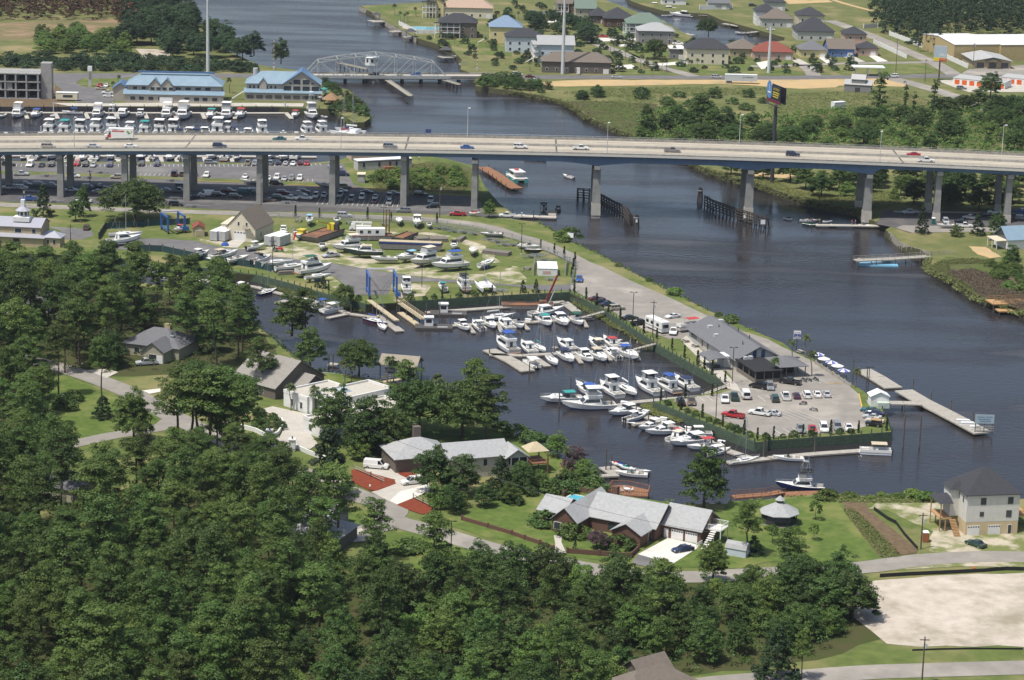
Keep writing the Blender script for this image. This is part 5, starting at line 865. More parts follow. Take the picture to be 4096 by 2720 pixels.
Y_=[(1,1,490,490,495,465,'console',7.2,'console boat with light blue canopy standing by the yard fence','ltblue','white','black'),(1,1,1320,490,1320,460,'sailhull',7.5,'white unrigged hull standing by the yard fence','white','white','black'),(1,1,1487,510,1487,475,'cruiser',9.2,'white cruiser on blue cradle by the yard fence','white','white','blue'),(1,1,1598,525,1598,508,'runabout',5,'small white boat right of the cradled cruiser'),(1,1,740,735,985,715,'fly',10.2,'white flybridge boat beside the green hulled boat ashore','cream'),(1,1,855,775,1155,775,'open',11,'dark green hulled boat with tan hardtop ashore','tan','green','black'),(1,1,605,740,620,690,'runabout',6.6,'white shrink covered boat near the yard tractor'),(1,1,1105,830,1278,830,'runabout',7.4,'low white open boat ashore beside the rusty trailer'),(1,1,1300,835,1505,795,'cruiser',8.6,'cruiser with light blue cover ashore','ltblue'),(1,1,1435,880,1690,830,'fly',11,'large cream motor yacht with navy bottom ashore','cream','cream','navy'),(1,1,1655,910,1935,880,'fly',11.2,'motor yacht with bright blue canvas ashore','blue'),(1,1,1822,735,1830,690,'cuddy',6.8,'small cabin boat ashore by the stacked dock','black'),(1,1,1998,775,2002,730,'sailhull',8,'bow on white sailboat hull ashore propped with timber'),(1,1,2192,850,2055,895,'sailhull',8.4,'white sailboat hull with blue keel ashore','white','white','blue'),(1,1,1370,1060,1400,1140,'sportfish',8.6,'flybridge boat with blue cockpit cover ashore in the front row'),(1,1,1700,1070,1740,1115,'cuddy',6.6,'small boat with teal canvas ashore in the front row','teal'),(1,1,1880,1050,1940,1110,'fly',9.2,'flybridge boat with black canvas ashore in the front row','black'),(1,1,2080,1060,2140,1110,'trimaran',8,'white sailing catamaran with blue sail cover ashore','blue'),(1,1,690,915,365,960,'fly',11.2,'flybridge yacht with dark green canopy ashore by the bulkhead','green'),(1,1,668,985,460,1005,'sailhull',7.8,'small white hull beside the green canopy yacht'),(1,1,440,900,200,920,'sail',10,'sailboat with tall mast ashore beside the green canopy yacht'),(1,1,310,865,70,880,'sailhull',9.5,'long white hull ashore behind the masted sailboat'),(1,1,145,815,-60,870,'cuddy',8.5,'white cabin boat ashore at left of the masted sailboat','black'),(1,1,50,710,-70,730,'console',6.8,'white console boat ashore by the silver trailers'),(0,1,1930,770,1755,815,'cuddy',7.6,'white fishing boat first in the left yard row','white','white','black'),(0,1,2190,780,1930,825,'cruiser',9.8,'cruiser with tan canvas in the left yard row','tan'),(0,1,2280,820,2090,850,'runabout',7.6,'white runabout right of tan canvas cruiser in the left yard row'),(0,1,1620,570,1690,545,'cuddy',6,'small boat with red top hanging in the blue boat hoist','red','white','red'),(0,1,1290,645,980,675,'open',10.5,'large white motorboat behind the dark mesh fence'),(0,1,1280,605,1010,610,'sail',9.5,'sailboat with green canvas behind the dark mesh fence','green'),(1,1,365,600,368,565,'runabout',6,'small white boat beside the yellow workboat'),(1,1,250,590,255,555,'cuddy',6.5,'covered white boat behind the silver trailers'),(1,1,745,490,748,460,'runabout',6.2,'grey boat on trailer by the yard fence','black','grey','black'),(1,1,2100,605,2255,605,'runabout',6.4,'grey runabout on trailer by the curved fence','navy','grey','black'),(2,1,225,725,75,705,'runabout',6.6,'white runabout on trailer near the yard lamp','navy'),(2,1,255,755,140,745,'skiff',5.5,'dark skiff on trailer near the yard lamp','black','black','black'),(1,1,2052,410,1978,405,'ski',3.4,'jet ski on trailer behind the red pickup','red','white','red'),(1,1,580,140,700,150,'runabout',6.6,'white runabout on trailer beside the yellow kerb'),(2,1,1545,1460,1720,1440,'pontoon',7.2,'pontoon boat stored beside the restaurant wall','red'),(3,1,1595,520,1690,520,'runabout',5.5,'boat on trailer behind the white pickup at public ramp'),(0,1,2270,112,2361,118,'runabout',6.5,'white boat on trailer beside the verge under bridge')]
for i,a in enumerate(Y_):
 a=a+('white','white','navy')[len(a)-9:];small=a[7]<7;up=.75 if small else 1.15
 o=bt(*a[:9],canvas=a[9],hullc=a[10],boot=a[11],group='boats ashore',z=LAND,up=up)
 if 'trailer' not in a[8]and 'hoist' not in a[8]and a[6]!='pontoon':stand(o)
M_trl=mat('trailer_steel',(.40,.41,.41),.5,metal=.4)
def trailer(px,h,L,label,m=None,z=LAND,loc=None):
 p=loc or W(px,z+.3);o=tag(empty('boat_trailer',(p[0],p[1],z),R_(h)),label,'trailer','boat trailers');m=m or M_trl
 for s in(-1,1):MB().beam((-L/2,s*.8,.55),(L*.2,s*.8,.55),.1,.14).b('side_rail',m,o);MB().beam((L*.2,s*.8,.55),(L*.42,0,.55),.1,.14).b('side_rail',m,o)
 MB().beam((L*.4,0,.55),(L/2,0,.5),.1,.12).b('tongue',m,o)
 for x in(-L*.4,-L*.1,L*.2):MB().beam((x,-.8,.52),(x,.8,.52),.08).b('cross_member',m,o)
 for s in(-1,1):MB().beam((-L*.45,s*.45,.75),(L*.1,s*.45,.75),.12,.08).b('bunk',m,o)
 w_=wheel_mesh(.3,.2)
 for x in(-.9,-.2):
  for s in(-1,1):q=NO('wheel',w_);LK(q);q.parent=o;q.location=(x-L*.05,s*1,.3)
 return o
for x,y,h,L,lab in[(455,52,0,7,'empty boat trailer on the lot lane left of bridge column'),(850,70,0,6.5,'empty boat trailer on the lot lane right of bridge column'),(950,22,0,6,'empty trailer beside the painted bay'),(1610,96,0,7,'empty trailer along the verge at centre'),(1820,335,0,8,'long empty trailer by the marina road'),(520,290,0,5,'small trailer behind conical tree'),(300,198,0,6,'trailer in bridge shade at far left'),(1640,262,0,6,'trailer in bridge shade by the third column')]:trailer(t(0,1,x,y),h,L,lab)
for x,y,h,L,lab in[(395,462,90,6.5,'empty trailer by the yard fence at left'),(855,485,110,6,'empty v shaped trailer by the yard fence'),(950,470,90,7,'trailer with frame by the yard fence'),(1190,495,100,6,'empty trailer beside the yard lamp post'),(1700,535,35,6,'green trailer first in the yard trailer row'),(1780,545,35,6,'light trailer second in the yard trailer row'),(1850,565,20,7,'third trailer in the yard trailer row'),(1940,575,20,7,'fourth trailer in the yard trailer row'),(2040,590,15,7,'fifth trailer in the yard trailer row'),(2180,640,15,7,'sixth trailer in the yard trailer row'),(2250,660,15,7,'seventh trailer in the yard trailer row'),(2320,690,15,7,'eighth trailer in the yard trailer row'),(310,300,10,6,'white trailer in front of white pickups in bridge shade'),(2240,1110,160,6,'light trailer behind the catamaran ashore')]:trailer(t(1,1,x,y),h,L,lab)
for x,y,h,L,lab in[(30,690,20,7,'ninth trailer in the yard trailer row, left of lamp'),(200,800,15,8,'flat trailer nearest the yard lamp'),(260,785,15,7,'dark trailer behind the flat trailer'),(320,830,15,7,'tandem trailer by the cypress row'),(130,915,250,6,'v shaped trailer left of the white shed'),(380,1010,0,5,'small dark trailer before the white shed')]:trailer(t(2,1,x,y),h,L,lab)
# docks, piers and bulkheads
MD=mat('dock_plank',(.37,.345,.295),.9,col2=(.28,.26,.22),scale=1.2);M_dockd=mat('dark_dock',(.07,.065,.06),.9)
MP=mat('dock_pile',(.12,.105,.08),.9,col2=(.075,.065,.05),scale=1.5);M_gwood=mat('green_treated_timber',(.07,.108,.066),.85,col2=(.042,.066,.042),scale=1.2);MBW=mat('brown_decking',(.26,.125,.06),.85,col2=(.19,.09,.045),scale=1.5)
def dock(label,px,w=2.2,z=.5,m=None,piles=None,sec=6,name='floating_dock',group='docks',off=None,pile_h=2.6,thick=.35,rails=False,cat='dock'):
 pts=[W(p,z)for p in px];base=pts[0];o=tag(empty(name,(base.x,base.y,0)),label,cat,group);m=m or MD
 for i in range(len(pts)-1):
  a,c=pts[i]-base,pts[i+1]-base;L=(c-a).length;n=max(1,round(L/sec));d=(c-a)/n
  nv=V3((-d.y,d.x,0)).normalized()
  for k in range(n):
   p,q=a+d*k,a+d*(k+1);e=d.normalized()*.04
   MB().beam(V3((p.x+e.x,p.y+e.y,z-thick/2)),V3((q.x-e.x,q.y-e.y,z-thick/2)),w,thick).b('deck_section',m,o)
   if piles:
    s=nv*(w/2+.16)*(1 if piles>0 else-1)
    if piles==2:
     for u in(1,-1):MB().tube((p.x+s.x*u,p.y+s.y*u,-2.5),(p.x+s.x*u,p.y+s.y*u,z-.1 if pile_h==0 else pile_h),.15,.14,7).b('pile',MP,o)
    elif k%2==0:MB().tube((p.x+s.x,p.y+s.y,-2.5),(p.x+s.x,p.y+s.y,pile_h+random.uniform(-.4,.5)),.16,.14,7).b('pile',MP,o)
  if rails:
   for u in(1,-1):
    s=nv*(w/2-.06)*u;h=1
    MB().beam((a.x+s.x,a.y+s.y,z+h),(c.x+s.x,c.y+s.y,z+h),.07,.1).b('handrail',m,o);MB().beam((a.x+s.x,a.y+s.y,z+h*.5),(c.x+s.x,c.y+s.y,z+h*.5),.05,.07).b('mid_rail',m,o)
    for k in range(int(L/2)+1):
     p=a+(c-a)*(k/max(1,int(L/2)));MB().beam((p.x+s.x,p.y+s.y,z),(p.x+s.x,p.y+s.y,z+h),.08).b('rail_post',m,o)
 return o
def pile(px,h,label,group='mooring piles',r=.16,m=None):
 p=W(px,0);return tag(MB().tube((0,0,-2.5),(0,0,h*.9),r,r*.9,8).tube((0,0,h*.9),(0,0,h),r*.98,r*.5,8).b('mooring_pile',m or MP,loc=(p.x,p.y,0)),label,'pile',group)
dock('floating dock from lower gangway behind the sportfishing boats',tl(2,2,[(1745,518),(1400,545),(1070,575)]),2.2,piles=1)
dock('long diagonal floating dock lined with white dock boxes',tl(2,2,[(955,590),(1300,725),(1650,865),(2000,1020),(2235,1098)]),2.4,piles=-1)
dock('front float along the green bulkhead at peninsula tip',tl(2,2,[(1985,1128),(2361,1088)])+tl(3,2,[(10,1085),(450,1045),(880,1015)]),2.4,piles=1,pile_h=4.6)
dock('short finger dock by the tug style boat',tl(2,2,[(1110,780),(1310,745)]),1.6)
dock('middle floating dock running from the second gangway',tl(2,2,[(-210,130),(100,140),(400,122),(760,112),(1180,95)]),2.2,piles=1,pile_h=2.2)
dock('wide outer float at left end of the middle dock',[t(1,2,2150,85),t(2,2,0,190),t(2,2,150,285)],4)
dock('finger float between pontoon slip and sailboat',tl(2,2,[(180,140),(330,240)]),2)
for i,(x0,y0,x1,y1)in enumerate([(590,140,640,210),(700,120,560,60),(1130,110,1170,180),(850,120,910,185),(420,70,380,60)]):dock('%s narrow finger of the middle dock from left'%ORD[i],tl(2,2,[(x0,y0),(x1,y1)]),1.2)
dock('upper floating dock running left from the first gangway',tl(1,1,[(1800,1432),(2100,1415),(2361,1402)])+tl(2,1,[(200,1398),(540,1378),(750,1365)]),2,piles=1,pile_h=2.2)
for i,(c,x0,y0,x1,y1)in enumerate([(1,1960,1430,2010,1500),(1,2230,1420,2270,1495),(2,90,1400,150,1470),(2,650,1375,690,1445)]):dock('%s narrow finger of the upper dock from left'%ORD[i],tl(c,1,[(x0,y0),(x1,y1)]),1.2)
dock('back float along the solid green wall',tl(1,1,[(1570,1312),(1900,1288),(2361,1255)])+tl(2,1,[(250,1230),(490,1212)]),2.4)
dock('angled float closing the upper basin corner',tl(2,1,[(480,1215),(600,1305)]),2.8)
dock('back channel dock curving to the travel lift',tl(0,1,[(1430,945),(1600,970),(2000,1030),(2361,1075)])+tl(1,1,[(170,1122),(350,1168),(750,1280),(860,1322),(1140,1362)]),1.8,piles=1,pile_h=2.4)
dock('finger of the back channel dock by the blue pontoon',tl(1,1,[(660,1362),(850,1322)]),1.8)
dock('small finger float at left of back channel',tl(1,1,[(195,1225),(285,1200)]),2.2)
dock('low work floats beside the travel lift slip',tl(1,1,[(1135,1335),(1230,1410),(1330,1485)]),2.6)
dock('low float along the right travel lift runway',tl(1,1,[(1330,1310),(1500,1430)]),1.8,m=mat('pale_plank',(.45,.38,.25),.9))
for i,(a,b_)in enumerate([((1040,1195),(1300,1385)),((1290,1195),(1545,1370))]):
 dock(['left','right'][i]+' timber runway of the boat lift slip',tl(1,1,[a,b_]),1.5,z=LAND+.05,m=mat('pale_plank',(.45,.38,.25),.9,col2=(.33,.27,.18)),piles=2,pile_h=0,name='lift_runway',rails=(i==1),cat='pier')
for x,y,lab in((1640,1440,'dark fuel float with white booth near the travel lift'),(1775,1315,'dark float with white booth by the back dock')):
 p=W(t(1,1,x,y),.5);o=tag(empty('fuel_float',(p.x,p.y,0),.05),lab,'float');BX(-5.2,5.2,-2.6,2.6,-.2,.55).b('deck',M_dockd,o)
 BX(-2.6,-.2,-.2,2,.55,2.9).b('booth',paint('booth_white',(.72,.72,.69)),o);BX(-2.8,0,-.4,2.2,2.9,3.05).b('booth_roof',paint('booth_white',0),o);BX(-2.2,-.6,-.23,-.2,1.5,2.5).b('booth_window',MS_,o);BX(1,3.8,-1.6,-1.3,.55,.75).b('fuel_pipe',paint('booth_white',0),o)
for i,(c,r,x,y)in enumerate([(2,2,1035,585),(2,2,1235,665),(2,2,1398,733),(2,2,1620,820),(2,2,1932,947),(2,1,150,1390)]):
 p=W(t(c,r,x,y),.6);o=tag(empty('dock_box',(p.x,p.y,.5),-.45),'white dock box on the diagonal dock, %s from left'%ORD[i]if i<5 else 'white dock box on the upper dock','dock box');MB().frus((-.9,.9,-.4,.4),(-.85,.85,-.36,.36),0,.6).b('box',paint('booth_white',0),o);MB().frus((-.95,.95,-.45,.45),(-.8,.8,-.3,.3),.6,.72).b('lid',paint('booth_white',0),o)
def gangway(a,b_,za,zb,label,w=1.6):
 p,q=W(a,za),W(b_,zb);o=tag(empty('gangway',(p.x,p.y,0)),label,'gangway');d=q-p;nv=V3((-d.y,d.x,0)).normalized();P0=V3((0,0,za));P1=V3((d.x,d.y,zb))
 MB().beam(P0,P1,w,.18).b('walkway',MD,o)
 for s in(-1,1):
  u=nv*s*w/2;up=V3((0,0,1.05));MB().beam(P0+u+up,P1+u+up,.09).b('handrail',MP,o);MB().beam(P0+u+up*.5,P1+u+up*.5,.06).b('mid_rail',MP,o)
  for k in range(7):e=P0.lerp(P1,k/6)+u;MB().beam(e,e+up,.08).b('rail_post',MP,o)
 return o
gangway(t(2,2,1760,505),t(2,2,1990,420),.6,LAND+.1,'grey timber gangway to the lower dock by the restaurant')
gangway(t(2,2,1110,90),t(2,2,1340,30),.6,LAND+.1,'grey timber gangway to the middle dock')
gangway(t(2,1,590,1375),t(2,1,850,1305),.6,LAND+.1,'grey timber gangway to the upper dock')
dock('outer upper river float right of the umbrellas',tl(3,2,[(870,270),(1000,340),(1160,440)]),5,piles=-1,name='river_dock',pile_h=3.2)
dock('long outer river dock with white lockers and sign',tl(3,2,[(1250,460),(1420,560),(1600,650),(1800,755),(1985,855)]),5,piles=1,name='river_dock',pile_h=3.4,z=.9)
dock('timber pier from white shed to the long river dock',tl(3,2,[(1060,575),(1250,577),(1420,582)]),3,z=2,piles=2,pile_h=0,name='timber_pier',cat='pier',thick=.3)
for i,(x,y,s)in enumerate([(1800,762,1.6),(1840,785,1.6),(1908,820,1.2)]):tag(MB().frus((-s,s,-.45,.45),(-s*.95,s*.95,-.4,.4),0,.7).frus((-s*1.02,s*1.02,-.48,.48),(-s*.9,s*.9,-.4,.4),.7,.85).b('dock_locker',paint('booth_white',0),loc=W(t(3,2,x,y),.95)),'white locker on the long river dock, %s from shore end'%ORD[i],'locker')
p=W(t(3,2,1990,850),.9);o=tag(empty('dock_sign',(p.x,p.y,.9)),'pale blue sign on timber stand at end of the river dock','sign');BX(-2.3,2.3,-.05,.05,2.2,4.4).b('panel',paint('sign_pale',(.38,.48,.52)),o)
for x in(-2.1,0,2.1):BX(x-.1,x+.1,.06,.24,-.5,4.4).b('post',MP,o)
for z in(.3,.9,1.4):BX(-2.3,2.3,-.02,.06,z,z+.2).b('board',MD,o)
[BX(x0,x1,-.07,-.05,z,z+.16).b('faded_line',paint('ink_blue',(.10,.17,.25)),o)for x0,x1,z in((-1.8,0,3.7),(.3,1.9,3.75),(-1.6,1.4,3.15),(-1.2,1.6,2.65))]
for i,(x,y)in enumerate([(1245,990),(1395,990)]):pile(t(3,2,x,y),8.2,['left','right'][i]+' of two tall piles standing in open water off the green bulkhead',r=.2)
for i,(x,y,h)in enumerate([(865,1215,5.5),(910,1215,4.2)]):pile(t(2,2,x,y),h,['left','right'][i]+' tall pile at the private floating dock')
for i,(c,r,x,y,h)in enumerate([(2,2,540,450,3.5),(2,2,436,620,4.5),(2,2,160,300,3),(1,1,1570,1400,5.5),(1,1,1693,1400,6),(2,1,1540-940,1300,4),(1,2,672,290,4.5),(1,2,710,260,4),(2,2,1180,175,3)]):
 pile(t(c,r,x,y),h,['pile beside the teal and blue cruiser bow','pile between two large boats at far left of lower dock','pile at the corner of the pontoon slip','left dark pile by the fuel float','right dark pile by the fuel float','pile at upper gangway float','left pile at the little dock by the white house','right pile at the little dock by the white house','pile at right end of the middle dock'][i])
dock('private L shaped floating dock with jet skis',tl(2,2,[(870,1165),(980,1235)]),4,z=.5);dock('private grey walkway from shrubs to the floating dock',tl(2,2,[(690,1230),(800,1250),(985,1242)]),1.8,z=.7,piles=2,pile_h=0)
dock('brown timber pier with rails beside the tower boat',[t(2,2,2040,1445),t(2,2,2361,1420),t(3,2,130,1395)],2.4,z=1.8,m=MBW,piles=2,pile_h=0,rails=True,name='timber_pier',cat='pier');dock('brown timber landing below the tower boat',tl(3,2,[(130,1425),(300,1415),(500,1410)]),3.4,z=1.2,m=MBW,piles=2,pile_h=0,name='timber_pier',cat='pier')
p=W(t(2,2,1060,1400),1.8);o=tag(empty('viewing_deck',(p.x,p.y,0),-.12),'brown timber viewing deck with white patio table over the water','deck');pl=[(-4.5,-3.2),(4.8,-2.6),(4.8,2.2),(0,4.6),(-3.6,4.2)]
MB().prism(pl,1.65,1.85).b('decking',MBW,o)
for i in range(5):
 a,c=V3((*pl[i],0)),V3((*pl[(i+1)%5],0));n=max(2,int((c-a).length/.35))
 MB().beam(a+V3((0,0,2.85)),c+V3((0,0,2.85)),.14,.1).b('handrail',MBW,o)
 b2=MB()
 for k in range(n):e=a.lerp(c,k/n);b2.beam(e+V3((0,0,1.85)),e+V3((0,0,2.82)),.06)
 tag(b2.b('balusters',MBW,o),kind='stuff');MB().tube((a.x*.95,a.y*.95,-2),(a.x*.95,a.y*.95,1.65),.16,.16,7).b('pile',MP,o)
MWh=paint('booth_white',0)
pt=tag(empty('patio_table',(p.x,p.y,1.85)),'round white patio table on the brown viewing deck','table');MB().tube((0,0,.68),(0,0,.74),.7,.7,14).b('table_top',MWh,pt);MB().tube((0,0,0),(0,0,.68),.06,.06,6).b('pedestal',MWh,pt)
def chair(pz,rz,label,m=None,group='white garden chairs'):
 o=tag(empty('garden_chair',pz,rz),label,'chair',group);m=m or MWh
 BX(-.25,.25,-.25,.25,.4,.45).b('seat',m,o);BX(-.25,-.2,-.25,.25,.45,.95).b('backrest',m,o)
 for x in(-.22,.22):
  for y in(-.22,.22):BX(x-.02,x+.02,y-.02,y+.02,0,.4).b('leg',m,o)
for k in range(4):a=k*pi/2+.4;chair((p.x+1.2*cos(a),p.y+1.2*sin(a),1.85),a+pi,'white chair at the patio table on the viewing deck')
dock('pale concrete ramp dock left of the channel pier',tl(2,1,[(-300,405),(0,420),(200,425),(410,432)]),3,z=.8,m=MC,piles=-1,pile_h=3);dock('short dark finger of the ramp dock',tl(2,1,[(370,420),(375,375)]),2.6,z=.6,piles=2,pile_h=2.4)
dock('brown timber pier with tour catamaran',[t(1,1,2090,-30),t(1,1,2200,30),t(1,1,2361,145),t(2,1,50,168)],4.5,z=1.2,m=MBW,piles=2,pile_h=2.2,name='timber_pier',cat='pier')
dock('long public dock below right bridge columns',tl(3,1,[(440,505),(700,507),(1000,512),(1280,522)]),2.2,z=.9,m=MC);dock('grey timber pier with railings above the blue float',tl(3,1,[(805,830),(1150,815),(1450,795),(1700,775)]),3.2,z=1.9,piles=2,pile_h=0,rails=True,name='timber_pier',cat='pier')
p=W(t(3,1,1010,865),.3);o=tag(empty('blue_float',(p.x,p.y,0),0),'light blue floating swim platform moored at the grey pier','float');BX(-6.2,6.2,-2.6,2.6,-.1,.45).b('deck',paint('float_blue',(.22,.50,.68)),o);BX(-6.2,6.2,2.3,2.6,.45,1.3).b('back_wall',paint('float_white',(.6,.66,.68)),o);BX(-6.2,-5.9,-2.6,2.3,.45,.9).b('end_wall',paint('float_white',0),o);BX(4.2,5.6,1.2,2.25,.45,1.6).b('locker',paint('float_white',0),o)
dock('long floating quay dock below the blue roofed restaurants',tl(0,0,[(-500,1036),(0,1036),(1200,1038),(2361,1040)])+tl(1,0,[(300,1040)]),2.4,m=MC,sec=12)
for i,x in enumerate((245,525,805,1080,1350,1620,1880,2160)):dock('quay dock finger, %s from left'%ORD[i],tl(0,0,[(x-15,1042),(x+8,1092)]),1.6,m=MC)
dock('quay dock finger nearest the restaurant terrace',tl(1,0,[(280,1042),(330,1092)]),1.8,m=MC)
dock('long floating dock hidden in part behind the bridge parapet',tl(0,0,[(-500,1262),(0,1262),(1200,1268),(2361,1275)])+tl(1,0,[(700,1280)]),2.4,m=MC,sec=12)
for i,x in enumerate((65,220,380,530,680,830,980,1130,1270,1410,1545,1690,1830,1950,2100,2230)):dock('finger behind the bridge parapet, %s from left'%ORD[i],tl(0,0,[(x,1262),(x-12,1215)]),1.5,m=MC)
for i,x in enumerate((370,700)):dock(['left','right'][i]+' finger beside the two masted catamaran',tl(1,0,[(x+20,1275),(x,1210)]),1.6,m=MC)
dock('floating dock beside the basin lot under the bridge',tl(0,0,[(-500,1432),(0,1432),(1200,1436),(2361,1440)])+tl(1,0,[(560,1445)]),2.4,m=MC,sec=12)
for i,x in enumerate((260,700,820,1080,1350,1480,1620,1880,2130)):dock('finger under the bridge girder, %s from left'%ORD[i],tl(0,0,[(x,1440),(x+14,1490)]),1.5,m=MC)
for i,(x,y,h)in enumerate([(495,1035,4.2),(1042,1035,4.2),(380,1235,3.2)]):pile(t(0,0,x,y),h,['left','right','small front'][i]+' white capped steel pile in the left marina',m=mat('steel_pile',(.45,.47,.48),.5),r=.3)
pile(t(1,0,268,1035),4.2,'white capped steel pile near the restaurant terrace',m=mat('steel_pile',0),r=.3)
def bulkhead(label,px,z0=-.6,z1=LAND+.12,post_h=1,sp=2.6,solid=True,m=None,name='bulkhead',rails=0,zc=LAND):
 m=m or M_gwood;pts=[W(p,zc)for p in px];base=pts[0];o=tag(empty(name,(base.x,base.y,0)),label,'bulkhead')
 for i in range(len(pts)-1):
  a,c=pts[i]-base,pts[i+1]-base;L=(c-a).length;n=max(1,round(L/sp));d=(c-a)/n;nv=V3((-d.y,d.x,0)).normalized();
  A3=V3((a.x,a.y,0));D3=V3((d.x,d.y,0))
  for k in range(n+(i==len(pts)-2)):
   p=A3+D3*k-nv*.16*SGN[0];MB().tube((p.x,p.y,-1.5),(p.x,p.y,z1+post_h*random.uniform(.7,1.15)),.15,.14,7).b('post',m,o)
   if k<n:
    q=A3+D3*k;e=q+D3
    if solid:
     nb=4;hh=(z1-z0)/nb
     for j in range(nb):MB().beam((q.x,q.y,z0+hh*(j+.5)),(e.x,e.y,z0+hh*(j+.5)),.10+random.uniform(-.012,.012),hh-.05).b('board',m,o)
    for j in range(rails):
     zz=z1-.1-j*.62;w=nv*-.3*SGN[0];MB().beam((q.x+w.x,q.y+w.y,zz),(e.x+w.x,e.y+w.y,zz),.12,.30).b('rail',m,o)
 return o
SGN=[1]
SGN[0]=-1
bulkhead('solid green timber bulkhead along the peninsula tip facing the camera',tl(2,2,[(2235,945),(2361,943)])+tl(3,2,[(0,930),(1145,850)]))
bulkhead('green timber bulkhead at river end of the peninsula beside the parked cars',tl(3,2,[(1145,850),(1060,640)]))
SGN[0]=1
bulkhead('green railed timber bulkhead along the diagonal dock',tl(2,2,[(2235,945),(1300,570)]),solid=True,rails=3)
bulkhead('green railed timber bulkhead in front of the restaurant lawn',tl(2,2,[(1955,395),(1360,60)])+tl(2,1,[(1270,1568),(840,1290),(535,1135)]),rails=3)
bulkhead('high solid green timber wall behind the upper basin',tl(2,1,[(530,1135),(0,1160)])+tl(1,1,[(1300,1225)]),z1=LAND+.35)
bulkhead('curved green timber bulkhead left of the travel lift',tl(1,1,[(1010,1240),(720,1170),(350,1060),(0,970)]),rails=3)
bulkhead('green timber bulkhead along the back channel behind pines',tl(0,1,[(2361,970),(2000,920),(1600,880),(1320,840),(900,800)]),rails=3)
bulkhead('grey timber bulkhead at far left behind the pines',tl(0,1,[(300,790),(0,760),(-300,740)]),rails=3)
bulkhead('dark sheet bulkhead along the quay below the blue roofs',tl(0,0,[(-500,985),(0,985),(1200,987),(2361,988)])+tl(1,0,[(440,990),(730,1010)]),m=mat('sheet_bulkhead',(.035,.035,.04),.9),post_h=.9,sp=6,z1=LAND+.1)
bulkhead('low timber retaining wall around the right green point',tl(3,1,[(1115,572),(1240,682),(1500,762)]),m=MD,post_h=.2,sp=2.5)
bulkhead('timber retaining wall at the far left grassy point',tl(1,0,[(955,62),(1060,105),(1180,195),(1330,275),(1480,355)]),m=MD,post_h=.3,sp=4)
bulkhead('white seawall below the lawn of the flat roofed house',tl(1,2,[(480,285),(580,300),(760,310)]),m=M_concw,post_h=.0,sp=4)
bulkhead('pale seawall around the lawn point with shrubs',tl(2,2,[(0,872),(200,982),(450,1090)]),m=MC,post_h=0,sp=4)
o=tag(empty('post_fence',(0,0,0)),'long row of short dark posts along the grassy river edge','fence');pts=[W(p)for p in tl(2,1,[(250,500),(420,590),(590,680),(790,780),(1240,1018),(1800,1298),(2340,1535)])]
for i in range(len(pts)-1):
 a,c=pts[i],pts[i+1];n=max(1,round((c-a).length/5.5))
 for k in range(n):e=a.lerp(c,k/n);MB().tube((e.x,e.y,LAND),(e.x,e.y,LAND+1.3),.13,.12,6).b('post',MP,o)
for lab,px,w,z in[('white railed dock house platform at the far point',tl(1,0,[(1060,195),(1170,190)]),9,2.2),('grey covered dock platform second at the far point',tl(1,0,[(1245,290),(1350,285)]),6,1.6),('dark boathouse platform third at the far point',tl(1,0,[(1380,345),(1470,340)]),7,1.6),('dark pier head right of the swing bridge cabin',tl(1,0,[(1700,525),(1800,520)]),7,1.6),('short walkway to the dark pier head',tl(1,0,[(1800,512),(1905,515)]),2.5,1.6),('grey landing at end of the long far walkway',tl(1,0,[(1880,595),(1950,595)]),7,1.8),('long grey far walkway right of the swing bridge',tl(1,0,[(1950,585),(2150,580),(2361,575)]),2.2,1.8)]:
 dock(lab,px,w,z,piles=2,pile_h=0,name='shore_dock',rails=w>5)
for lab,x,y,w,m in[('small open pavilion on the white far dock',1110,165,4,None),('dark roofed boathouse at the far dock',1425,320,5,None),('dark roofed pavilion on the pier head right of swing bridge',1750,490,5,None)]:
 p=W(t(1,0,x,y+25),1.8);o=tag(empty('dock_pavilion',(p.x,p.y,1.8)),lab,'pavilion');mr=mat('dark_shingle',(.07,.07,.075),.9)
 for sx in(-1,1):
  for sy in(-1,1):BX(sx*w*.45-.1,sx*w*.45+.1,sy*w*.3-.1,sy*w*.3+.1,0,3).b('post',MP,o)
 MB().frus((-w*.6,w*.6,-w*.42,w*.42),(-w*.15,w*.15,-.05,.05),3,4.6).b('roof',mr,o)
for lab,px in[('long white canal dock with boats',tl(2,0,[(1250,50),(1500,70),(1720,60)])),('grey canal dock by the oak',tl(2,0,[(1400,100),(1620,125),(1810,140)])),('dark canal dock right of the oak',tl(2,0,[(1950,215),(2100,240),(2230,250)])),('grey canal dock at right',tl(2,0,[(2170,300),(2320,285)])),('tan canal landing before the grey house',tl(2,0,[(1560,300),(1680,325)]))]:dock(lab,px,3,1.4,piles=2,pile_h=2.5,name='shore_dock')
for lab,px,w,z in[('unfinished orange timber deck at the right edge',tl(3,1,[(2040,1215),(2200,1210),(2361,1200)]),6,2.6),('lower pale deck below the unfinished deck',tl(3,1,[(2110,1290),(2300,1285)]),3.5,1.2)]:dock(lab,px,w,z,m=mat('fresh_timber',(.42,.25,.11),.85),piles=2,pile_h=0,rails=z>2,name='timber_deck',cat='deck')
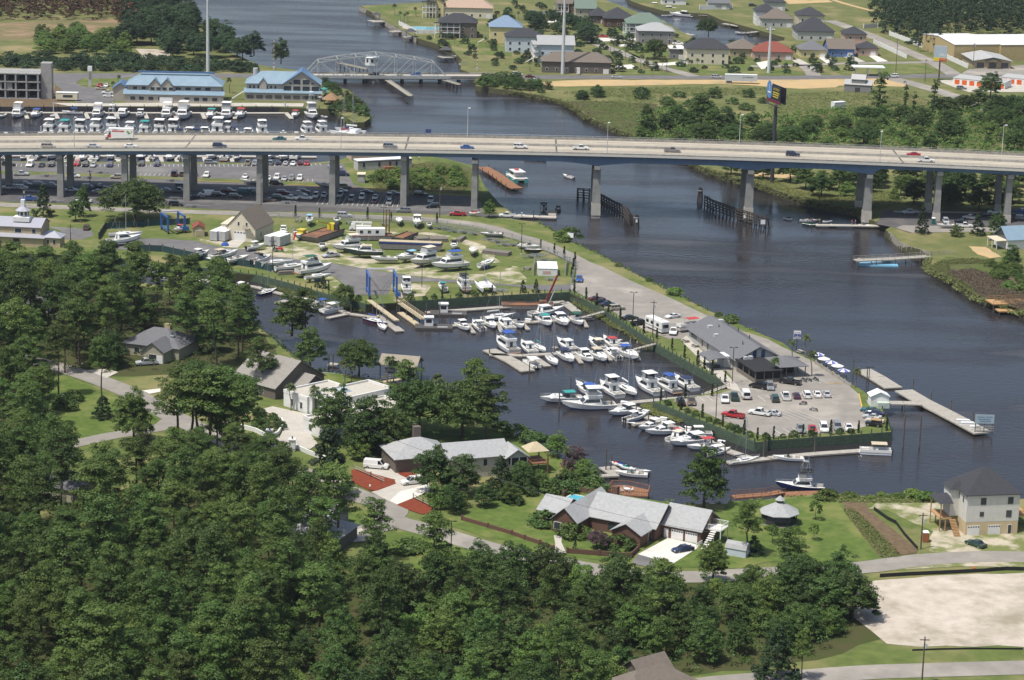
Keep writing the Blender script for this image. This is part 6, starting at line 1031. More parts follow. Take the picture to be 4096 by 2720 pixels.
# buildings
MWN=mat('window_glass',(.03,.04,.05),.15,spec=.8);MF=paint('window_frame_white',(.72,.71,.67),.5);MDF=paint('dark_frame',(.05,.05,.055),.5)
M_gdoor=mat('garage_door_white',(.70,.69,.66),.5,var=.05)
def wall_m(n,c,c2=None,sc=.8):return mat('wall_'+n,c,.85,col2=c2 or tuple(x*.9 for x in c),scale=sc,spec=.2)
def roof_m(n,c,v=.82):return mat('roof_'+n,c,.9,col2=tuple(x*v for x in c),scale=1.6,detail=8,spec=.15)
SH_L=roof_m('light_grey_shingle',(.36,.365,.36));SH_D=roof_m('dark_shingle',(.055,.057,.063));SH_B=roof_m('brown_shingle',(.17,.145,.12));SH_M=roof_m('mid_grey_shingle',(.155,.157,.165));SH_T=roof_m('tan_tile',(.42,.31,.235));SH_G=roof_m('green_shingle',(.15,.20,.16));SH_R=roof_m('red_shingle',(.23,.075,.055));RM_B=mat('blue_metal_roof',(.20,.285,.345),.5,col2=(.17,.25,.31),scale=.3);RM_B2=mat('deep_blue_metal_roof',(.085,.165,.30),.4);RM_S=mat('silver_metal_roof',(.42,.42,.46),.35,metal=.2);RM_W=mat('white_metal_roof',(.74,.75,.75),.5,var=.05)
BRK=wall_m('red_brown_brick',(.15,.085,.06),(.105,.06,.045),5);BRK2=wall_m('grey_brown_brick',(.16,.135,.115),(.12,.10,.085),4);WHT=wall_m('white',(.70,.70,.67));CRM=wall_m('cream',(.62,.56,.42));YEL=wall_m('pale_yellow',(.62,.53,.27));TANW=wall_m('tan',(.42,.345,.215));GRYW=wall_m('pale_grey',(.44,.44,.41));BLUW=wall_m('pale_blue',(.50,.56,.60));GRNW=wall_m('pale_green',(.47,.54,.47));OLV=wall_m('olive',(.36,.34,.25));PNK=wall_m('pinkish',(.48,.33,.27));BLU2=wall_m('blue_siding',(.12,.20,.42));STN=wall_m('grey_stone',(.25,.245,.235),(.18,.175,.17),3)
def bld(name,label,cat,p,a=.0,z=LAND,group=None):return tag(empty(name,(p[0],p[1],z),R_(a)),label,cat,group)
def vol(o,x0,x1,y0,y1,h,roof,rh,wm_,rm,ov=.45,z=.0,th=.14,nowall=False):
 if not nowall:BX(x0,x1,y0,y1,z,z+h).b('wall',wm_,o)
 X0,X1,Y0,Y1,Z=x0-ov,x1+ov,y0-ov,y1+ov,z+h-.03;b=MB();xm,ym=(x0+x1)/2,(y0+y1)/2
 if roof=='gx':
  pr=[(Y0,Z-ov*.25),(ym,Z+rh),(Y1,Z-ov*.25),(Y1,Z-ov*.25+th),(ym,Z+rh+th),(Y0,Z-ov*.25+th)]
  b.loft([[(X,y,zz)for y,zz in pr]for X in(X0,X1)]);g=b.b('roof',rm,o)
  for X in(x0,x1):MB().add([(X,y0,Z),(X,y1,Z),(X,ym,Z+rh-.02)],[(0,1,2)]).b('gable',wm_,o)
 elif roof=='gy':
  pr=[(X0,Z-ov*.25),(xm,Z+rh),(X1,Z-ov*.25),(X1,Z-ov*.25+th),(xm,Z+rh+th),(X0,Z-ov*.25+th)]
  b.loft([[(x,Y,zz)for x,zz in pr]for Y in(Y0,Y1)]);g=b.b('roof',rm,o)
  for Y in(y0,y1):MB().add([(x0,Y,Z),(x1,Y,Z),(xm,Y,Z+rh-.02)],[(0,1,2)]).b('gable',wm_,o)
 elif roof=='hip':
  i=min(X1-X0,Y1-Y0)/2;r0,r1=((X0+i,X1-i),(ym,ym))if X1-X0>Y1-Y0 else((xm,xm),(Y0+i,Y1-i));e=.02
  b.bx(X0,X1,Y0,Y1,Z,Z+th);b.add([(X0,Y0,Z+th),(X1,Y0,Z+th),(X1,Y1,Z+th),(X0,Y1,Z+th),(r0[0],r1[0],Z+rh),(r0[1],r1[1],Z+rh)],[(0,1,5,4),(2,3,4,5),(1,2,5),(3,0,4)]if X1-X0>Y1-Y0 else[(0,1,4),(1,2,5,4),(2,3,5),(3,0,4,5)]);b.b('roof',rm,o)
 elif roof=='shed':b.loft([[(X,Y0,Z),(X,Y1,Z+rh),(X,Y1,Z+rh+th),(X,Y0,Z+th)]for X in(X0,X1)]);b.b('roof',rm,o)
 elif roof=='flat':b.bx(X0,X1,Y0,Y1,Z,Z+max(rh,.2));b.b('roof',rm,o)
 elif roof=='parapet':
  BX(x0+.3,x1-.3,y0+.3,y1-.3,z+h-.03,z+h+.05).b('roof',rm,o)
  for q in((x0-.06,x1+.06,y0-.06,y0+.3),(x0-.06,x1+.06,y1-.3,y1+.06),(x0-.06,x0+.3,y0+.3,y1-.3),(x1-.3,x1+.06,y0+.3,y1-.3)):BX(*q,z+h-.35,z+h+rh).b('parapet',wm_,o)
def win(o,f,a,c,zc,w,h,name='window',m=None,fm=None,pane=True):
 fm=fm or MF;m=m or MWN;s=-1 if f in 'fl' else 1;t0,t1=sorted((a-.02*s,a+.06*s));p0,p1=sorted((a+.06*s,a+.085*s))
 e=.09
 if f in 'fb':fr=BX(c-w/2,c+w/2,t0,t1,zc-h/2,zc+h/2);pn=BX(c-w/2+e,c+w/2-e,p0,p1,zc-h/2+e,zc+h/2-e)
 else:fr=BX(t0,t1,c-w/2,c+w/2,zc-h/2,zc+h/2);pn=BX(p0,p1,c-w/2+e,c+w/2-e,zc-h/2+e,zc+h/2-e)
 g=fr.b(name,fm,o)
 if pane:pn.b('pane',m,g)
 return g
def garage(o,y,c,w=2.7,h=2.2,lights=5):
 g=win(o,'f',y,c,h/2+.03,w,h,'garage_door',M_gdoor,M_gdoor,pane=False)
 for k in range(lights):BX(c-w/2+w*(k+.22)/lights,c-w/2+w*(k+.78)/lights,y-.08,y-.05,h*.80,h*.93).b('light',MWN,g)
def rail(o,p,q,h=1,m=None,z=0,n=None):
 m=m or MF;p=V3((*p,z));q=V3((*q,z));L=(q-p).length;g=MB().beam(p+V3((0,0,h)),q+V3((0,0,h)),.1,.08).b('railing',m,o);b=MB();n=n or max(2,int(L/.3))
 for k in range(n+1):e=p.lerp(q,k/n);b.beam(e,e+V3((0,0,h)),.05)
 tag(b.b('balusters',m,g),kind='stuff')
def stairs(o,x0,x1,y0,y1,z0,z1,axis='y',m=None,n=9):
 m=m or MF
 for k in range(n):
  z=z0+(z1-z0)*(k+1)/n
  if axis=='y':a=y0+(y1-y0)*k/n;b=y0+(y1-y0)*(k+1)/n;BX(x0,x1,min(a,b),max(a,b),z-.12,z).b('step',m,o)
  else:a=x0+(x1-x0)*k/n;b=x0+(x1-x0)*(k+1)/n;BX(min(a,b),max(a,b),y0,y1,z-.12,z).b('step',m,o)
o=bld('brick_house','long brown brick house with light grey roof and two garage doors','house',W(t(2,3,1440,262)),-28)
vol(o,-1.5,7.3,0,9,2.9,'gx',3.3,BRK,SH_L);vol(o,-17,-1.51,-3.4,7.2,2.88,'gx',3.7,BRK,SH_L);vol(o,-8.6,-2.2,-9,-1,2.86,'gy',1.9,BRK,SH_L);vol(o,-22.4,-16.8,-9,7.5,2.84,'gy',2.8,BRK,SH_L);vol(o,-28,-22.4,-4.5,3.5,2.6,'gx',2.2,BRK,SH_L)
garage(o,0,2);garage(o,0,5.2);win(o,'f',0,-.5,1.1,1,2.1,'door',MF)
for x in(-21.3,-18.2):win(o,'f',-9,x,1.5,1.6,1.6)
win(o,'f',-9,-19.8,1.15,1.5,2.2,'door');win(o,'f',-9,-5.2,1.4,1.3,1.5,fm=MDF);win(o,'f',-3.4,-11.5,1.5,1.6,1.5,fm=MDF);win(o,'r',-2.2,-4.5,1.2,1.5,2.2,'door');win(o,'f',-4.5,-25.5,1.6,1.6,1.3)
BX(-15.2,-13.9,3.8,5,0,7.6).b('chimney',BRK,o);BX(7.3,10.8,2.2,6.2,2.75,2.95).b('balcony_floor',MF,o)
for a,b_ in(((7.4,2.2),(10.8,2.2)),((10.8,2.2),(10.8,6.2)),((10.8,6.2),(7.4,6.2))):rail(o,a,b_,z=2.95)
for x in(9.2,10.7):
 for y in(2.3,6.1):BX(x-.08,x+.08,y-.08,y+.08,0,2.75).b('post',MF,o)
stairs(o,8.6,9.8,2.2,-2.6,2.95,.2,'y');rail(o,(7.6,-2.8),(7.6,.2));win(o,'r',7.3,4.4,4.4,.9,2,'door')
tag(BX(-13,-2.5,8.5,16,.02,.10).b('pool_terrace',M_concw,loc=None),kind='structure');q=bpy.data.objects['pool_terrace'];q.location=o.location;q.rotation_euler=o.rotation_euler
pz=W(t(2,2,620,1470));sp=tag(empty('swimming_pool',(pz.x+2.5,pz.y-1.5,LAND+.11),R_(-28)),'small blue swimming pool behind the brick house','pool');PW=mat('pool_water',(.10,.42,.52),.05);BX(-5.5,5.5,-2,2,0,.06).b('water',PW,sp)
for q in((-5.8,5.8,-2.3,-2),(-5.8,5.8,2,2.3),(-5.8,-5.5,-2,2),(5.5,5.8,-2,2)):BX(*q,0,.12).b('coping',M_concw,sp)
for k in range(4):
 lp=W(t(2,2,905+k*30,1492+k*6));l=tag(empty('sun_lounger',(lp.x,lp.y,LAND+.1),R_(60)),'white sun lounger by the pool, %s from left'%ORD[k],'lounger','loungers by the pool');BX(-.9,.4,-.32,.32,.3,.36).b('seat',MF,l);MB().beam((.4,0,.33),(.95,0,.75),.64,.06).b('backrest',MF,l)
 for x in(-.8,.3):BX(x-.03,x+.03,-.3,.3,0,.3).b('leg',MF,l)
def wrun(name,label,px,h,th,m,cat='wall',posts=None,pm=None,ph=.25,cap=None):
 pts=[W(p)for p in px];b0=pts[0];o=tag(empty(name,(b0.x,b0.y,LAND)),label,cat)
 for i in range(len(pts)-1):
  a,c=pts[i]-b0,pts[i+1]-b0;n=max(1,round((c-a).length/(posts or 6)))
  for k in range(n):
   p,q=a.lerp(c,k/n),a.lerp(c,(k+1)/n);MB().beam((p.x,p.y,h/2),(q.x,q.y,h/2),th,h).b('panel',m,o)
   if cap:MB().beam((p.x,p.y,h+.04),(q.x,q.y,h+.04),th+.12,.08).b('cap',cap,o)
   if posts:MB().box((p.x,p.y,(h+ph)/2),(th+.25,th+.25,h+ph)).b('pillar',pm or m,o)
 q=pts[-1]-b0
 if posts:MB().box((q.x,q.y,(h+ph)/2),(th+.25,th+.25,h+ph)).b('pillar',pm or m,o)
 return o
wrun('brick_fence','low brown brick fence left of the front path',tl(1,3,[(1900,95),(2140,165),(2361,230)])+tl(2,3,[(120,275),(260,320),(385,372)]),.9,.22,BRK,'fence',6.5)
wrun('brick_fence','low brown brick fence right of the front path',tl(2,3,[(510,400),(1095,445),(1165,375)]),1.1,.22,BRK,'fence',7)
wrun('brick_fence','low brick wall around the pool terrace',tl(2,2,[(470,1450),(570,1385),(740,1430),(790,1440),(1050,1500)]),1.2,.25,BRK,'wall',5)
o=bld('three_storey_house','tall pale grey unfinished house with dark hip roof','house',W(t(3,3,1815,235)),11)
SID=wall_m('grey_siding',(.60,.585,.53));FLS=wall_m('tan_block',(.55,.44,.27))
BX(0,11.6,0,10.5,0,2.9).b('wall',FLS,o);vol(o,-.02,11.62,-.02,10.52,5.9,'hip',4.6,SID,SH_D,z=2.9)
garage(o,0,1.8,2.7,2.1);garage(o,0,6.4,2.7,2.1);win(o,'f',0,9.8,1.05,.9,2.1,'door',MDF,MF)
for x,z,w,h in((3.6,7.4,1.2,1.5),(9.6,7.4,1.2,1.5),(3.4,4.6,.9,1),(9.4,4.5,1.2,1.5)):win(o,'f',-.02,x,z,w,h,fm=MDF)
for y,z in((2,7.4),(4.5,7.6),(8.5,7.4),(8.5,4.6)):win(o,'l',-.02,y,z,.9,1.5,fm=MF)
BX(-2,-.02,4.5,8.5,2.9,8.8).b('bay_wall',SID,o);MB().frus((-2.4,.1,4.1,8.9),(-.6,.1,5.5,7.5),8.78,10.2).b('porch_roof',SH_D,o);BX(-4.6,-2,3,9,2.75,2.95).b('porch_deck',mat('fresh_timber',(.42,.25,.11),.85),o);FT=mat('fresh_timber',0)
for x in(-4.5,-3.3):
 for y in(3.1,8.9):BX(x-.1,x+.1,y-.1,y+.1,0,2.75 if x>-4 else 6.2).b('porch_post',FT,o)
MB().frus((-5,-1.9,2.6,9.4),(-3,-2,5,7),6.2,7.3).b('porch_roof',SH_D,o);stairs(o,-2.6,-1.2,3,-.8,2.9,.2,'y',FT,12);BX(11.6,15.5,3,10,2.75,2.95).b('side_deck',FT,o)
for x in(12.5,15.3):
 for y in(3.2,9.8):BX(x-.12,x+.12,y-.12,y+.12,0,2.75).b('deck_post',FT,o)
rail(o,(11.8,3),(15.5,3),z=2.95,m=FT)
o=bld('flat_roofed_house','white stucco house with flat roofs and parapets among trees','house',W(t(1,2,255,605)),-46);FR=mat('gravel_roof',(.46,.43,.36),.95,var=.15,scale=1)
vol(o,0,9,0,14,3.7,'parapet',.45,WHT,FR);vol(o,9.3,18.5,2.4,19,4.9,'parapet',.5,WHT,FR);vol(o,20.6,27.5,-10.5,3,3.6,'parapet',.45,WHT,FR);vol(o,18.6,28,3.2,16,3.6,'parapet',.45,WHT,FR)
for x in(3.2,6.8):win(o,'f',0,x,1.6,1,1.7,fm=MF);
win(o,'f',2.4,12.2,2.2,1.2,2.2);win(o,'f',-10.5,23.2,1.8,1.1,1.7);BX(8.9,10.2,.6,1.3,0,4.7).b('entry_fin',WHT,o);BX(12.9,13.6,.6,1.3,0,4.7).b('entry_fin',WHT,o);BX(8.9,13.6,.6,2.4,4.3,4.75).b('entry_canopy',WHT,o);MB().frus((11,14,7,10),(11.8,13.2,8.2,8.8),4.9,5.9).b('skylight',mat('skylight_glass',(.35,.45,.47),.1),o)
wrun('white_wall','low white garden wall curving beside the court drive',tl(1,2,[(-300,770),(0,850),(125,915),(200,880),(255,800),(235,750)]),1,.35,WHT,'wall');wrun('white_wall','low white garden wall right of the gate pillar',tl(1,2,[(335,985),(480,1050),(640,1110)]),1,.35,WHT,'wall')
for i,(x,y)in enumerate([(125,935),(335,1020)]):p=W(t(1,2,x,y));g=th('gate_pillar',p,['left','right'][i]+' white gate pillar of the court drive','pillar');BX(-.7,.7,-.7,.7,0,2.6).b('shaft',WHT,g);BX(-.85,.85,-.85,.85,2.6,2.85).b('cap',WHT,g);BX(-.15,.15,-.15,.15,2.85,3.4).b('lantern',MDF,g)
o=bld('tan_house','two storey beige house with light grey roof and screened porch','house',(-8.4,532.1),20);SB=wall_m('beige_siding',(.47,.44,.37))
vol(o,-6,8,-2.5,6.5,4.7,'gx',2.4,SB,SH_L);vol(o,-16,-3,5,16,3.2,'hip',3.2,BRK2,SH_L);vol(o,7,12,-4,2,4.4,'gy',1.8,SB,SH_L,nowall=True);BX(8,12,-3.9,1.9,0,2.6).b('porch_base',SB,o);BX(8.05,11.9,-3.8,1.8,2.6,4.3).b('porch_screen',mat('porch_dark',(.03,.03,.03),.9),o)
for x in(8.1,10,11.9):BX(x-.1,x+.1,-4,-3.8,2.6,4.4).b('porch_post',MF,o)
for x in(-1,2.5):win(o,'f',-2.5,x,3.4,1.1,1.7)
BX(-9.3,-7.7,12.8,14.2,3,8).b('chimney',BRK2,o);BX(12,17,-4,2,2.4,2.6).b('deck',MBW,o);rail(o,(12,-4),(17,-4),z=2.6,m=MBW)
for x in(13,16.8):
 for y in(-3.9,1.9):BX(x-.12,x+.12,y-.12,y+.12,0,5 if x>15 else 2.4).b('deck_post',MBW,o)
MB().frus((12.5,17.5,-3,2),(14.5,15.5,-1,0),5,6.5).b('arbour_roof',mat('pale_plank',0),o)
o=bld('grey_roof_house','grey roofed house with chimney half hidden by pines at left','house',(-101,628),-18);vol(o,0,16,0,12,3,'hip',3.6,OLV,SH_M);vol(o,8,14,-5,2,3,'gy',2.4,OLV,SH_M);BX(9,10.6,6,7.4,3,7.6).b('chimney',TANW,o);win(o,'f',-5,11,1.6,2.2,1.5);win(o,'f',0,4,1.6,1.6,1.4);garage(o,-5.02,13,1.6,2.1,0);BX(12,13,3,3.9,5.3,5.4).b('skylight',mat('skylight_glass',0),o)
o=bld('shingle_house','house with large plain grey shingle roof by the basin','house',(-69,598),-40);SG=roof_m('greige',(.27,.255,.225));vol(o,0,15,0,17,2.9,'gx',5.4,BRK2,SG);vol(o,15,19,6,13,2.8,'gx',2.4,BRK2,SG);win(o,'f',0,5,1.5,1.8,1.4);win(o,'f',0,10,1.5,1.8,1.4)
o=bld('cottage','small grey roofed cottage hidden in the left pines','house',(-101.5,508),-25);vol(o,0,10.5,0,9,3,'hip',2.8,OLV,SH_M);BX(2.8,3.8,5,6,5.6,6.5).b('vent_cupola',MF,o);[win(o,'f',0,x,1.7,.8,1.4)for x in(1.5,2.6)]
o=bld('bungalow','brown shingle roofed bungalow at the bottom picture edge','house',(22,396),38);vol(o,0,16,0,10,2.9,'hip',3.4,BRK2,SH_B);vol(o,8,15,6,13,2.9,'gx',3,BRK2,SH_B)
o=bld('woodland_house','pale grey roof glimpsed through pines left of the corner lawn','house',(-52,492),-20);vol(o,0,16,0,11,2.9,'gx',3,STN,SH_L);vol(o,10,22,-8,2,2.9,'hip',2.8,BRK2,SH_L)
o=bld('forest_house','grey roofed house deep in pines behind the yard channel','house',(-146,668),0);vol(o,0,18,0,10,3,'gx',3,WHT,SH_M);win(o,'f',0,5,1.6,1.5,1.4)
p=W(t(3,3,100,120));o=th('gazebo',p,'octagonal gazebo with light grey roof on the lawn','gazebo')
oc=[(cos(k*pi/4+.4),sin(k*pi/4+.4))for k in range(8)];r0=MB();r0.loft([[(x*4.4,y*4.4,2.5)for x,y in oc],[(x*4.4,y*4.4,2.65)for x,y in oc],[(x*.85,y*.85,4.6)for x,y in oc]]);r0.b('roof',SH_L,o);MB().prism([(x*.7,y*.7)for x,y in oc],4.6,5.2).b('cupola',MDF,o);r1=MB();r1.loft([[(x*1.1,y*1.1,5.2)for x,y in oc],[(x*.06,y*.06,6.1)for x,y in oc]]);r1.b('cupola_roof',SH_L,o);MB().prism([(x*3.9,y*3.9)for x,y in oc],0,.3).b('floor',MD,o)
for x,y in oc:BX(x*3.8-.09,x*3.8+.09,y*3.8-.09,y*3.8+.09,.3,2.55).b('post',MDF,o)
for k in range(8):a,c=oc[k],oc[(k+1)%8];MB().beam((a[0]*3.8,a[1]*3.8,.8),(c[0]*3.8,c[1]*3.8,.8),.06,.9).b('screen',mat('screen_dark',(.03,.03,.03),.9),o)
p=W(t(2,3,1965,415));o=bld('garden_shed','pale gambrel roofed shed beside the brick house lawn','shed',p,-25);BX(0,4.4,0,2.8,0,1.7).b('wall',BLUW,o);b=MB();b.loft([[(x,y,z)for y,z in((-.15,1.65),(.35,2.5),(1.4,2.95),(2.45,2.5),(2.95,1.65))]for x in(-.12,4.52)],close=True);b.b('roof',SH_L,o);win(o,'r',4.4,1.4,.95,1.2,1.8,'door',MF)
o=bld('marina_restaurant','long marina restaurant with grey shingle roof and screened porch','restaurant',(58.5,627.9),17.7)
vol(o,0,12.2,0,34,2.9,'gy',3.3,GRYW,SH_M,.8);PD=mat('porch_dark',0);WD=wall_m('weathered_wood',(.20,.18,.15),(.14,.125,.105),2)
for y,w in((30,4.5),(24,1.2),(20,1.2),(12,1)):win(o,'l',0,y,1.4 if w<4 else 1.7,w,2 if w<4 else 1.6,'door' if w<4 else 'window',MWN if w>4 else paint('door_maroon',(.10,.02,.02)))
BX(-2.2,0,3.5,8,0,3).b('white_lean_to',WHT,o);vol(o,-.3,7,-13.2,-.5,3.1,'flat',.25,WD,roof_m('tar',(.035,.035,.037)),.3,nowall=True);vol(o,7,15.5,-9.5,-.3,2.9,'hip',1.8,WD,SH_M,.5,nowall=True)
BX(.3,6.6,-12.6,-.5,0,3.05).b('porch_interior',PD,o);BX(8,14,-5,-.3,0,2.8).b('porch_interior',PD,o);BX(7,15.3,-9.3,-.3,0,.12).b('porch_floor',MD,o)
for x,y in[(-.2,-13.1),(2.2,-13.1),(4.6,-13.1),(6.9,-13.1),(-.2,-9),(-.2,-5)]+[(7.3,-9.3),(10,-9.3),(12.7,-9.3),(15.3,-9.3),(15.3,-4.5)]:BX(x-.1,x+.1,y-.1,y+.1,0,3.1).b('porch_post',WD,o)
BX(-.25,6.95,-13.12,-13.02,.05,1.15).b('porch_skirt',WD,o);BX(-.26,-.16,-13,-.6,.05,1.15).b('porch_skirt',WD,o);BX(4.4,7.8,-.12,-.02,3.2,5.2).b('loft_door',paint('loft_blue',(.03,.06,.15)),o);BX(5.4,6.7,-.2,-.1,3.2,5.3).b('door',GRYW,o)
MT_=mat('rooftop_metal',(.45,.46,.46),.5)
for x,y,z,s in((3.2,27,4.4,1.3),(2.2,20,3.9,1.2),(7.5,30,5,1.4),(1.8,-1.5,3.35,1),(3.2,-1.4,3.35,1.1)):BX(x-s/2,x+s/2,y-s/2,y+s/2,z-.6,z+s*.7).b('air_handler',MT_,o)
for x,y in((4.5,24),(8,26),(8.5,20),(8.4,12),(4,6)):MB().tube((x,y,4),(x,y,6.2),.14,.12,7).b('roof_vent',MDF,o)
p=W(t(2,2,1880,260));o=th_('arched_pavilion',p,17,'small pavilion with arched grey roof on the restaurant lawn','pavilion');b=MB();b.loft([[(3*cos(a),y,2.6+.9*sin(a))for a in[pi*k/8 for k in range(9)]]+[(2.9*cos(a),y,2.5+.85*sin(a))for a in[pi*(8-k)/8 for k in range(9)]]for y in(-3,5)]);b.b('roof',SH_M,o)
for x in(-2.8,2.8):
 for y in(-2.8,1,4.8):BX(x-.07,x+.07,y-.07,y+.07,0,2.6).b('post',MDF,o)
BX(-1,1,-.4,.4,0,.9).b('grill',MDF,o);BX(-2.8,2.8,-2.8,4.8,0,.12).b('floor',MC,o)
p=W(t(3,2,945,615));o=bld('dock_shed','small white shed with ribbed roof at the river pier','shed',p,5);vol(o,0,4.6,0,3.4,2.6,'gy',1.1,WHT,RM_W,.25);win(o,'f',0,2.3,1.1,1.2,2,'door',MF);BX(1.5,4.4,-1.6,-.05,0,1.4).b('pale_cabinet',GRNW,o)
def picnic(p,a,lab,g=None):
 tb=th_('picnic_table',p,a,lab,'table',g);BX(-1,1,-.4,.4,.7,.76).b('table_top',MD,tb)
 for s in(-1,1):BX(-1,1,s*.75-.15,s*.75+.15,.42,.47).b('bench',MD,tb);BX(s*.7-.05,s*.7+.05,-.7,.7,0,.7).b('trestle',MD,tb)
for i,(x,y,k)in enumerate([(460,205,0),(513,245,1),(580,280,0),(637,310,1),(695,355,0)]):
 p=W(t(3,2,x,y));u=th('patio_umbrella',p,('white' if k else 'blue and white striped')+' patio umbrella by the river, %s from left'%ORD[i],'umbrella','umbrellas along the river');MB().tube((0,0,0),(0,0,2.6),.04,.04,6).b('pole',MR,u);UB=paint('umbrella_blue',(.12,.14,.42))
 for q in range(8):a,c=q*pi/4,(q+1)*pi/4;R1=1.7;MB().add([(R1*cos(a),R1*sin(a),2.1),(R1*cos(c),R1*sin(c),2.1),(0,0,2.75)],[(0,1,2)]).b('canopy_panel',(MF if k or q%2 else UB),u)
 picnic(p,0,'weathered picnic table under the %s river umbrella'%ORD[i],'tables along the river')
wrun('timber_kerb','weathered timber rail along the umbrella terrace',tl(3,2,[(440,225),(760,435)]),.9,.12,MD,'fence',4)
for i,(c,r,x,y,lab)in enumerate([(2,2,1600,20,'long'),(2,2,1690,65,'short'),(3,2,300,120,'river side')]):
 p=W(t(c,r,x,y));picnic(p,-60,'weathered %s picnic table on grass near the restaurant'%lab)
o=bld('boatyard_barn','cream boatyard barn with steep grey roof and outside stair','barn',(-90.8,770.8),-20);vol(o,0,10,0,13,4.2,'gy',5.4,CRM,SH_B,.3);garage(o,0,4.6,4.2,3.2,4);[win(o,'f',0,x,5.6,.8,1.3,fm=MF)for x in(4.2,7)];BX(6.2,8.2,-1.2,0,4.3,4.45).b('landing',MD,o);rail(o,(6.2,-1.2),(8.2,-1.2),z=4.45,m=MD);stairs(o,8.2,11,-1.2,-.1,4.45,.6,'x',MD,10);win(o,'r',10,4,2,1,1.6);vol(o,-4,-.02,4,12,4,'shed',.8,CRM,mat('cream_metal',(.60,.54,.40),.6),.1)
for i,(c,x,y,L,a,lab)in enumerate([(0,1935,655,7.5,70,'left of two silver cargo trailers beside the barn'),(0,2010,658,6.5,70,'right of two silver cargo trailers beside the barn'),(1,75,700,9.5,62,'long ribbed silver storage container by the yard'),(1,160,702,6,62,'short silver storage container by the yard tractor')]):
 p=W(t(c,1,x,y));o=th_('storage_container',p,a,lab,'container');MS=mat('ribbed_silver',(.46,.47,.47),.45,metal=.15,var=.2,scale=3);BX(0,L,-2.5,0,.3,3.2).b('body',MS,o);BX(-.05,L+.05,-2.55,.05,3.2,3.3).b('roof',RM_W,o)
 for k in range(int(L/.9)):BX(.3+k*.9,.4+k*.9,0,.04,.35,3.15).b('rib',MS,o)
 for s in(-1,1):BX(-.05,0,-1.25+s*1.2-.02 if s<0 else-1.25+.02,-1.27 if s<0 else-.02,.35,3.1).b('door',MS,o)
o=bld('red_roof_shed','small tan shed with rusty red roof by the boat hoist','shed',W(t(0,1,1780,615)),8);vol(o,0,3.6,0,6.5,2.6,'gy',1.3,TANW,SH_R,.25);win(o,'f',0,1.8,1.1,2.2,2,'door',TANW,MF)
p=W(t(2,1,240,975));o=bld('white_yard_shed','white metal pump shed inside wire fence in the yard','shed',p,2);vol(o,0,5.8,0,7.5,2.2,'shed',.5,WHT,RM_W,.1);BX(1.4,3.8,-.05,-.02,.6,1.5).b('notice',paint('notice_red',(.55,.35,.32)),o)
for i,(x,y)in enumerate([(195,940),(490,940)]):wrun('wire_fence_panel',['left','right'][i]+' wire mesh fence panel beside the white pump shed',tl(2,1,[(x,y+35),(x+15,y-80)]),2.2,.04,mat('wire_mesh',(.35,.36,.36),.6,alpha=.45),'fence',3,MG)
BLU=paint('lift_blue',(.035,.11,.34),.4)
def lift(p,a,w,L,h,label):
 o=tag(empty('boat_lift',(p[0],p[1],LAND),R_(a)),label,'boat lift')
 for x in(0,w):
  for y in(0,L):BX(x-.28,x+.28,y-.28,y+.28,.6,h).b('leg',BLU,o);q=NO('wheel',wheel_mesh(.6,.4));LK(q);q.parent=o;q.location=(x,y,.6);q.rotation_euler=(0,0,pi/2)
  BX(x-.22,x+.22,-.3,L+.3,h-.5,h).b('top_beam',BLU,o);BX(x-.2,x+.2,0,L,1,1.5).b('lower_beam',BLU,o)
 BX(0,w,L-.25,L+.25,h,h+.45).b('cross_beam',mat('pale_metal',(.6,.6,.58),.5),o);BX(w-.1,w+1.2,-.6,1.2,.9,2).b('engine_box',BLU,o)
 for y in(L*.3,L*.7):MB().tube((0,y,h-.5),(w*.5,y,1),.04,n=4).tube((w*.5,y,1),(w,y,h-.5),.04,n=4).b('sling',MDF,o)
lift(W(t(1,1,1045,1195)),8,7.8,9.5,6.6,'blue steel boat travel lift over the slip at the basin')
lift(W(t(0,1,1550,590)),25,5.5,7,5.6,'blue boat hoist with pale top beams beside the red roofed shed')
o=bld('silver_roof_pavilion','tan visitor pavilion with silver metal roof and white cupola','building',(-171,755),-6);vol(o,0,26,0,11,2.9,'hip',1.8,TANW,RM_S,.6);vol(o,2,24.6,2,11.5,5.8,'gx',2,TANW,RM_S,.4);vol(o,26,31,1,6,3,'hip',1.7,TANW,RM_S,.5);[win(o,'f',2,x,4.6,2.2 if x<20 else 1.3,1.4)for x in(17.5,22.5)];[win(o,'f',1,x,1.7,1,1.5)for x in(27.2,29.2)];BX(16.5,18.5,-.1,0,0,2.4).b('passage',PD,o)
BX(15.4,20.6,3.6,7,7,8.4).b('roof_terrace',WHT,o);MB().prism([(18+1.7*cos(k*pi/4+.39),6+1.7*sin(k*pi/4+.39))for k in range(8)],7.2,10.2).b('cupola',WHT,o)
for k in range(8):a=k*pi/4;MB().box((18+1.6*cos(a),6+1.6*sin(a),9.3),(.1,.7,1.1),a).b('cupola_window',MWN,o)
MB().tube((18,6,10.2),(18,6,11.4),2.5,.8,8).b('cupola_roof',RM_S,o);BX(17.4,18.6,5.4,6.6,11.4,13.6).b('lantern',WHT,o)
o=bld('blue_roof_restaurant','long tan restaurant with light blue metal roof on the quay','restaurant',W(t(0,0,1170,945)),3);BW=wall_m('warm_tan',(.40,.36,.30))
vol(o,0,39,3,17,7,'hip',5,BW,RM_B,.8);vol(o,-1,40,0,3.01,3.6,'shed',1.6,BW,RM_B,.6);vol(o,-6,0,4,15,5.2,'gy',2.4,BW,RM_B2,.6)
for x in(11.5,16.5):vol(o,x-2.4,x+2.4,2,8,7,'gy',3,BW,RM_B,.4)
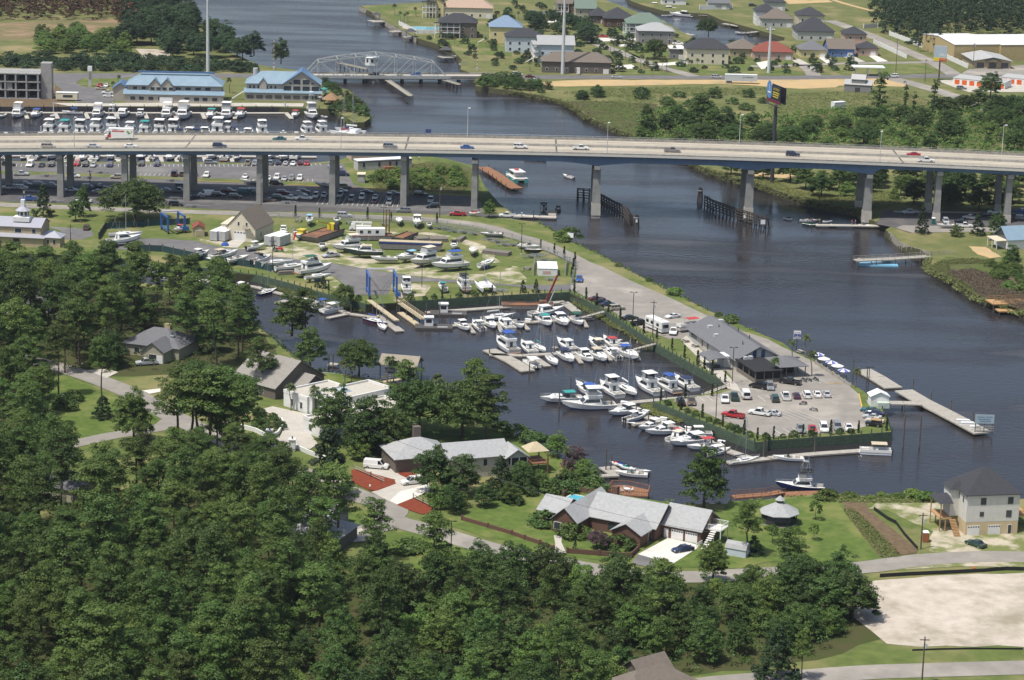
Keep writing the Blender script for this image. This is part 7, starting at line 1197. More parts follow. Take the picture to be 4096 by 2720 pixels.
for x in(3.2,6.8,10.5,13,15.5,18.2,21.2,25.3,29.4,33.5):win(o,'f',3 if not 9<x<19 else 2,x,5.8,2.6 if x>20 else 2,1.4)
for x in(2.5,6,10,14,18,25,29,32.5,36.5):win(o,'f',0,x,1.9,2.4,1.7,'window' if x!=32.5 else 'door')
BX(13.6,19,-.3,-.05,.2,2.6).b('white_awning_wall',WHT,o);BX(4,36,7.5,8.1,11.6,12.3).b('parapet_beam',RM_B2,o)
o=bld('gabled_blue_restaurant','tan restaurant with blue roof and large glass gable on the quay','restaurant',W(t(0,0,2270,925)),3);vol(o,0,31,3,15,6.8,'hip',4.6,BW,RM_B,.7);vol(o,-.5,31.5,0,3.01,3.4,'shed',1.4,BW,RM_B,.6);vol(o,15.5,31,1.6,14,6.8,'gy',5.6,BW,RM_B2,.7);vol(o,5.5,8.5,2.2,8,7,'gy',2.2,BW,RM_B,.3)
for x in range(8):win(o,'f',0,1.8+x*3.9,1.7,3.2,1.8)
for x in(1.5,3.2,5,6.8,8.6,10.4,12.2):win(o,'f',3,x,5.4,1.1,1.5)
for x in(17.4,21.3,25.2,29.1):win(o,'f',1.6,x,5.1,3.3,2.4)
for x,z,w,h in((21.3,8,3.2,2.2),(25.2,8,3.2,2.2),(18.6,7.4,1.6,.9),(27.9,7.4,1.6,.9)):win(o,'f',1.55,x,z,w,h)
stairs(o,-6,0,1,2.4,.3,4.2,'x',MF,10);MB().tube((3.5,9,9.5),(3.5,9,12.5),1.1,1.1,10).b('roof_drum',MT_,o)
o=bld('concrete_frame_building','grey concrete building shell with tower under construction','building',W(t(0,0,-260,905)),2);GC=mat('raw_concrete',(.33,.32,.30),.9,var=.25,scale=.6,wc=True)
for z in(0,3.6,7,10.4):BX(0,28.5,0,14,z,z+.4).b('floor_slab',GC,o)
for x in(.4,4.8,9.2,13.6,18,22.4,27.2):
 for y in(.4,7,13.4):BX(x,x+.7,y-.3,y+.3,.4,10.4).b('column',GC,o)
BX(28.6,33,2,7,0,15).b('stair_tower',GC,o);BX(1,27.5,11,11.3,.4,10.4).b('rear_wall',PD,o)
for z in(11.4,):rail(o,(0,.1),(28.5,.1),z=10.8,m=MG,n=24)
for x in(2.6,6.8,11.2,15.6,20,24.6):BX(x-1.2,x+1.2,.6,.8,3.7,6.9).b('block_infill',GC,o)if int(x)%2 else None
p=W(t(0,0,515,930));o=th('site_trailer',p,'cream site office trailer on the building site','trailer');BX(0,9,0,3,.6,3.4).b('body',CRM,o);BX(3,7,-.06,0,1.6,2.6).b('window',MWN,o);BX(-.1,9.1,-.1,3.1,3.4,3.55).b('roof',RM_W,o)
o=bld('office_trailer','long white office trailer with dark trim under the bridge','trailer',W(t(1,0,940,1575)),24);vol(o,0,21,0,4.4,3.4,'flat',.3,GRYW,RM_W,.15);BX(-.1,21.1,-.16,-.02,3,3.4).b('fascia',MDF,o);[win(o,'f',0,x,2,.8,1.5,fm=MDF)for x in(2.3,8.3,12.5,15,18.8)];BX(9.5,13.2,-2.4,-.05,0,1.2).b('porch',MBW,o);rail(o,(9.5,-2.4),(13.2,-2.4),z=1.2,m=MBW)
p=W(t(1,1,935,120));o=th('ice_vendor_hut',p,'narrow white kiosk with cream roof beside the rocks under the bridge','kiosk');BX(0,2.6,0,4,0,3).b('wall',GRYW,o);BX(-.2,2.8,-.3,4.2,3,3.2).b('roof',CRM,o);BX(.3,2.3,-.06,0,.5,2.6).b('shutter',MT_,o)
p=W(t(1,0,1300,1520));o=th('ticket_hut',p,'small hut with light blue pyramid roof beside the office trailer','hut');BX(0,2.6,0,2.6,0,2.6).b('wall',GRYW,o);MB().frus((-.4,3,-.4,3),(1.2,1.4,1.2,1.4),2.6,4).b('roof',RM_B,o);BX(.7,1.9,-.06,0,.4,2.2).b('door',MF,o)
o=bld('tan_dockhouse','low tan building with blue roof edge behind the office trailer','building',W(t(1,0,880,1480)),22);vol(o,0,15,0,6,3.2,'flat',.5,wall_m('pink_tan',(.45,.36,.27)),RM_B2,.2)
o=bld('boathouse','open boathouse with tan shingle roof over a small boat','boathouse',W(t(1,2,1140,340),1),-12,z=1);vol(o,0,9.5,0,6.5,3.4,'gx',1.9,WD,roof_m('tan_shingle',(.30,.265,.205)),.4,nowall=True)
for x in(.1,4.7,9.4):
 for y in(.1,6.4):BX(x-.14,x+.14,y-.14,y+.14,-3,3.4).b('post',MD,o)
boat('runabout',None,0,6.5,'small white boat hanging under the boathouse roof','white',group='boats at private docks',loc=(o.location.x+5,o.location.y+2,2))
dock('timber walk with rails beside the boathouse',tl(1,2,[(1130,390),(1250,370),(1390,350)]),1.8,z=1.6,m=mat('pale_plank',0),piles=2,pile_h=0,rails=True);dock('little pale dock with two piles by the white house',tl(1,2,[(670,215),(760,225)]),2.2,z=.7)
o=bld('blue_roof_cottage','white cottage with light blue metal roof at the right edge','house',W(t(3,1,2130,740)),18);vol(o,3,16,0,9,3.2,'gx',3.6,WHT,RM_B,.5);vol(o,-.5,3.01,1,7,2.8,'shed',.3,WHT,mat('cream_metal',0),.3,nowall=True)
for y in(1,4,7):BX(-.5,-.3,y-.1,y+.1,0,2.8).b('porch_post',MF,o)
MB().add([(2.97,0,3.2),(2.97,9,3.2),(2.97,4.5,6.6)],[(0,1,2)]).b('glazed_gable',MWN,o)
FARH=[('pale yellow house with white columned balconies at the far shore',1,0,1575,160,9,12,8.5,'gy',3,YEL,SH_D,2),('very large house with pale tan tile roof at the far shore',1,0,1720,162,27,16,5.5,'hip',5.5,CRM,SH_T,2),('three storey brown brick house with dark roof and white columns',1,0,1690,345,19,14,7.6,'hip',4.2,BRK2,SH_D,2),('cream house with blue grey roof behind the white staircase',1,0,2155,395,16,14,8,'hip',5.2,YEL,roof_m('slate_blue',(.20,.27,.36)),2),('pale blue house with dark roof left of the big white house',1,0,2300,480,18,12,7.5,'hip',3.8,BLUW,SH_D,2),('large white three storey house with light grey roof and verandas',2,0,240,575,17,12,8.6,'gx',3.6,BLUW,SH_L,4),('long brown brick house with brown grey hip roof by the highway',2,0,275,668,32,12,5.2,'hip',4,BRK2,SH_B,1),('pale green house with green roof and tall entry columns',2,0,1060,345,19,14,7.4,'hip',4.8,GRNW,SH_G,3),('grey stone house with light grey hip roof beside the oak',2,0,1165,400,18,14,6.4,'hip',3.6,STN,SH_L,3),('cream two storey house with dark hip roof by the lane',2,0,1610,592,20,13,7.4,'hip',4.6,CRM,SH_D,4),('white decked garage beside the cream house',2,0,1460,545,7,9,5,'flat',.3,STN,WHT,3),('olive house with greenish gable roof in the far street',2,0,585,185,11,16,6.4,'gx',3.6,OLV,SH_G,3),('brick house with wide dark hip roof in the far street',2,0,850,250,15,16,4.6,'hip',5.4,BRK,SH_D,3),('dark roofed garage wing left of the brick far house',2,0,725,215,9,12,4,'hip',4,BRK2,SH_D,3),('brick house with white balconies at the top edge',2,0,425,150,10,12,7,'hip',3.4,BRK,SH_B,3),('brown roofed bungalow left of the red roofed one',2,0,2010,520,14,14,3.8,'hip',4.4,TANW,SH_B,3),('pink bungalow with red tile roof behind the steel pole',2,0,2235,548,19,14,3.8,'hip',4.4,PNK,SH_R,3),('white house with dark roof and chimney at far right of canal',2,0,2250,235,11,12,7.5,'hip',4,WHT,SH_D,3),('low grey roofed house at the top edge beyond the canal',2,0,1810,85,12,10,3.6,'gx',2.6,GRYW,SH_M,3),('white canopy house beyond the canal dock',2,0,1380,40,14,8,4,'flat',.3,WHT,WHT,2),('small yellow bungalow with grey roof',3,0,300,530,13,13,3.8,'hip',4.2,YEL,SH_M,3),('bright blue house with tan shingle roof',3,0,555,522,13,14,4,'gx',4,BLU2,SH_B,3),('two storey pink house with dark roof',3,0,705,430,11,12,6.4,'hip',3.4,PNK,SH_D,3),('pink garage house with dark roof and white garage door',3,0,830,512,10,10,3.6,'hip',3.2,PNK,SH_D,3),('big house with steep charcoal hip roof',3,0,270,372,19,17,4.8,'hip',6.6,GRYW,SH_D,3),('cream three storey house with charcoal roof',3,0,275,262,14,13,7,'hip',4,CRM,SH_D,3),('long pale grey house with grey brown roof',3,0,-60,250,17,14,4.6,'hip',4.6,GRYW,SH_B,3),('dark roofed house at upper left of the grassy field',3,0,-20,100,11,12,5,'hip',4,GRYW,SH_D,3)]
AV=[]
for lab,c,r,x,y,w,d,h,rf,rh,wm_,rm,a in FARH:
 p=W(t(c,r,x,y));AV.append([p+V3((u,v,0))for u,v in((-4,-5),(w+3,-5),(w+3,d+3),(-4,d+3))]);o=bld('far_house',lab,'house',p,a,group='houses beyond the river');vol(o,0,w,0,d,h,rf,rh,wm_,rm,.6)
 fl=max(1,int(h/2.9))
 for k in range(fl):
  n=max(2,int(w/4.2))
  for j in range(n):win(o,'f',0,w*(j+.5)/n,1.6+k*2.9,1.2,1.5)if not(k==0 and j==n-1)else(garage(o,0,w*(j+.5)/n,2.6,2.2,0)if h<6 else win(o,'f',0,w*(j+.5)/n,1.2,1.3,2.2,'door'))
  for j in range(2):win(o,'l',0,d*(j+.5)/2,1.6+k*2.9,1.1,1.4)
 v='veranda' in lab;br='brown brick house with brown' in lab
 if v or 'column' in lab or 'balcon' in lab:
  X=-.05 if v else w*.55;Yb=d if v else-.05
  for k in range(fl):BX(-2.4,X,-2.4,Yb,2.8*k+2.6,2.8*k+2.8).b('balcony',MF,o);rail(o,(-2.4,-2.3),(X,-2.3),z=2.8*k+2.8)
  for j in range(5):
   cx,cy=(-2.25,j*(d-.3)/4)if v else(-2.3+j*(X+2.2)/4,-2.2);BX(cx-.15,cx+.15,cy-.15,cy+.15,0,h).b('column',MF,o)
  BX(-2.8,X+.3,-2.8,Yb+.2,h-.1,h+.25).b('balcony_roof',rm,o)
 if br:stairs(o,w*.5,w*.5+1.6,-5,-.5,.2,2.8)
 elif v or 'staircase' in lab:stairs(o,-6,-1.5,-2.2,-.8,.2,2.8,'x')
o=bld('tan_warehouse','large tan metal warehouse with white roof at upper right','warehouse',W(t(3,0,1710,560)),14);TM=wall_m('tan_metal',(.42,.33,.165));vol(o,0,24,0,40,8,'gx',1.6,TM,RM_W,.2);vol(o,24,60,-2,36,8,'gx',1.6,TM,RM_W,.2);BX(37,38.6,-2.1,-2,1.5,5.5).b('dark_sign',MDF,o)
o=bld('storefront','low tan storefront with grey roof and dark glass doors','store',W(t(3,0,1900,630)),4);vol(o,0,18,0,24,3.9,'gy',1.6,TANW,mat('grey_metal',(.40,.40,.38),.6),.9);[win(o,'f',0,x,1.6,3.6,2.6,'shopfront',fm=MDF)for x in(3,9,15)];[BX(8.2,9.8,y,y+1.4,5.35,5.5).b('skylight',MF,o)for y in(6,14)];vol(o,5.5,12.5,-2,0,3.6,'gy',1.2,TANW,SH_D,.3,nowall=True)
for(x,y),lab,a,n,L in(((1705,775),'left white storage unit block with orange doors',-30,7,25),((2145,765),'right white storage unit block with orange doors',-30,8,28)):
 o=bld('storage_block',lab,'storage units',W(t(3,0,x,y)),a);vol(o,0,L,0,9,2.9,'shed',.5,WHT,mat('grey_metal',0),.15)
 for k in range(n):win(o,'f',0,L*(k+.55)/n,1.2,2.3,2.2,'roller_door',paint('door_orange',(.62,.11,.02)),paint('door_orange',0))
o=bld('grey_barn','old grey timber barn with raised middle roof on the field','barn',W(t(3,0,700,845)),-12);vol(o,0,12,0,9,3.4,'shed',1,STN,mat('grey_metal',0),.3);vol(o,3,9,2,9,5.6,'gx',1.8,STN,mat('grey_metal',0),.3);[win(o,'f',2,x,5,.8,.9)for x in(4.5,7.5)];win(o,'f',0,6,1.2,2.4,2.2,'door',MDF,STN)
o=bld('flat_canopy','flat white canopy roof on posts by the highway','canopy',W(t(3,0,800,700)),2);BX(-1,14,-1,6,4,4.4).b('roof',RM_W,o);[BX(x-.15,x+.15,y-.15,y+.15,0,4).b('post',MF,o)for x in(1,6.5,12)for y in(.5,4.5)]
o=bld('white_trailer_box','small white box trailer standing in the long grass','trailer',W(t(3,0,612,1015)),30);BX(0,6,0,2.6,.5,3.2).b('body',WHT,o);BX(-.05,6.05,-.05,2.65,3.2,3.3).b('roof',RM_W,o);[MB().tube((x,-.05,.4),(x,.2,.4),.4,.4,10).b('wheel',M_tyre,o)for x in(2.2,3.8)]
wrun('boundary_wall','long white boundary wall beside the side road',tl(3,0,[(1120,325),(1400,430),(1600,520),(1840,630)]),2.2,.25,WHT,'wall',8,WHT,.3);wrun('boundary_wall','short white wall at the housing entrance',tl(3,0,[(975,400),(1275,540)]),2,.25,WHT,'wall',12,WHT,.3);wrun('boundary_wall','pale wall behind the grassy field',tl(3,0,[(880,262),(1010,255)]),2.2,.3,GRYW,'wall',9,WHT,.3);wrun('boundary_wall','white fence wall beyond the canal dock',tl(2,0,[(1730,90),(2030,82)]),2.5,.25,WHT,'wall',9)
wrun('pool_wall','white pool wall with pillars at the far shore',tl(1,0,[(1320,230),(1480,310),(1660,310),(1650,240)]),1.8,.25,WHT,'wall',4,WHT,.5);p=W(t(1,0,1555,262));o=tag(empty('swimming_pool',(p.x,p.y,LAND+.04)),'turquoise pool inside the white wall at the far shore','pool');MB().prism([(10*cos(q*pi/8),6*sin(q*pi/8))for q in range(16)],.05,.15).b('water',PW,o);MB().prism([(12*cos(q*pi/8),8*sin(q*pi/8))for q in range(16)],0,.04).b('paving',mat('pool_paving',(.40,.28,.2),.9),o)
# trees and plants
LF={'pine':leaf_mat('pine_needles',(.056,.101,.021),(.104,.155,.033)),'oak':leaf_mat('oak_leaves',(.041,.081,.02),(.08,.127,.03)),'light':leaf_mat('light_leaves',(.078,.135,.028),(.125,.185,.04)),'far':leaf_mat('far_leaves',(.03,.062,.026),(.056,.095,.034)),'brown':leaf_mat('scorched_leaves',(.075,.044,.024),(.105,.06,.032),.25),'cedar':leaf_mat('cedar_leaves',(.022,.045,.018),(.042,.072,.022)),'pink':leaf_mat('crape_myrtle',(.16,.07,.11),(.05,.075,.03),.15),'palm':leaf_mat('palm_fronds',(.055,.085,.025),(.11,.13,.05),.2),'marsh':leaf_mat('marsh_blades',(.135,.175,.048),(.20,.215,.08),.2,.35),'dryg':leaf_mat('dry_reeds',(.11,.085,.055),(.16,.13,.08),.15)}
M_bark=mat('bark',(.10,.075,.055),.95,col2=(.06,.045,.035),scale=3);M_barkl=mat('pale_bark',(.20,.17,.14),.95,col2=(.13,.11,.09),scale=3)
rng=np.random.default_rng(5)
def leaves(cl,rad,per,size,up=.35,flat=1):
 n=len(cl)
 c=np.repeat(cl,per,0);rr=np.repeat(rad,per)
 d=rng.normal(size=(n*per,3));d/=np.linalg.norm(d,axis=1)[:,None]
 low=d[:,2]<-.15;d[low,2]*=-.6;d/=np.linalg.norm(d,axis=1)[:,None]
 p=c+d*(rr*rng.uniform(.55,1.05,n*per))[:,None]*np.array([1,1,flat])
 nv=d*1+np.array([0,0,up*.7])+rng.normal(size=d.shape)*.36;nv/=np.linalg.norm(nv,axis=1)[:,None]
 a=np.cross(nv,rng.normal(size=nv.shape));a/=np.linalg.norm(a,axis=1)[:,None];b=np.cross(nv,a)
 s=(size*rng.uniform(.6,1.35,n*per))[:,None];k=(rng.uniform(.55,1,n*per))[:,None]
 q=np.stack([p-a*s-b*s*k*.3,p+a*s*.2-b*s*k,p+a*s+b*s*k*.3,p-a*s*.2+b*s*k],1).reshape(-1,3)
 return q
def leaf_obj(q,name,m,parent):
 me=bpy.data.meshes.new(name);nq=len(q)//4
 me.vertices.add(nq*4);me.vertices.foreach_set('co',q.astype(np.float32).ravel());me.loops.add(nq*4);me.loops.foreach_set('vertex_index',np.arange(nq*4,dtype=np.int32))
 me.polygons.add(nq);me.polygons.foreach_set('loop_start',np.arange(0,nq*4,4,dtype=np.int32));me.polygons.foreach_set('loop_total',np.full(nq,4,dtype=np.int32));me.update(calc_edges=True);me.materials.append(m)
 o=NO(name,me);LK(o);o.parent=parent;return o
def trunk(b,h,r,lean=(0,0),n=5):
 pts=[V3((lean[0]*(k/n)**1.5+rng.normal()*.06*k,lean[1]*(k/n)**1.5+rng.normal()*.06*k,h*k/n))for k in range(n+1)]
 for k in range(n):b.tube(pts[k],pts[k+1],r*(1-.75*k/n),r*(1-.75*(k+1)/n),7,cap=False)
 return pts
def make_tree(kind,v):
 nm=dict(pine='pine_tree',tallpine='pine_tree',oak='oak_tree',hard='broadleaf_tree',snag='vine_covered_tree',cedar='cedar_tree',bush='shrub',palm='palm_tree',cypress='italian_cypress',sapling='young_tree',scrub='scrub_tree')[kind]
 r=empty(nm);PROTOS.append(r);b=MB();m=LF['oak']
 if kind in('pine','tallpine'):
  H=17;pts=trunk(b,H*.93,.28,(rng.normal()*.5,rng.normal()*.5));n=62;base=.42 if kind=='pine' else.64;cl=[];rd=[]
  for k in range(n):
   f=rng.uniform(0,1)**.8;z=H*(base+(1-base)*f);R=(4.3 if kind=='pine' else 3.3)*math.sqrt(max(.05,1-(f*.93)**2))*rng.uniform(.25,1.05);a=rng.uniform(0,2*pi);cl.append((R*cos(a)+pts[-1].x*f,R*sin(a)+pts[-1].y*f,z-.12*R));rd.append(rng.uniform(.8,1.7))
  for k in range(0,n,3):
   c=cl[k];zt=max(H*.4,c[2]-1.2);b.tube((pts[-1].x*zt/H,pts[-1].y*zt/H,zt),c,.07,.03,4,cap=False)
  q=leaves(np.array(cl),np.array(rd),120,.165,.55,.66);m=LF['pine']
 elif kind in('oak','hard','scrub'):
  H=dict(oak=11,hard=13,scrub=6.5)[kind];RX=dict(oak=6.4,hard=4.7,scrub=3.5)[kind];pts=trunk(b,H*.62,.34 if kind!='scrub' else.16);n=dict(oak=190,hard=125,scrub=60)[kind];cl=[];rd=[];z0=dict(oak=.26,hard=.14,scrub=.06)[kind]
  lob=[(rng.uniform(0,6.28),rng.uniform(.75,1.25))for _ in range(5)]
  for k in range(n):
   a=rng.uniform(0,2*pi);w=1+sum(.16*cos(a-l[0])*l[1]for l in lob)*.5;th=acos(rng.uniform(-.25,1));rr=rng.uniform(.5,1)
   cl.append((RX*w*rr*sin(th)*cos(a),RX*w*rr*sin(th)*sin(a),H*(z0+.18)+H*(.82-z0)*rr*cos(th)*rng.uniform(.85,1.05)));rd.append(rng.uniform(.7,1.35)*(RX/4.6)**.5)
  for k in range(0,n,5):b.tube((0,0,H*.35),cl[k],.10 if kind!='scrub' else.05,.03,4,cap=False)
  q=leaves(np.array(cl),np.array(rd),90,.18 if kind!='scrub' else.15,.45,.8);m=LF['oak']if kind!='scrub' else LF['light']
 elif kind=='snag':
  H=13;pts=trunk(b,H,.3,(.8,0));cl=[];rd=[]
  for k in range(42):f=rng.uniform(.08,1);a=rng.uniform(0,6.28);R=rng.uniform(.2,1)*(1.7-.5*f);cl.append((R*cos(a)+.8*f**1.5,R*sin(a),H*f));rd.append(rng.uniform(.5,.95))
  q=leaves(np.array(cl),np.array(rd),46,.2,.3)
 elif kind=='cedar':
  H=9.5;pts=trunk(b,H*.9,.2);cl=[];rd=[]
  for k in range(95):f=rng.uniform(0,1)**1.3;a=rng.uniform(0,6.28);R=(1-f)**.75*3.2*rng.uniform(.6,1.02);cl.append((R*cos(a),R*sin(a),.5+H*f*.95));rd.append(rng.uniform(.45,.8))
  q=leaves(np.array(cl),np.array(rd),46,.17,.2);m=LF['cedar']
 elif kind=='cypress':
  H=3.4;b.tube((0,0,0),(0,0,1.2),.07,.05,6);f=rng.uniform(0,1,60);a=rng.uniform(0,6.28,60);R=.30*(1-f)**.6*np.sqrt(rng.uniform(.2,1,60));q=leaves(np.stack([R*np.cos(a),R*np.sin(a),.15+f*H*.95],1),np.full(60,.2),16,.1,0);m=LF['cedar']
 elif kind=='bush':
  b.tube((0,0,0),(0,0,.7),.06,.03,5);n=30;a=rng.uniform(0,6.28,n);th=np.arccos(rng.uniform(0,1,n));cl=np.stack([1.25*np.sin(th)*np.cos(a),1.25*np.sin(th)*np.sin(a),.3+1.15*np.cos(th)],1);q=leaves(cl,rng.uniform(.3,.6,n),36,.13,.3)
 elif kind=='sapling':
  H=3.4;trunk(b,2.4,.07);n=26;a=rng.uniform(0,6.28,n);th=np.arccos(rng.uniform(-.6,1,n));cl=np.stack([.9*np.sin(th)*np.cos(a),.9*np.sin(th)*np.sin(a),2.2+1.1*np.cos(th)],1);q=leaves(cl,rng.uniform(.25,.5,n),30,.12,.3);m=LF['light']
 elif kind=='palm':
  H=6;pts=trunk(b,H,.2,(.3,.1));Q=[]
  for k in range(34):
   a=rng.uniform(0,6.28);el=rng.uniform(-.7,1.2);L=rng.uniform(1.3,1.9);dd=np.array([cos(a)*cos(el),sin(a)*cos(el),sin(el)]);sd=np.array([-sin(a),cos(a),0]);o0=np.array([pts[-1].x,pts[-1].y,H])
   e1=o0+dd*L*.6;e2=e1+dd*L*.4+np.array([0,0,-.45*L])
   for s in(-1,1):Q+=[o0,e1+sd*s*.38,e2+sd*s*.15,e1+np.array([0,0,.12])]
  q=np.array(Q);m=LF['palm']
 b.b('trunk' if kind!='bush' else 'stem',M_bark if kind!='palm' else M_barkl,r);leaf_obj(q,'crown' if kind not in('bush','cypress')else 'foliage',m,r)
 return proto_done(r)
NV=dict(pine=6,tallpine=4,oak=4,hard=6,snag=2,cedar=3,bush=4,palm=3,cypress=2,sapling=2,scrub=5);TP={}
HT=dict(pine=17,tallpine=17,oak=12,hard=14,snag=13,cedar=9.5,bush=1.6,palm=7,cypress=3.4,sapling=3.4,scrub=7)
MN=dict(pine='pine_needles',tallpine='pine_needles',oak='oak_leaves',hard='oak_leaves',snag='oak_leaves',cedar='cedar_leaves',bush='oak_leaves',palm='palm_fronds',cypress='cedar_leaves',sapling='light_leaves',scrub='light_leaves')
rt=random.Random(11)
def tree(kind,p,h,label,group=None,wide=1,m=None,z=LAND,cat=None):
 v=rt.randrange(NV[kind]);k=(kind,v)
 if k not in TP:TP[k]=make_tree(kind,v)
 c=copy_tree(TP[k],None,{MN[kind]:LF[m]}if m else None);s=h/HT[kind];c.location=(p[0],p[1],z-.05);c.rotation_euler=(0,0,rt.uniform(0,6.28));c.scale=(s*wide,s*wide,s)
 return tag(c,label,cat or('shrub' if kind=='bush' else 'tree'),group)
def inside(p,poly):
 c=False;n=len(poly)
 for i in range(n):
  a,b=poly[i],poly[(i+1)%n]
  if(a.y>p.y)!=(b.y>p.y)and p.x<(b.x-a.x)*(p.y-a.y)/(b.y-a.y)+a.x:c=not c
 return c
def wood(px,sp,kinds,hr,label,group,wide=(.9,1.15),m=None,z=LAND,seed=3,avoid=()):
 R=random.Random(seed);poly=[W(q)for q in px];xs=[q.x for q in poly];ys=[q.y for q in poly];pts=[]
 A=abs(area2(poly))/2
 for _ in range(int(A/(sp*sp)*9)+20):
  p=V3((R.uniform(min(xs),max(xs)),R.uniform(min(ys),max(ys)),0))
  if not inside(p,poly)or any(inside(p,a)for a in avoid):continue
  if all((p.x-q.x)**2+(p.y-q.y)**2>sp*sp for q in pts):pts.append(p)
 for p in pts:
  k=R.choice(kinds);kw=k if isinstance(k,tuple)else(k,None);lab=label[kw[0]]if isinstance(label,dict)else label
  tree(kw[0],p,R.uniform(*hr.get(kw[0],(6,9)))if isinstance(hr,dict)else R.uniform(*hr),lab,group,R.uniform(*wide),kw[1]or m,z)
 return pts
def clumps_obj(name,label,cl,rd,per,size,m,up=.4,flat=.8):tag(leaf_obj(leaves(np.array(cl),np.array(rd),per,size,up,flat),name,m,None),label,'foliage',kind='stuff')
def scatter(px,sp,seed):
 R=random.Random(seed);poly=[W(q)for q in px];xs=[q.x for q in poly];ys=[q.y for q in poly];pts=[];A=abs(area2(poly))/2
 for _ in range(int(A/(sp*sp)*6)+20):
  p=V3((R.uniform(min(xs),max(xs)),R.uniform(min(ys),max(ys)),0))
  if inside(p,poly)and all((p.x-q.x)**2+(p.y-q.y)**2>sp*sp for q in pts):pts.append(p)
 return pts,R
def mass(name,label,px,sp,hr,m,seed):
 pts,R=scatter(px,sp,seed);cl=[];rd=[]
 for p in pts:
  h=R.uniform(*hr);w=h*R.uniform(.36,.5)
  for k in range(30):
   a=R.uniform(0,6.28);th=acos(R.uniform(-.75,1));cl.append((p.x+w*sin(th)*cos(a),p.y+w*sin(th)*sin(a),LAND+h*.42+h*.53*cos(th)));rd.append(R.uniform(.9,1.7))
 clumps_obj(name,label,cl,rd,22,.42,m)
def carpet(name,label,px,sp,h,m,seed,rr=(.8,1.6),per=44,size=.25):
 pts,R=scatter(px,sp,seed);clumps_obj(name,label,[(p.x,p.y,LAND+R.uniform(.1,1)**1.5*h)for p in pts],[R.uniform(*rr)for p in pts],per,size,m)
PN={'pine':'green loblolly pine in the foreground wood','tallpine':'tall bare stemmed pine in the foreground wood','hard':'dark broadleaf tree in the foreground wood','oak':'spreading dark oak in the foreground wood','scrub':'low leafy understorey tree in the foreground wood'}
gapA=[[W(q)for q in tl(0,2,[(520,1050),(860,1050),(860,1420),(520,1420)])],[W(q)for q in tl(0,3,[(850,950),(1100,950),(950,1130),(850,1130)])]]
wood(dl([(-60,1150),(130,1110),(300,1230),(480,1170),(640,1180),(780,1260),(700,1400),(600,1560),(560,1730),(300,1740),(-60,1740),(-60,1300)]),6.2,['pine']*5+['hard'],{'pine':(11.5,18.5),'hard':(8,14)},PN,'trees of the foreground wood',seed=21,avoid=gapA)
wood(dl([(640,1400),(800,1330),(960,1340),(1100,1330),(1300,1340),(1500,1375),(1560,1420),(1450,1560),(1400,1680),(600,1720),(560,1560)]),6.2,['hard']*4+['pine','scrub',('hard','light')],{'pine':(12,16),'hard':(7,12.5),'scrub':(6,7.5)},PN,'trees of the foreground wood',seed=22)
wood(dl([(1500,1385),(1640,1385),(1760,1350),(1890,1370),(1960,1440),(1930,1490),(1800,1500),(1650,1530),(1480,1540),(1450,1480)]),6.2,['hard']*4+['scrub','oak',('hard','light')],{'hard':(7,10),'scrub':(5,7),'oak':(7.5,9.5)},PN,'trees of the foreground wood',seed=23)
wood(dl([(1000,1340),(1200,1315),(1480,1360),(1760,1340),(1700,1370),(1480,1385),(1200,1345)]),5.2,['scrub','hard'],{'hard':(4.5,6),'scrub':(3.5,5)},{'scrub':'low roadside tree at edge of the foreground wood','hard':'small dark tree at roadside edge of the foreground wood'},'trees at edge of the foreground wood',seed=29)
wood(dl([(-60,700),(0,690),(200,680),(420,700),(560,760),(600,830),(500,850),(480,790),(300,790),(250,860),(60,870),(-60,900)]),6.3,['pine']*4+['tallpine','hard'],{'pine':(13,18),'tallpine':(17,20),'hard':(9,12)},{'pine':'green pine between the village street and the back channel','tallpine':'tall slender pine between the village street and the back channel','hard':'dark broadleaf tree between village street and back channel'},'pines by the back channel',seed=24,avoid=[[W(q)for q in tl(0,2,[(1050,-60),(1750,-60),(1700,180),(1100,180)])]])
wood(dl([(-60,900),(60,890),(110,950),(100,1060),(40,1130),(-100,1160)]),5.5,['pine','pine','hard'],{'pine':(12,16),'hard':(9,12)},{'pine':'green pine left of the front lawn','hard':'dark broadleaf tree left of the front lawn'},'trees left of the front lawn',seed=25)
wood(dl([(300,1100),(520,1070),(640,1130),(700,1200),(620,1230),(480,1170),(330,1200)]),5.4,['pine'],(11,14),'bushy young pine below the corner lawn','pines below the corner lawn',seed=26)
KZ=tl(2,0,[(1130,1240),(1200,1080),(1450,1000),(1700,1060),(1950,1100),(2361,1080)])+tl(3,0,[(300,1080),(700,1000),(900,1040),(1400,1020),(1800,980),(2361,930),(2500,940),(2500,1460),(2361,1440),(1000,1380),(0,1350)])+tl(2,0,[(1700,1340),(1200,1300)])
carpet('kudzu_thicket','lush green vine thicket between highway and bridge',KZ,2.3,2.6,LF['light'],61,(1,1.9),30,.34)
carpet('understorey','dense green understorey of the foreground wood',dl([(-40,1150),(130,1110),(480,1180),(780,1250),(820,1345),(1100,1320),(1480,1370),(1880,1350),(1960,1440),(1900,1500),(1480,1570),(1400,1720),(-60,1720)]),2.6,4.5,LF['oak'],62,(1,1.9),70,.19)
carpet('understorey','green undergrowth between street and back channel',dl([(-60,690),(200,680),(420,690),(560,750),(620,830),(480,850),(250,860),(60,870),(60,960),(90,1100),(-60,1140)]),3.2,3,LF['oak'],63,(.9,1.6),60,.18)
carpet('roadside_scrub','green scrub along the far side of the highway',tl(0,0,[(-200,520),(500,540),(900,520),(1500,545),(2300,600),(2361,660),(1000,660),(500,650),(-200,600)]),3,2.2,LF['far'],64,(1,2),24,.36)
S=lambda c,r,x,y:W(t(c,r,x,y))
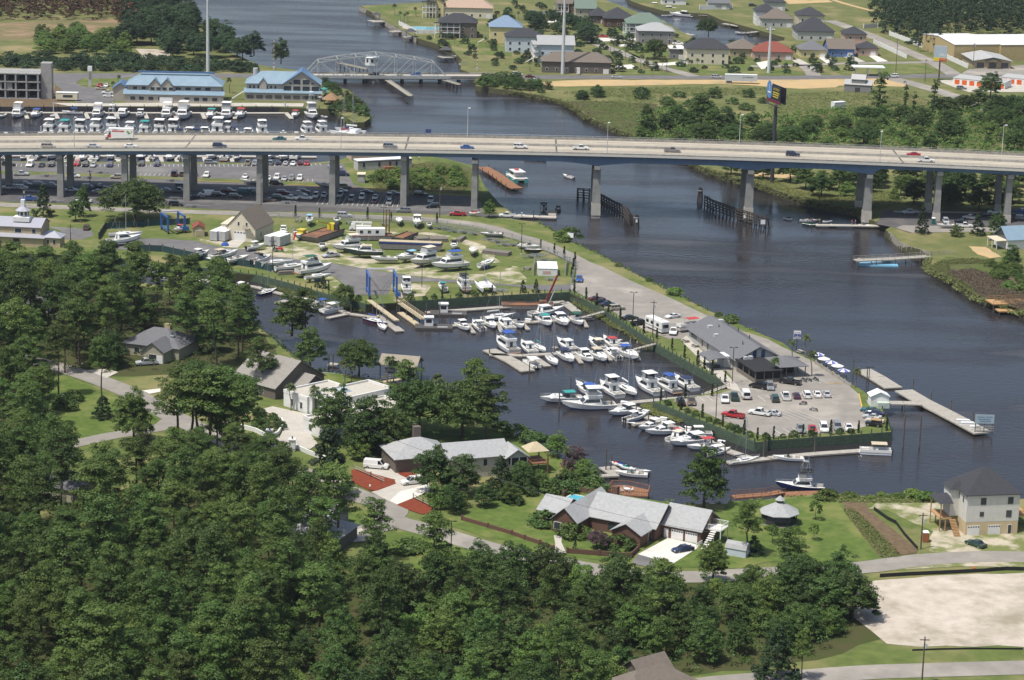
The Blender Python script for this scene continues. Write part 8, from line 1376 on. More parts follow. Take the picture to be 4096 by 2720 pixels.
ONE=[('pine',0,2,1080,90,15,1.1,'pine left of the grey roofed house front'),('pine',0,2,1720,130,16,1.1,'pine right of the grey roofed house front'),('pine',1,2,60,480,14,1.1,'full pine before the big shingle roof'),('hard',1,2,180,430,9,1.1,'broad tree hiding the shingle house eave'),('tallpine',0,2,540,515,17.5,.8,'tall thin pine standing on the front lawn edge'),('tallpine',0,2,945,700,19,.8,'tall thin pine before the round dark shrub'),('cedar',0,2,950,720,5.5,1.5,'large round dark shrub behind the tall lawn pine'),('hard',0,2,1235,945,15,.9,'bright green tree at the street corner','light'),('tallpine',0,2,1840,1140,21,1.3,'left of the twin tall pines by the village street'),('tallpine',0,2,1920,1150,22,1.3,'right of the twin tall pines by the village street'),('tallpine',0,2,2200,1160,19,1.1,'tall pine right of the twin pines'),('pine',0,2,2000,1100,15,1.1,'pine filling between the twin tall pines'),('pine',0,2,1650,980,19,1.2,'broad pine left of the twin tall pines'),('pine',0,2,1760,1040,21,1.2,'high full pine just left of the twin pines'),('pine',0,2,2080,1050,20,1.2,'high full pine just right of the twin pines'),('pine',0,2,2250,1000,17,1.1,'full pine by the court drive entrance'),('cedar',1,2,660,1440,15,1.15,'large dark cone shaped cedar by the street'),('hard',1,2,720,930,15,1,'dark leafy tree in front of the white house'),('hard',1,2,1060,1050,15,1.15,'broad dark tree above the white van'),('hard',1,2,1250,1080,13,1,'bright green tree behind the white van','light'),('oak',1,2,1500,880,15,1,'big dark oak behind the beige house'),('pine',1,2,1400,800,16,1.2,'dark pine right of the white house'),('oak',1,2,1900,900,15,1.05,'large oak nearest the basin behind the beige house'),('pine',1,2,2120,940,16,1.2,'grey green pine right of the large oak'),('pine',1,2,2000,780,16,1,'bright pine top at the basin shore'),('hard',1,2,1640,1420,12.5,1.1,'open leafy tree beside the white driveway vehicle'),('hard',1,2,1880,1430,10.5,1.3,'dark tree before the beige house'),('cedar',1,2,2250,1400,8,1.3,'dark cedar below the porch of the beige house'),('oak',1,2,950,330,10.5,.95,'round oak on the shore by the boathouse'),('hard',1,2,340,440,9,1.1,'light tree beside the big shingle roof'),('hard',1,2,500,260,12,1,'dark trees edge by the back channel'),('cedar',1,2,585,400,4,1.2,'small cone shaped tree on the shore lawn'),('hard',1,1,330,1530,13,1.1,'large pine like tree over the back dock'),('pine',1,1,460,1560,14,1.2,'pine nearest the back dock pontoons'),('hard',2,2,1770,1540,14.5,1,'lone round topped pine in front of the diagonal dock','pine'),('hard',2,2,420,1080,6.5,1.1,'pale flowering shrub tree on the lawn point','light'),('scrub',2,2,600,1190,6,1,'red flowering tree by the private dock','pink'),('hard',2,2,80,1400,8,1,'dark tree at left of the private garden'),('pine',2,3,2165,400,11.5,1.2,'pine beside the pale garden shed'),('cedar',2,3,2230,410,4,1.6,'dark round shrub beside the garden shed pine'),('hard',2,3,1850,670,10,.9,'bright green tree at the roadside left of the drive','light'),('oak',2,3,780,360,4.6,.9,'pink crape myrtle in front of the brick house','pink'),('bush',2,3,995,350,2.4,1.5,'clipped dark bush at the right wing of the brick house'),('bush',2,3,570,240,2.6,1.5,'leafy bush beside the front door of the brick house','light'),('bush',2,3,320,130,2.6,1.6,'dark hedge bush at left wing of the brick house'),('cedar',2,3,580,370,2.3,.8,'tiny cone tree inside the brick fence'),('bush',1,3,1395,375,2.4,1.7,'round dark bush on the point lawn'),('bush',1,3,1710,410,2.3,1.8,'pale grassy bush beside the lawn lamp post','light'),('pine',1,3,1090,480,13,1.1,'dense pine in front of the corner drive'),('sapling',3,3,435,95,4.2,1,'young tree right of the gazebo'),('sapling',3,3,420,280,3.6,.9,'young tree in a ring bed on the gazebo lawn'),('sapling',3,3,40,300,3.8,1,'young tree in a ring bed below the gazebo'),('pine',3,3,310,1560,9.5,.8,'slender pine at lower edge beside the road'),('cedar',3,3,80,1560,10,1.3,'dark bushy tree at the lower right wood edge'),('hard',3,3,780,1000,11,1.4,'wide spreading tree overhanging the sand lot'),('pine',3,3,200,660,11,1.2,'tall pine at right end of the foreground wood'),('hard',3,3,560,1000,10.5,1.2,'dark tree left of the tree overhanging the sand lot'),('hard',3,3,640,800,11,1.1,'broad tree at the wood edge by the street'),('cedar',0,1,400,430,10.5,1,'dense cone shaped tree beside the silver roofed pavilion'),('hard',0,1,700,470,9,.9,'dark small tree left of the big round oak'),('hard',0,1,770,430,12,.6,'yellow green tree behind the small dark tree','light'),('oak',0,1,1240,470,14.5,1.45,'huge round dark oak beside the boatyard'),('scrub',1,1,820,1230,6.5,1,'bushy tree on bank left of the travel lift'),('cedar',1,1,620,1090,3.6,1.2,'round green shrub tree by the curved bulkhead'),('cedar',1,1,565,1080,2.8,1,'smaller cone shrub by the curved bulkhead'),('hard',1,1,2150,440,6.5,1,'small light green tree by the ramp road','light'),('cedar',2,1,100,1130,3.8,.9,'left of two round trees above the green wall'),('cedar',2,1,220,1130,4,.9,'right of two round trees above the green wall'),('bush',2,1,535,640,3.6,1.2,'round bush by the white board on the river bank'),('bush',2,1,460,650,3,1.3,'pale bush by the white board on the river bank','light'),('cedar',3,1,1420,590,9.5,.75,'tall cone shaped tree at the public ramp'),('scrub',3,1,1740,610,4.5,1.1,'low bush tree on right green point'),('cedar',3,1,1930,600,7,1.2,'dark broad tree by the ramp lot'),('hard',3,1,2120,600,9,1,'green tree left of the right picture edge lot'),('hard',3,1,2250,900,8,1.1,'dark tree below the blue roofed cottage'),('hard',1,0,230,590,14,.85,'tall open tree left of the swing bridge'),('hard',0,0,1990,400,14,1.2,'tall broad tree at the waterline of the far left wood'),('oak',2,0,1310,545,11,.9,'broad spreading oak in the middle of the far village'),('oak',2,0,1810,340,11,.95,'big round oak beside the far canal'),('cedar',3,0,745,650,6,1.5,'round clipped dark tree by the frontage road'),('snag',3,0,1010,1040,17,1.5,'tall ragged tree on the right field, leftmost'),('snag',3,0,1270,1010,12,.9,'vine clad stump tree second on the right field'),('snag',3,0,1340,1060,10,1,'short vine clad tree third on the right field'),('snag',3,0,1515,1060,15,1,'tall vine clad tree before the billboard'),('hard',3,0,2050,900,13,1.2,'broad tree in front of the storage units'),('hard',3,0,630,1240,7,1.2,'dark bush tree in the right thicket'),('hard',2,0,1740,1180,16,1.1,'tall grey green tree in the shore thicket')]
for k,c,r,x,y,h,w,lab,*m in ONE:tree(k,S(c,r,x,y),h,lab,None,w,m[0]if m else None)
R_G={'hard':'dark green tree in the thicket right of the river','scrub':'low green tree in the thicket right of the river','oak':'dark spreading tree in the thicket right of the river'}
wood(tl(2,0,[(1130,1240),(1200,1080),(1450,1000),(1700,1100),(1950,1150),(2361,1200)])+tl(3,0,[(300,1200),(700,1150),(900,1080),(1400,1080),(1800,1000),(2361,950),(2700,960),(2700,1460),(2361,1440),(1000,1380),(0,1350)])+tl(2,0,[(1700,1340),(1200,1300)]),10.5,['hard','hard','scrub','oak',('scrub','oak')],{'hard':(7,11),'scrub':(4,6.5),'oak':(7,9)},R_G,'thicket right of the river',wide=(1.1,1.5),seed=31)
wood(tl(2,0,[(560,900),(800,860),(830,900),(650,930)])+[],5,['scrub'],(4,6),'round green shrub tree on the right bank beyond the bridge','shrubs beyond the bridge',wide=(1.2,1.5),m='oak',seed=32)
wood(tl(2,0,[(930,900),(1130,860),(1500,870),(2361,900),(2361,1030),(1800,1050),(1300,950)])+tl(3,0,[]),11,['scrub','bush'],{'scrub':(3,6),'bush':(2,3.5)},{'scrub':'shrub tree on the rough field right of the river','bush':'leafy bush on the rough field right of the river'},'shrubs on the rough field',wide=(1.2,1.6),m='oak',seed=33)
wood(tl(2,1,[(1900,20),(2060,60),(2200,30)])+tl(3,1,[(150,100),(280,80),(750,60),(1400,50),(2361,100),(2700,110),(2700,390),(2361,380),(1500,370),(1300,340),(1050,230),(700,250),(500,250),(200,160)]),8.5,['hard','scrub','hard'],{'hard':(8,12),'scrub':(4,6.5)},{'hard':'dark green tree behind right bridge columns','scrub':'low green tree behind right bridge columns'},'trees behind right bridge columns',wide=(1,1.4),seed=34)
mass('far_wood','dense dark wood behind the tan warehouse',tl(3,0,[(990,280),(1150,310),(1500,490),(1530,350),(1850,310),(2361,335),(2600,335),(2600,-160),(1020,-160),(1020,0)]),8,(12,16),LF['far'],35)
wood(tl(0,0,[(1100,180),(1200,290),(1100,420),(1500,440),(1580,540),(1900,560),(2330,560),(2361,500),(2000,400),(1850,200),(1640,30),(1500,-300),(1100,-300)]),9,['hard','oak','hard'],{'hard':(9,14),'oak':(9,12)},{'hard':'green tree in the far left wood by the water','oak':'broad green tree in the far left wood by the water'},'far left wood',m='far',wide=(1,1.4),seed=36)
mass('scorched_wood','reddish brown scorched wood at the top left',tl(0,0,[(-200,185),(1100,175),(1180,280),(1280,260),(1150,-100),(-200,-150)]),8.5,(11,14),LF['brown'],37)
wood(tl(0,0,[(280,400),(420,330),(700,310),(830,420),(800,500),(500,500),(300,470)]),8,['scrub','hard'],{'hard':(7,9),'scrub':(6,8)},{'hard':'light green tree beside the bare field','scrub':'round light green tree beside the bare field'},'light trees beside the bare field',m='light',wide=(1.2,1.5),seed=38)
wood(tl(0,0,[(850,380),(1000,340),(1250,420),(1230,510),(1050,530),(870,500)]),8,['scrub','hard'],{'hard':(7,9),'scrub':(6,8)},{'hard':'light green tree left of the sand patch','scrub':'round light green tree left of the sand patch'},'light trees left of the sand patch',m='light',wide=(1.2,1.5),seed=39)
wood(tl(0,0,[(-400,520),(0,540),(500,560),(900,540),(1500,560),(2361,620),(2361,665),(1000,660),(500,650),(-400,560)]),6.5,['scrub','bush'],{'scrub':(3,6),'bush':(2,4)},{'scrub':'shrub tree along the far side of the highway','bush':'leafy bush along the far side of the highway'},'hedge along the highway',m='far',wide=(1.2,1.6),seed=40)
wood(tl(2,0,[(160,240),(300,200),(700,280),(800,370),(700,420),(600,300),(250,300)]),8,['oak','hard'],{'oak':(7,9),'hard':(6,9)},{'oak':'dark spreading tree among the far village houses','hard':'dark tree among the far village houses'},'trees among the far houses',m='far',wide=(1,1.3),seed=41)
wood(tl(1,0,[(2050,800),(2361,830),(2361,720),(2100,740)])+tl(2,0,[])+[],5,['scrub'],(3,5.5),'green shrub on the bank right of the swing bridge','shrubs right of the swing bridge',m='oak',wide=(1.2,1.6),seed=42)
wood(tl(2,0,[(0,830),(0,700),(110,760),(300,800),(400,860),(250,870)]),5,['scrub'],(2.5,5),'green shrub at the portable toilet bank','shrubs at the toilet bank',m='oak',wide=(1.2,1.5),seed=43)
wood(tl(1,1,[(1080,90),(1200,20),(1400,10),(1900,40),(1980,150),(1700,170),(1300,180),(1090,150)]),5.5,['bush','scrub'],{'bush':(1.8,3),'scrub':(3,4.5)},{'bush':'leafy bush in the marsh under the bridge','scrub':'low willow in the marsh under the bridge'},'marsh shrubs under the bridge',wide=(1.2,1.6),m='light',seed=44)
wood(tl(1,0,[(700,1010),(850,1040),(1000,1080),(900,960),(780,820),(620,760),(650,830)]),5,['bush','scrub'],{'bush':(1.5,3),'scrub':(3,4)},{'bush':'green bush on the grassy tip beside the restaurant','scrub':'shrub tree on the grassy tip beside the restaurant'},'shrubs on the grassy tip',m='oak',wide=(1.2,1.5),seed=45)
wood(tl(2,1,[(860,830),(1240,1030),(1800,1310),(2250,1510),(2230,1495),(1800,1285),(1240,1000),(860,800)]),3.2,['bush'],(1,2.2),'low green bush on the peninsula river edge','bushes on the river edge',wide=(1,1.5),m='light',seed=46)
wood(tl(1,2,[(2150,780),(2361,830)])+tl(2,2,[(0,860),(320,950),(300,1010),(0,880)])+tl(1,2,[(2200,830)]),3.5,['bush','scrub'],{'bush':(1.8,3),'scrub':(3,4)},{'bush':'shoreline bush at the lawn point','scrub':'shoreline shrub tree at the lawn point'},'shoreline shrubs at the lawn point',wide=(1.1,1.5),seed=47)
wood(tl(2,2,[(0,1250),(300,1270),(700,1230),(760,1300),(850,1400),(600,1400),(250,1420),(100,1540),(-200,1500)]),3.4,['bush','scrub'],{'bush':(1.6,2.8),'scrub':(3,4.5)},{'bush':'garden bush below the private dock','scrub':'small garden tree below the private dock'},'garden shrubs below the private dock',wide=(1,1.4),seed=48,avoid=[[W(q)for q in tl(2,2,[(250,1230),(480,1230),(460,1390),(250,1380)])]])
wood(tl(1,2,[(1700,1500),(2361,1450),(2361,1568)])+tl(1,3,[(2361,-20),(2000,40),(1700,60),(1650,0)]),4.2,['hard','scrub'],{'hard':(6,8),'scrub':(4,6)},{'hard':'dark tree between driveway and brick fence','scrub':'leafy small tree between driveway and brick fence'},'trees by the brick fence',seed=49)
wood(tl(1,2,[(950,950),(1350,900),(1420,1050),(1300,1130),(900,1100)]),4.5,['hard','scrub'],{'hard':(8,11),'scrub':(5,7)},{'hard':'dark tree between white and beige houses','scrub':'small leafy tree between white and beige houses'},'trees between the two houses',seed=50)
wood(tl(3,2,[(500,1430),(900,1440),(1500,1440),(1500,1480),(900,1490),(560,1480)]),3.2,['bush'],(1,2),'waterside bush below the tower boat','waterside bushes',wide=(1.2,1.7),m='light',seed=51)
wood(tl(3,1,[(2000,880),(2361,930),(2361,1180),(2200,1100)]),4,['bush','scrub'],{'bush':(1.5,2.5),'scrub':(2.5,4)},{'bush':'bush in the right marsh','scrub':'low willow in the right marsh'},'shrubs in the right marsh',m='light',wide=(1.2,1.5),seed=52)
wood(tl(0,2,[(560,560),(690,560),(700,660),(560,680)]),3,['bush'],(2,3.2),'garden bush at left of the front lawn','bushes left of the front lawn',seed=53)
wood(tl(3,3,[(0,180),(320,190),(330,230),(0,240)]),2.6,['bush'],(.8,1.3),'small planted shrub in the bed below the gazebo','shrubs below the gazebo',m='light',seed=54)
wood(tl(1,2,[(0,700),(180,690),(240,830),(120,880),(0,830)]),2.8,['bush'],(1.2,2.4),'planted shrub inside the curved white wall','shrubs inside the curved wall',seed=55)
for q in tl(2,1,[(480,815),(265,725),(390,770),(580,860),(565,920),(548,985),(573,1130),(683,1195),(780,1255),(888,1315),(998,1380),(1110,1445),(1215,1505),(1335,1560)])+tl(2,2,[(1475,90),(1590,165),(1710,235),(1773,265),(1845,320),(1965,390),(1372,560),(1597,535),(1558,645),(1755,720),(1943,800),(2140,880),(2262,925),(1845,520)])+tl(3,2,[(50,915),(320,895),(578,875),(833,855),(1093,835)])+tl(1,1,[(365,435),(585,440),(1028,455),(1247,475),(1668,495),(670,1115),(1717,1185),(2177,1155)]):
 tree('cypress',W(q),rt.uniform(3,4.2),'slim dark Italian cypress in the planted row on the peninsula','italian cypresses on the peninsula')
for q in tl(2,2,[(1435,600),(1620,670),(1690,700),(1817,750),(1890,775),(2010,825),(2075,850),(2190,895),(2338,920)])+tl(3,2,[(137,905),(235,895),(410,885),(665,865),(765,860)])+tl(1,1,[(1420,1200),(1560,1195),(1640,1185),(1870,1175),(2020,1165),(2105,1160),(945,1200)]):
 tree('bush',W(q),rt.uniform(1,1.9),'small planted bush between the cypresses along the bulkhead','bushes along the bulkhead',.8)
for i,(c,r,x,y,h,lab)in enumerate([(3,2,220,170,5.5,'palm beside the parking lot road, leftmost of three'),(3,2,345,165,6.5,'palm by the river picnic table'),(3,2,405,335,7,'palm beside the motorcycles'),(3,2,805,440,5.5,'palm at river corner of the lot'),(3,2,45,380,6.5,'palm in front of the porch roof'),(1,2,322,655,7,'left palm before the white house'),(1,2,530,680,7.2,'right palm before the white house'),(1,2,1210,420,8,'left palm at the boathouse'),(1,2,1270,410,6.5,'right palm at the boathouse'),(1,2,1675,610,8.5,'tall palm on shore right of the big oak'),(1,2,820,400,6,'left palm of the shore clump'),(1,2,880,400,5,'right palm of the shore clump'),(2,2,498,1200,5.5,'palm on the lawn point'),(1,2,1440,1140,6,'palm before the brick wing of the beige house'),(0,0,1090,790,5,'upper palm beside the blue roofed restaurant'),(0,0,1040,850,5,'middle palm beside the blue roofed restaurant'),(0,0,1110,890,5,'lower palm beside the blue roofed restaurant'),(0,0,2118,860,7,'palm between the two blue roofed restaurants'),(1,0,905,1010,6,'palm on the grassy tip')]):tree('palm',S(c,r,x,y),h,lab,'palms')
for q in tl(1,0,[(1280,145),(1475,155),(1545,120),(1330,200),(1365,210),(1400,205),(1710,380),(1830,420),(2120,430)])+tl(2,0,[(905,490),(940,480),(1050,560),(1185,630),(1255,630),(1380,655),(1425,665),(1620,650),(1650,650),(1500,540),(1560,545),(60,185),(100,190),(130,185),(560,215),(960,630),(165,660),(248,620),(1710,640)]):tree('palm',W(q),rt.uniform(4.5,7),'slim palm planted around the far village houses','palms of the far village')
def blades(name,label,px,n,h,m,z=LAND,seed=1):
 R=random.Random(seed);poly=[W(q,z)for q in px];xs=[q.x for q in poly];ys=[q.y for q in poly];cl=[]
 for _ in range(n*2):
  p=V3((R.uniform(min(xs),max(xs)),R.uniform(min(ys),max(ys)),0))
  if inside(p,poly):cl.append((p.x,p.y,z+h*R.uniform(-.1,.35)))
  if len(cl)>n*.45:break
 tag(leaf_obj(leaves(np.array(cl),np.array([h*R.uniform(.5,1.1)for c in cl]),9,.16,1.1,.6),name,m,None),label,'grass',kind='stuff')
blades('marsh_grass','green marsh grass on the tip beyond the bridge',tl(2,0,[(520,940),(900,930),(1350,960),(1300,1230),(1100,1240),(850,1140),(610,1000)]),5000,1,LF['marsh'],seed=1)
blades('marsh_grass','marsh grass along the right shore under the bridge',tl(2,1,[(1830,0),(2060,75),(2361,150)])+tl(3,1,[(200,232),(480,312),(830,372),(1050,360),(1250,300),(1100,200),(700,260),(300,200),(0,80)]),6000,1.2,LF['marsh'],seed=2)
blades('marsh_grass','bright marsh grass at the right cove',tl(3,1,[(1490,900),(1700,1010),(1900,1140),(1900,1080),(1700,980),(1650,870),(2100,860),(1900,820),(1600,840)]),4000,.9,LF['marsh'],seed=3)
blades('dry_reeds','grey brown reeds in the right marsh',tl(3,1,[(1640,940),(1900,920),(2150,1000),(2361,1130),(2361,1290),(2020,1185),(1930,1140)]),6000,1.3,LF['dryg'],seed=4)
blades('marsh_grass','marsh grass under the bridge beside the brown pier',tl(1,1,[(1060,90),(1250,-40),(1700,-60),(1960,20),(1985,190),(1500,185),(1100,170)]),6000,1.3,LF['marsh'],seed=5)
blades('marsh_grass','marsh grass strip below the diagonal bulkhead',tl(2,2,[(1190,610),(1290,590),(1600,730),(1560,760),(1300,690)]),2500,.9,LF['marsh'],z=.2,seed=6)
blades('marsh_grass','marsh grass bank below the upper gangway',tl(2,1,[(560,1180),(720,1260),(830,1300),(1000,1420),(1100,1500),(1000,1480),(820,1370),(600,1260)]),3000,.8,LF['marsh'],z=.2,seed=7)
blades('marsh_grass','marsh grass along the shore below the tower boat',tl(3,2,[(500,1420),(900,1450),(1550,1430),(1550,1500),(900,1500),(560,1490)]),4000,.8,LF['marsh'],seed=8)
blades('marsh_grass','marsh grass bank below the curved bulkhead',tl(1,1,[(100,1010),(400,1090),(800,1220),(1000,1270),(980,1310),(700,1250),(300,1140),(100,1070)]),3500,.8,LF['marsh'],z=.2,seed=9)
blades('rough_grass','rough grass on the field right of the river',tl(2,0,[(400,860),(900,810),(2361,810),(2361,1000),(1500,960),(900,920)])+tl(3,0,[(600,850),(1200,830),(1700,1000),(900,1080),(300,1180),(0,1000)]),14000,.8,LF['marsh'],seed=11)
blades('crop_rows','rows of leafy crops in the vegetable plot',tl(3,3,[(700,0),(790,0),(1100,300),(1220,430),(1060,440),(860,200)]),3500,.6,LF['marsh'],seed=12)
blades('rough_grass','tall grass on the far left roadside',tl(0,0,[(-300,500),(0,520),(900,540),(2300,600),(2300,670),(800,655),(-300,560)]),7000,1.2,LF['far'],seed=13)
def fringe(label,px,wd,step,h,m,seed,z=.9):
 R=random.Random(seed);pts=[W(q)for q in px];cl=[];rd=[]
 for a,b in zip(pts,pts[1:]):
  for k in range(int((b-a).length/step)+1):
   p=a.lerp(b,R.random());cl.append((p.x+R.gauss(0,wd),p.y+R.gauss(0,wd),z+R.random()**2*h));rd.append(R.uniform(.5,1.2))
 clumps_obj('shore_growth',label,cl,rd,26,.2,m,.7,.7)
fringe('green growth along the right bank beyond the bridge',dl([(1098,185),(1180,209),(1248,220),(1305,235),(1355,267),(1393,285),(1455,310),(1520,340),(1638,392)]),.8,.35,1.6,LF['marsh'],71)
fringe('green growth along the right bank under the bridge',dl([(1638,392),(1695,411),(1771,432),(1891,469),(1978,484),(2000,500)]),.9,.3,1.6,LF['marsh'],72)
fringe('green growth along the right cove',dl([(2146,585),(2143,617),(2196,644),(2246,677),(2276,690),(2361,717)]),.9,.3,1.3,LF['marsh'],73)
fringe('green growth along the near shore',dl([(1155,976),(1231,1029),(1293,1056),(1340,1084),(1400,1134),(1443,1154),(1580,1162),(1700,1160),(1816,1146),(1896,1139),(1996,1149),(2158,1141),(2361,1150)]),.6,.4,1.4,LF['light'],74)
fringe('dark growth along the shore of the white house',dl([(560,720),(610,765),(708,846),(780,860),(903,886),(1028,924),(1155,976)]),.6,.5,1.6,LF['oak'],75)
fringe('green growth on the grassy tip and far left bank',dl([(773,252),(815,282),(853,272),(836,239),(803,207),(730,186)]),.6,.5,1.3,LF['light'],76)
fringe('green growth along the river edge of the peninsula',tl(2,1,[(240,480),(410,580),(560,670),(790,770),(1240,1010),(1800,1290),(2340,1530)]),.4,.5,1,LF['light'],77,1.3)
fringe('grass on the bank between bulkhead and upper docks',tl(2,1,[(560,1160),(840,1300),(1270,1575)]),.5,.4,.4,LF['marsh'],78,.1)
wood(dl([(985,90),(1100,60),(1180,10),(1380,20),(1480,60),(1640,110),(1900,110),(1990,150),(1900,172),(1240,168),(1110,150)]),9.5,['scrub','bush','bush'],{'scrub':(3,6),'bush':(1.5,3)},{'scrub':'small garden tree among the far village houses','bush':'garden shrub among the far village houses'},'garden plants of the far village',m='far',seed=80,avoid=AV+[[W(q)for q in tl(2,0,[(700,330),(880,400),(1720,690),(1500,700),(1000,500),(680,350)])]])
# poles, signs, people and small things
M_wpole=mat('wood_pole',(.11,.085,.065),.9,col2=(.07,.055,.045),scale=2);M_bpole=paint('dark_bronze',(.03,.028,.026),.5)
def hgt(c,r,x,y0,y1,z=LAND):
 p=W(t(c,r,x,y1),z);q=(p-V3((0,0,CAM_H)));s=FOC/q.dot(_f);return p,(y1-y0)*K/s/.965
def pole(c,r,x,y0,y1,label,kind='utility',z=LAND):
 p,h=hgt(c,r,x,y0,y1,z);nm='utility_pole' if kind=='utility' else 'parking_lamp'
 o=tag(empty(nm,(p.x,p.y,z)),label,'pole' if kind=='utility' else 'lamp post');m=M_wpole if kind=='utility' else M_bpole
 MB().tube((0,0,0),(0,0,h),.16 if kind=='utility' else.11,.11 if kind=='utility' else.09,8).b('shaft',m,o)
 if kind=='utility':BX(-.9,.9,-.06,.06,h-.7,h-.55).b('crossarm',m,o);MB().tube((.3,0,h-2.2),(.3,0,h-1.3),.2,.2,8).b('transformer',M_pole,o)
 else:
  BX(-.25,.25,-.25,.25,0,.5).b('footing',MC,o)
  for s in(-1,1):BX(s*.7-.35,s*.7+.35,-.2,.2,h-.05,h+.1).b('lamp_head',M_bpole,o);BX(min(0,s*.4),max(0,s*.4),-.03,.03,h-.05,h+.02).b('arm',M_bpole,o)
 return o
for a in[(0,1,653,510,722,'dark pole before the pines right of the silver roofed pavilion'),(0,1,217,160,335,'pole left of the cone shaped tree'),(0,1,831,0,212,'pole on the lot lane between bridge columns'),(1,1,47,60,412,'pole at the barn corner'),(1,1,1694,130,437,'pole by the road opposite the red pickup'),(2,1,1296,1205,1545,'wooden pole rising from beside the motorhome'),(3,3,1408,20,362,'wooden pole beside the brown portable toilet'),(3,3,1418,1155,1600,'wooden pole by the lower road at bottom right'),(1,2,700,790,975,'pole with transformer before the white house'),(1,2,1742,1250,1430,'pole with transformer by the white drive'),(3,0,1178,365,667,'pole beside the frontage lawn hedge'),(3,0,1383,275,467,'pole along the long white wall'),(3,0,1446,550,757,'pole at the back road junction'),(3,0,1890,400,632,'pole at the storefront corner'),(0,0,1342,500,667,'leaning pole behind the blue roofed restaurant'),(3,3,148,270,350,'short pole with box at the gazebo lawn edge'),(0,2,170,-40,100,'pole among the pines at far left')]:pole(*a)
for a in[(1,1,1175,350,602,'lamp post at the back of the boatyard'),(1,1,153,660,942,'lamp post before the boats in the left yard row'),(1,1,1930,870,1162,'lamp post above the high green wall'),(1,1,1529,900,1082,'dark post in the front yard row'),(2,1,85,500,782,'lamp post among the trailers by the curved road'),(2,1,1112,1130,1432,'double headed lamp post by the black sedan'),(2,2,2030,70,402,'double headed lamp post by the lower gangway'),(2,2,1879,400,747,'lamp post rising from the cypress row'),(3,2,917,250,572,'double headed lamp post by the small white shed'),(1,3,1799,100,382,'slim lamp post on the point lawn')]:pole(*a,kind='lamp')
M_mono=mat('monopole_paint',(.55,.57,.57),.4)
for c,r,x,y,h,lab in[(0,0,1918,672,44,'very tall white steel monopole behind the left restaurant'),(2,0,466,682,46,'very tall white steel monopole beside the brown brick house'),(3,0,5,672,21.5,'tall white steel monopole before the red roofed bungalow')]:
 p=W(t(c,r,x,y));o=th('steel_monopole',p,lab,'pole');MB().tube((0,0,0),(0,0,h*.55),.85,.65,12).b('lower_shaft',M_mono,o);MB().tube((0,0,h*.55),(0,0,h),.6,.42,12).b('upper_shaft',M_mono,o)
def wire(a,b_,label,sag=1.5):
 P=[V3(a).lerp(V3(b_),k/14)-V3((0,0,sag*4*(k/14)*(1-k/14)))for k in range(15)];b=MB()
 for k in range(14):b.tube(P[k],P[k+1],.035,n=4,cap=False)
 tag(b.b('power_line',MDF),label,'cable')
p0=W(t(0,0,1918,672))
for k,(dz,x,y)in enumerate(((43,-900,60),(41,-900,90),(38.5,-900,160))):q=W(t(0,0,x,y));wire((p0.x,p0.y,LAND+dz),(q.x,q.y,LAND+34-k*2),['top','middle','bottom'][k]+' high voltage line running left from the monopole',8)
a_,b2_=W(t(1,2,700,975)),W(t(1,2,1742,1430));wire((a_.x,a_.y,LAND+9),(b2_.x,b2_.y,LAND+8.5),'service wire between the two transformer poles',1);wire((b2_.x,b2_.y,LAND+8.5),(40,470,LAND+9),'service wire running right over the brick fence',2)
def wheels(o,xs,y,r,w):
 me=wheel_mesh(r,w)
 for x in xs:
  for s in(-1,1):q=NO('wheel',me);LK(q);q.parent=o;q.location=(x,s*y,r)
INK=paint('sign_ink',(.02,.02,.03));YL=paint('sign_yellow',(.62,.5,.04));WS=paint('board_white',0)
p=W(t(3,1,35,120));o=th_('billboard',p,-72,'dark billboard on tall post above the bridge with oval boat picture','billboard');HB=33
MB().tube((0,0,0),(0,0,HB-4.5),.75,.6,12).b('post',MDF,o)
for s,nm in((-1,'panel'),(1,'rear_panel')):BX(-6,6,s*1-.15,s*1+.15,HB-3.6,HB+2.4).b(nm,INK,o)
BX(-6,6,-1.9,-1.2,HB-4.4,HB-4.2).b('catwalk',MDF,o);BX(-6,6,-1.2,-1.16,HB-3.6,HB-2.4).b('red_band',paint('sign_maroon',(.16,.03,.04)),o);el=MB();el.poly([(-3.7+2.4*cos(q),-1.2,HB+.6+3.4*sin(q))for q in[j*pi/10 for j in range(20)]]);el.b('oval_picture',paint('sign_sky',(.12,.26,.5)),o);BX(-5,-2.4,-1.26,-1.22,HB-.6,HB).b('painted_ship',WS,o);BX(-3.8,-3.6,-1.26,-1.22,HB,HB+2.6).b('painted_mast',WS,o)
text_mesh('$50,000.00',1.15,YL,o,(2.4,-1.2,HB+1.5),(pi/2,0,0));[BX(-.6,5.2-k*.5,-1.2,-1.16,HB+.1-k*.8,HB+.5-k*.8).b('yellow_line',YL,o)for k in range(3)]
p,h=hgt(3,0,1574,430,740);o=th_('billboard',p,-14,'grey blue billboard with yellow and red strip by the highway','billboard');h0=h-7.2
MB().tube((0,0,0),(0,0,h0),.4,.35,10).b('post',M_wpole,o);BX(-3,3,-.5,.5,h0,h0+7).b('panel',paint('sign_greyblue',(.36,.43,.48)),o);BX(-3,3,-.55,-.51,h0,h0+1.6).b('yellow_band',YL,o);BX(-.4,3,-.6,-.56,h0+.1,h0+1.3).b('red_band',paint('sign_red',(.5,.04,.03)),o);text_mesh("200's",1.6,WS,o,(.9,-.53,h0+2.9),(pi/2,0,0));text_mesh('Turn Here',.62,WS,o,(1.3,-.62,h0+.7),(pi/2,0,0));BX(-3.4,3.4,-1.2,-.5,h0-.25,h0-.1).b('catwalk',M_wpole,o)
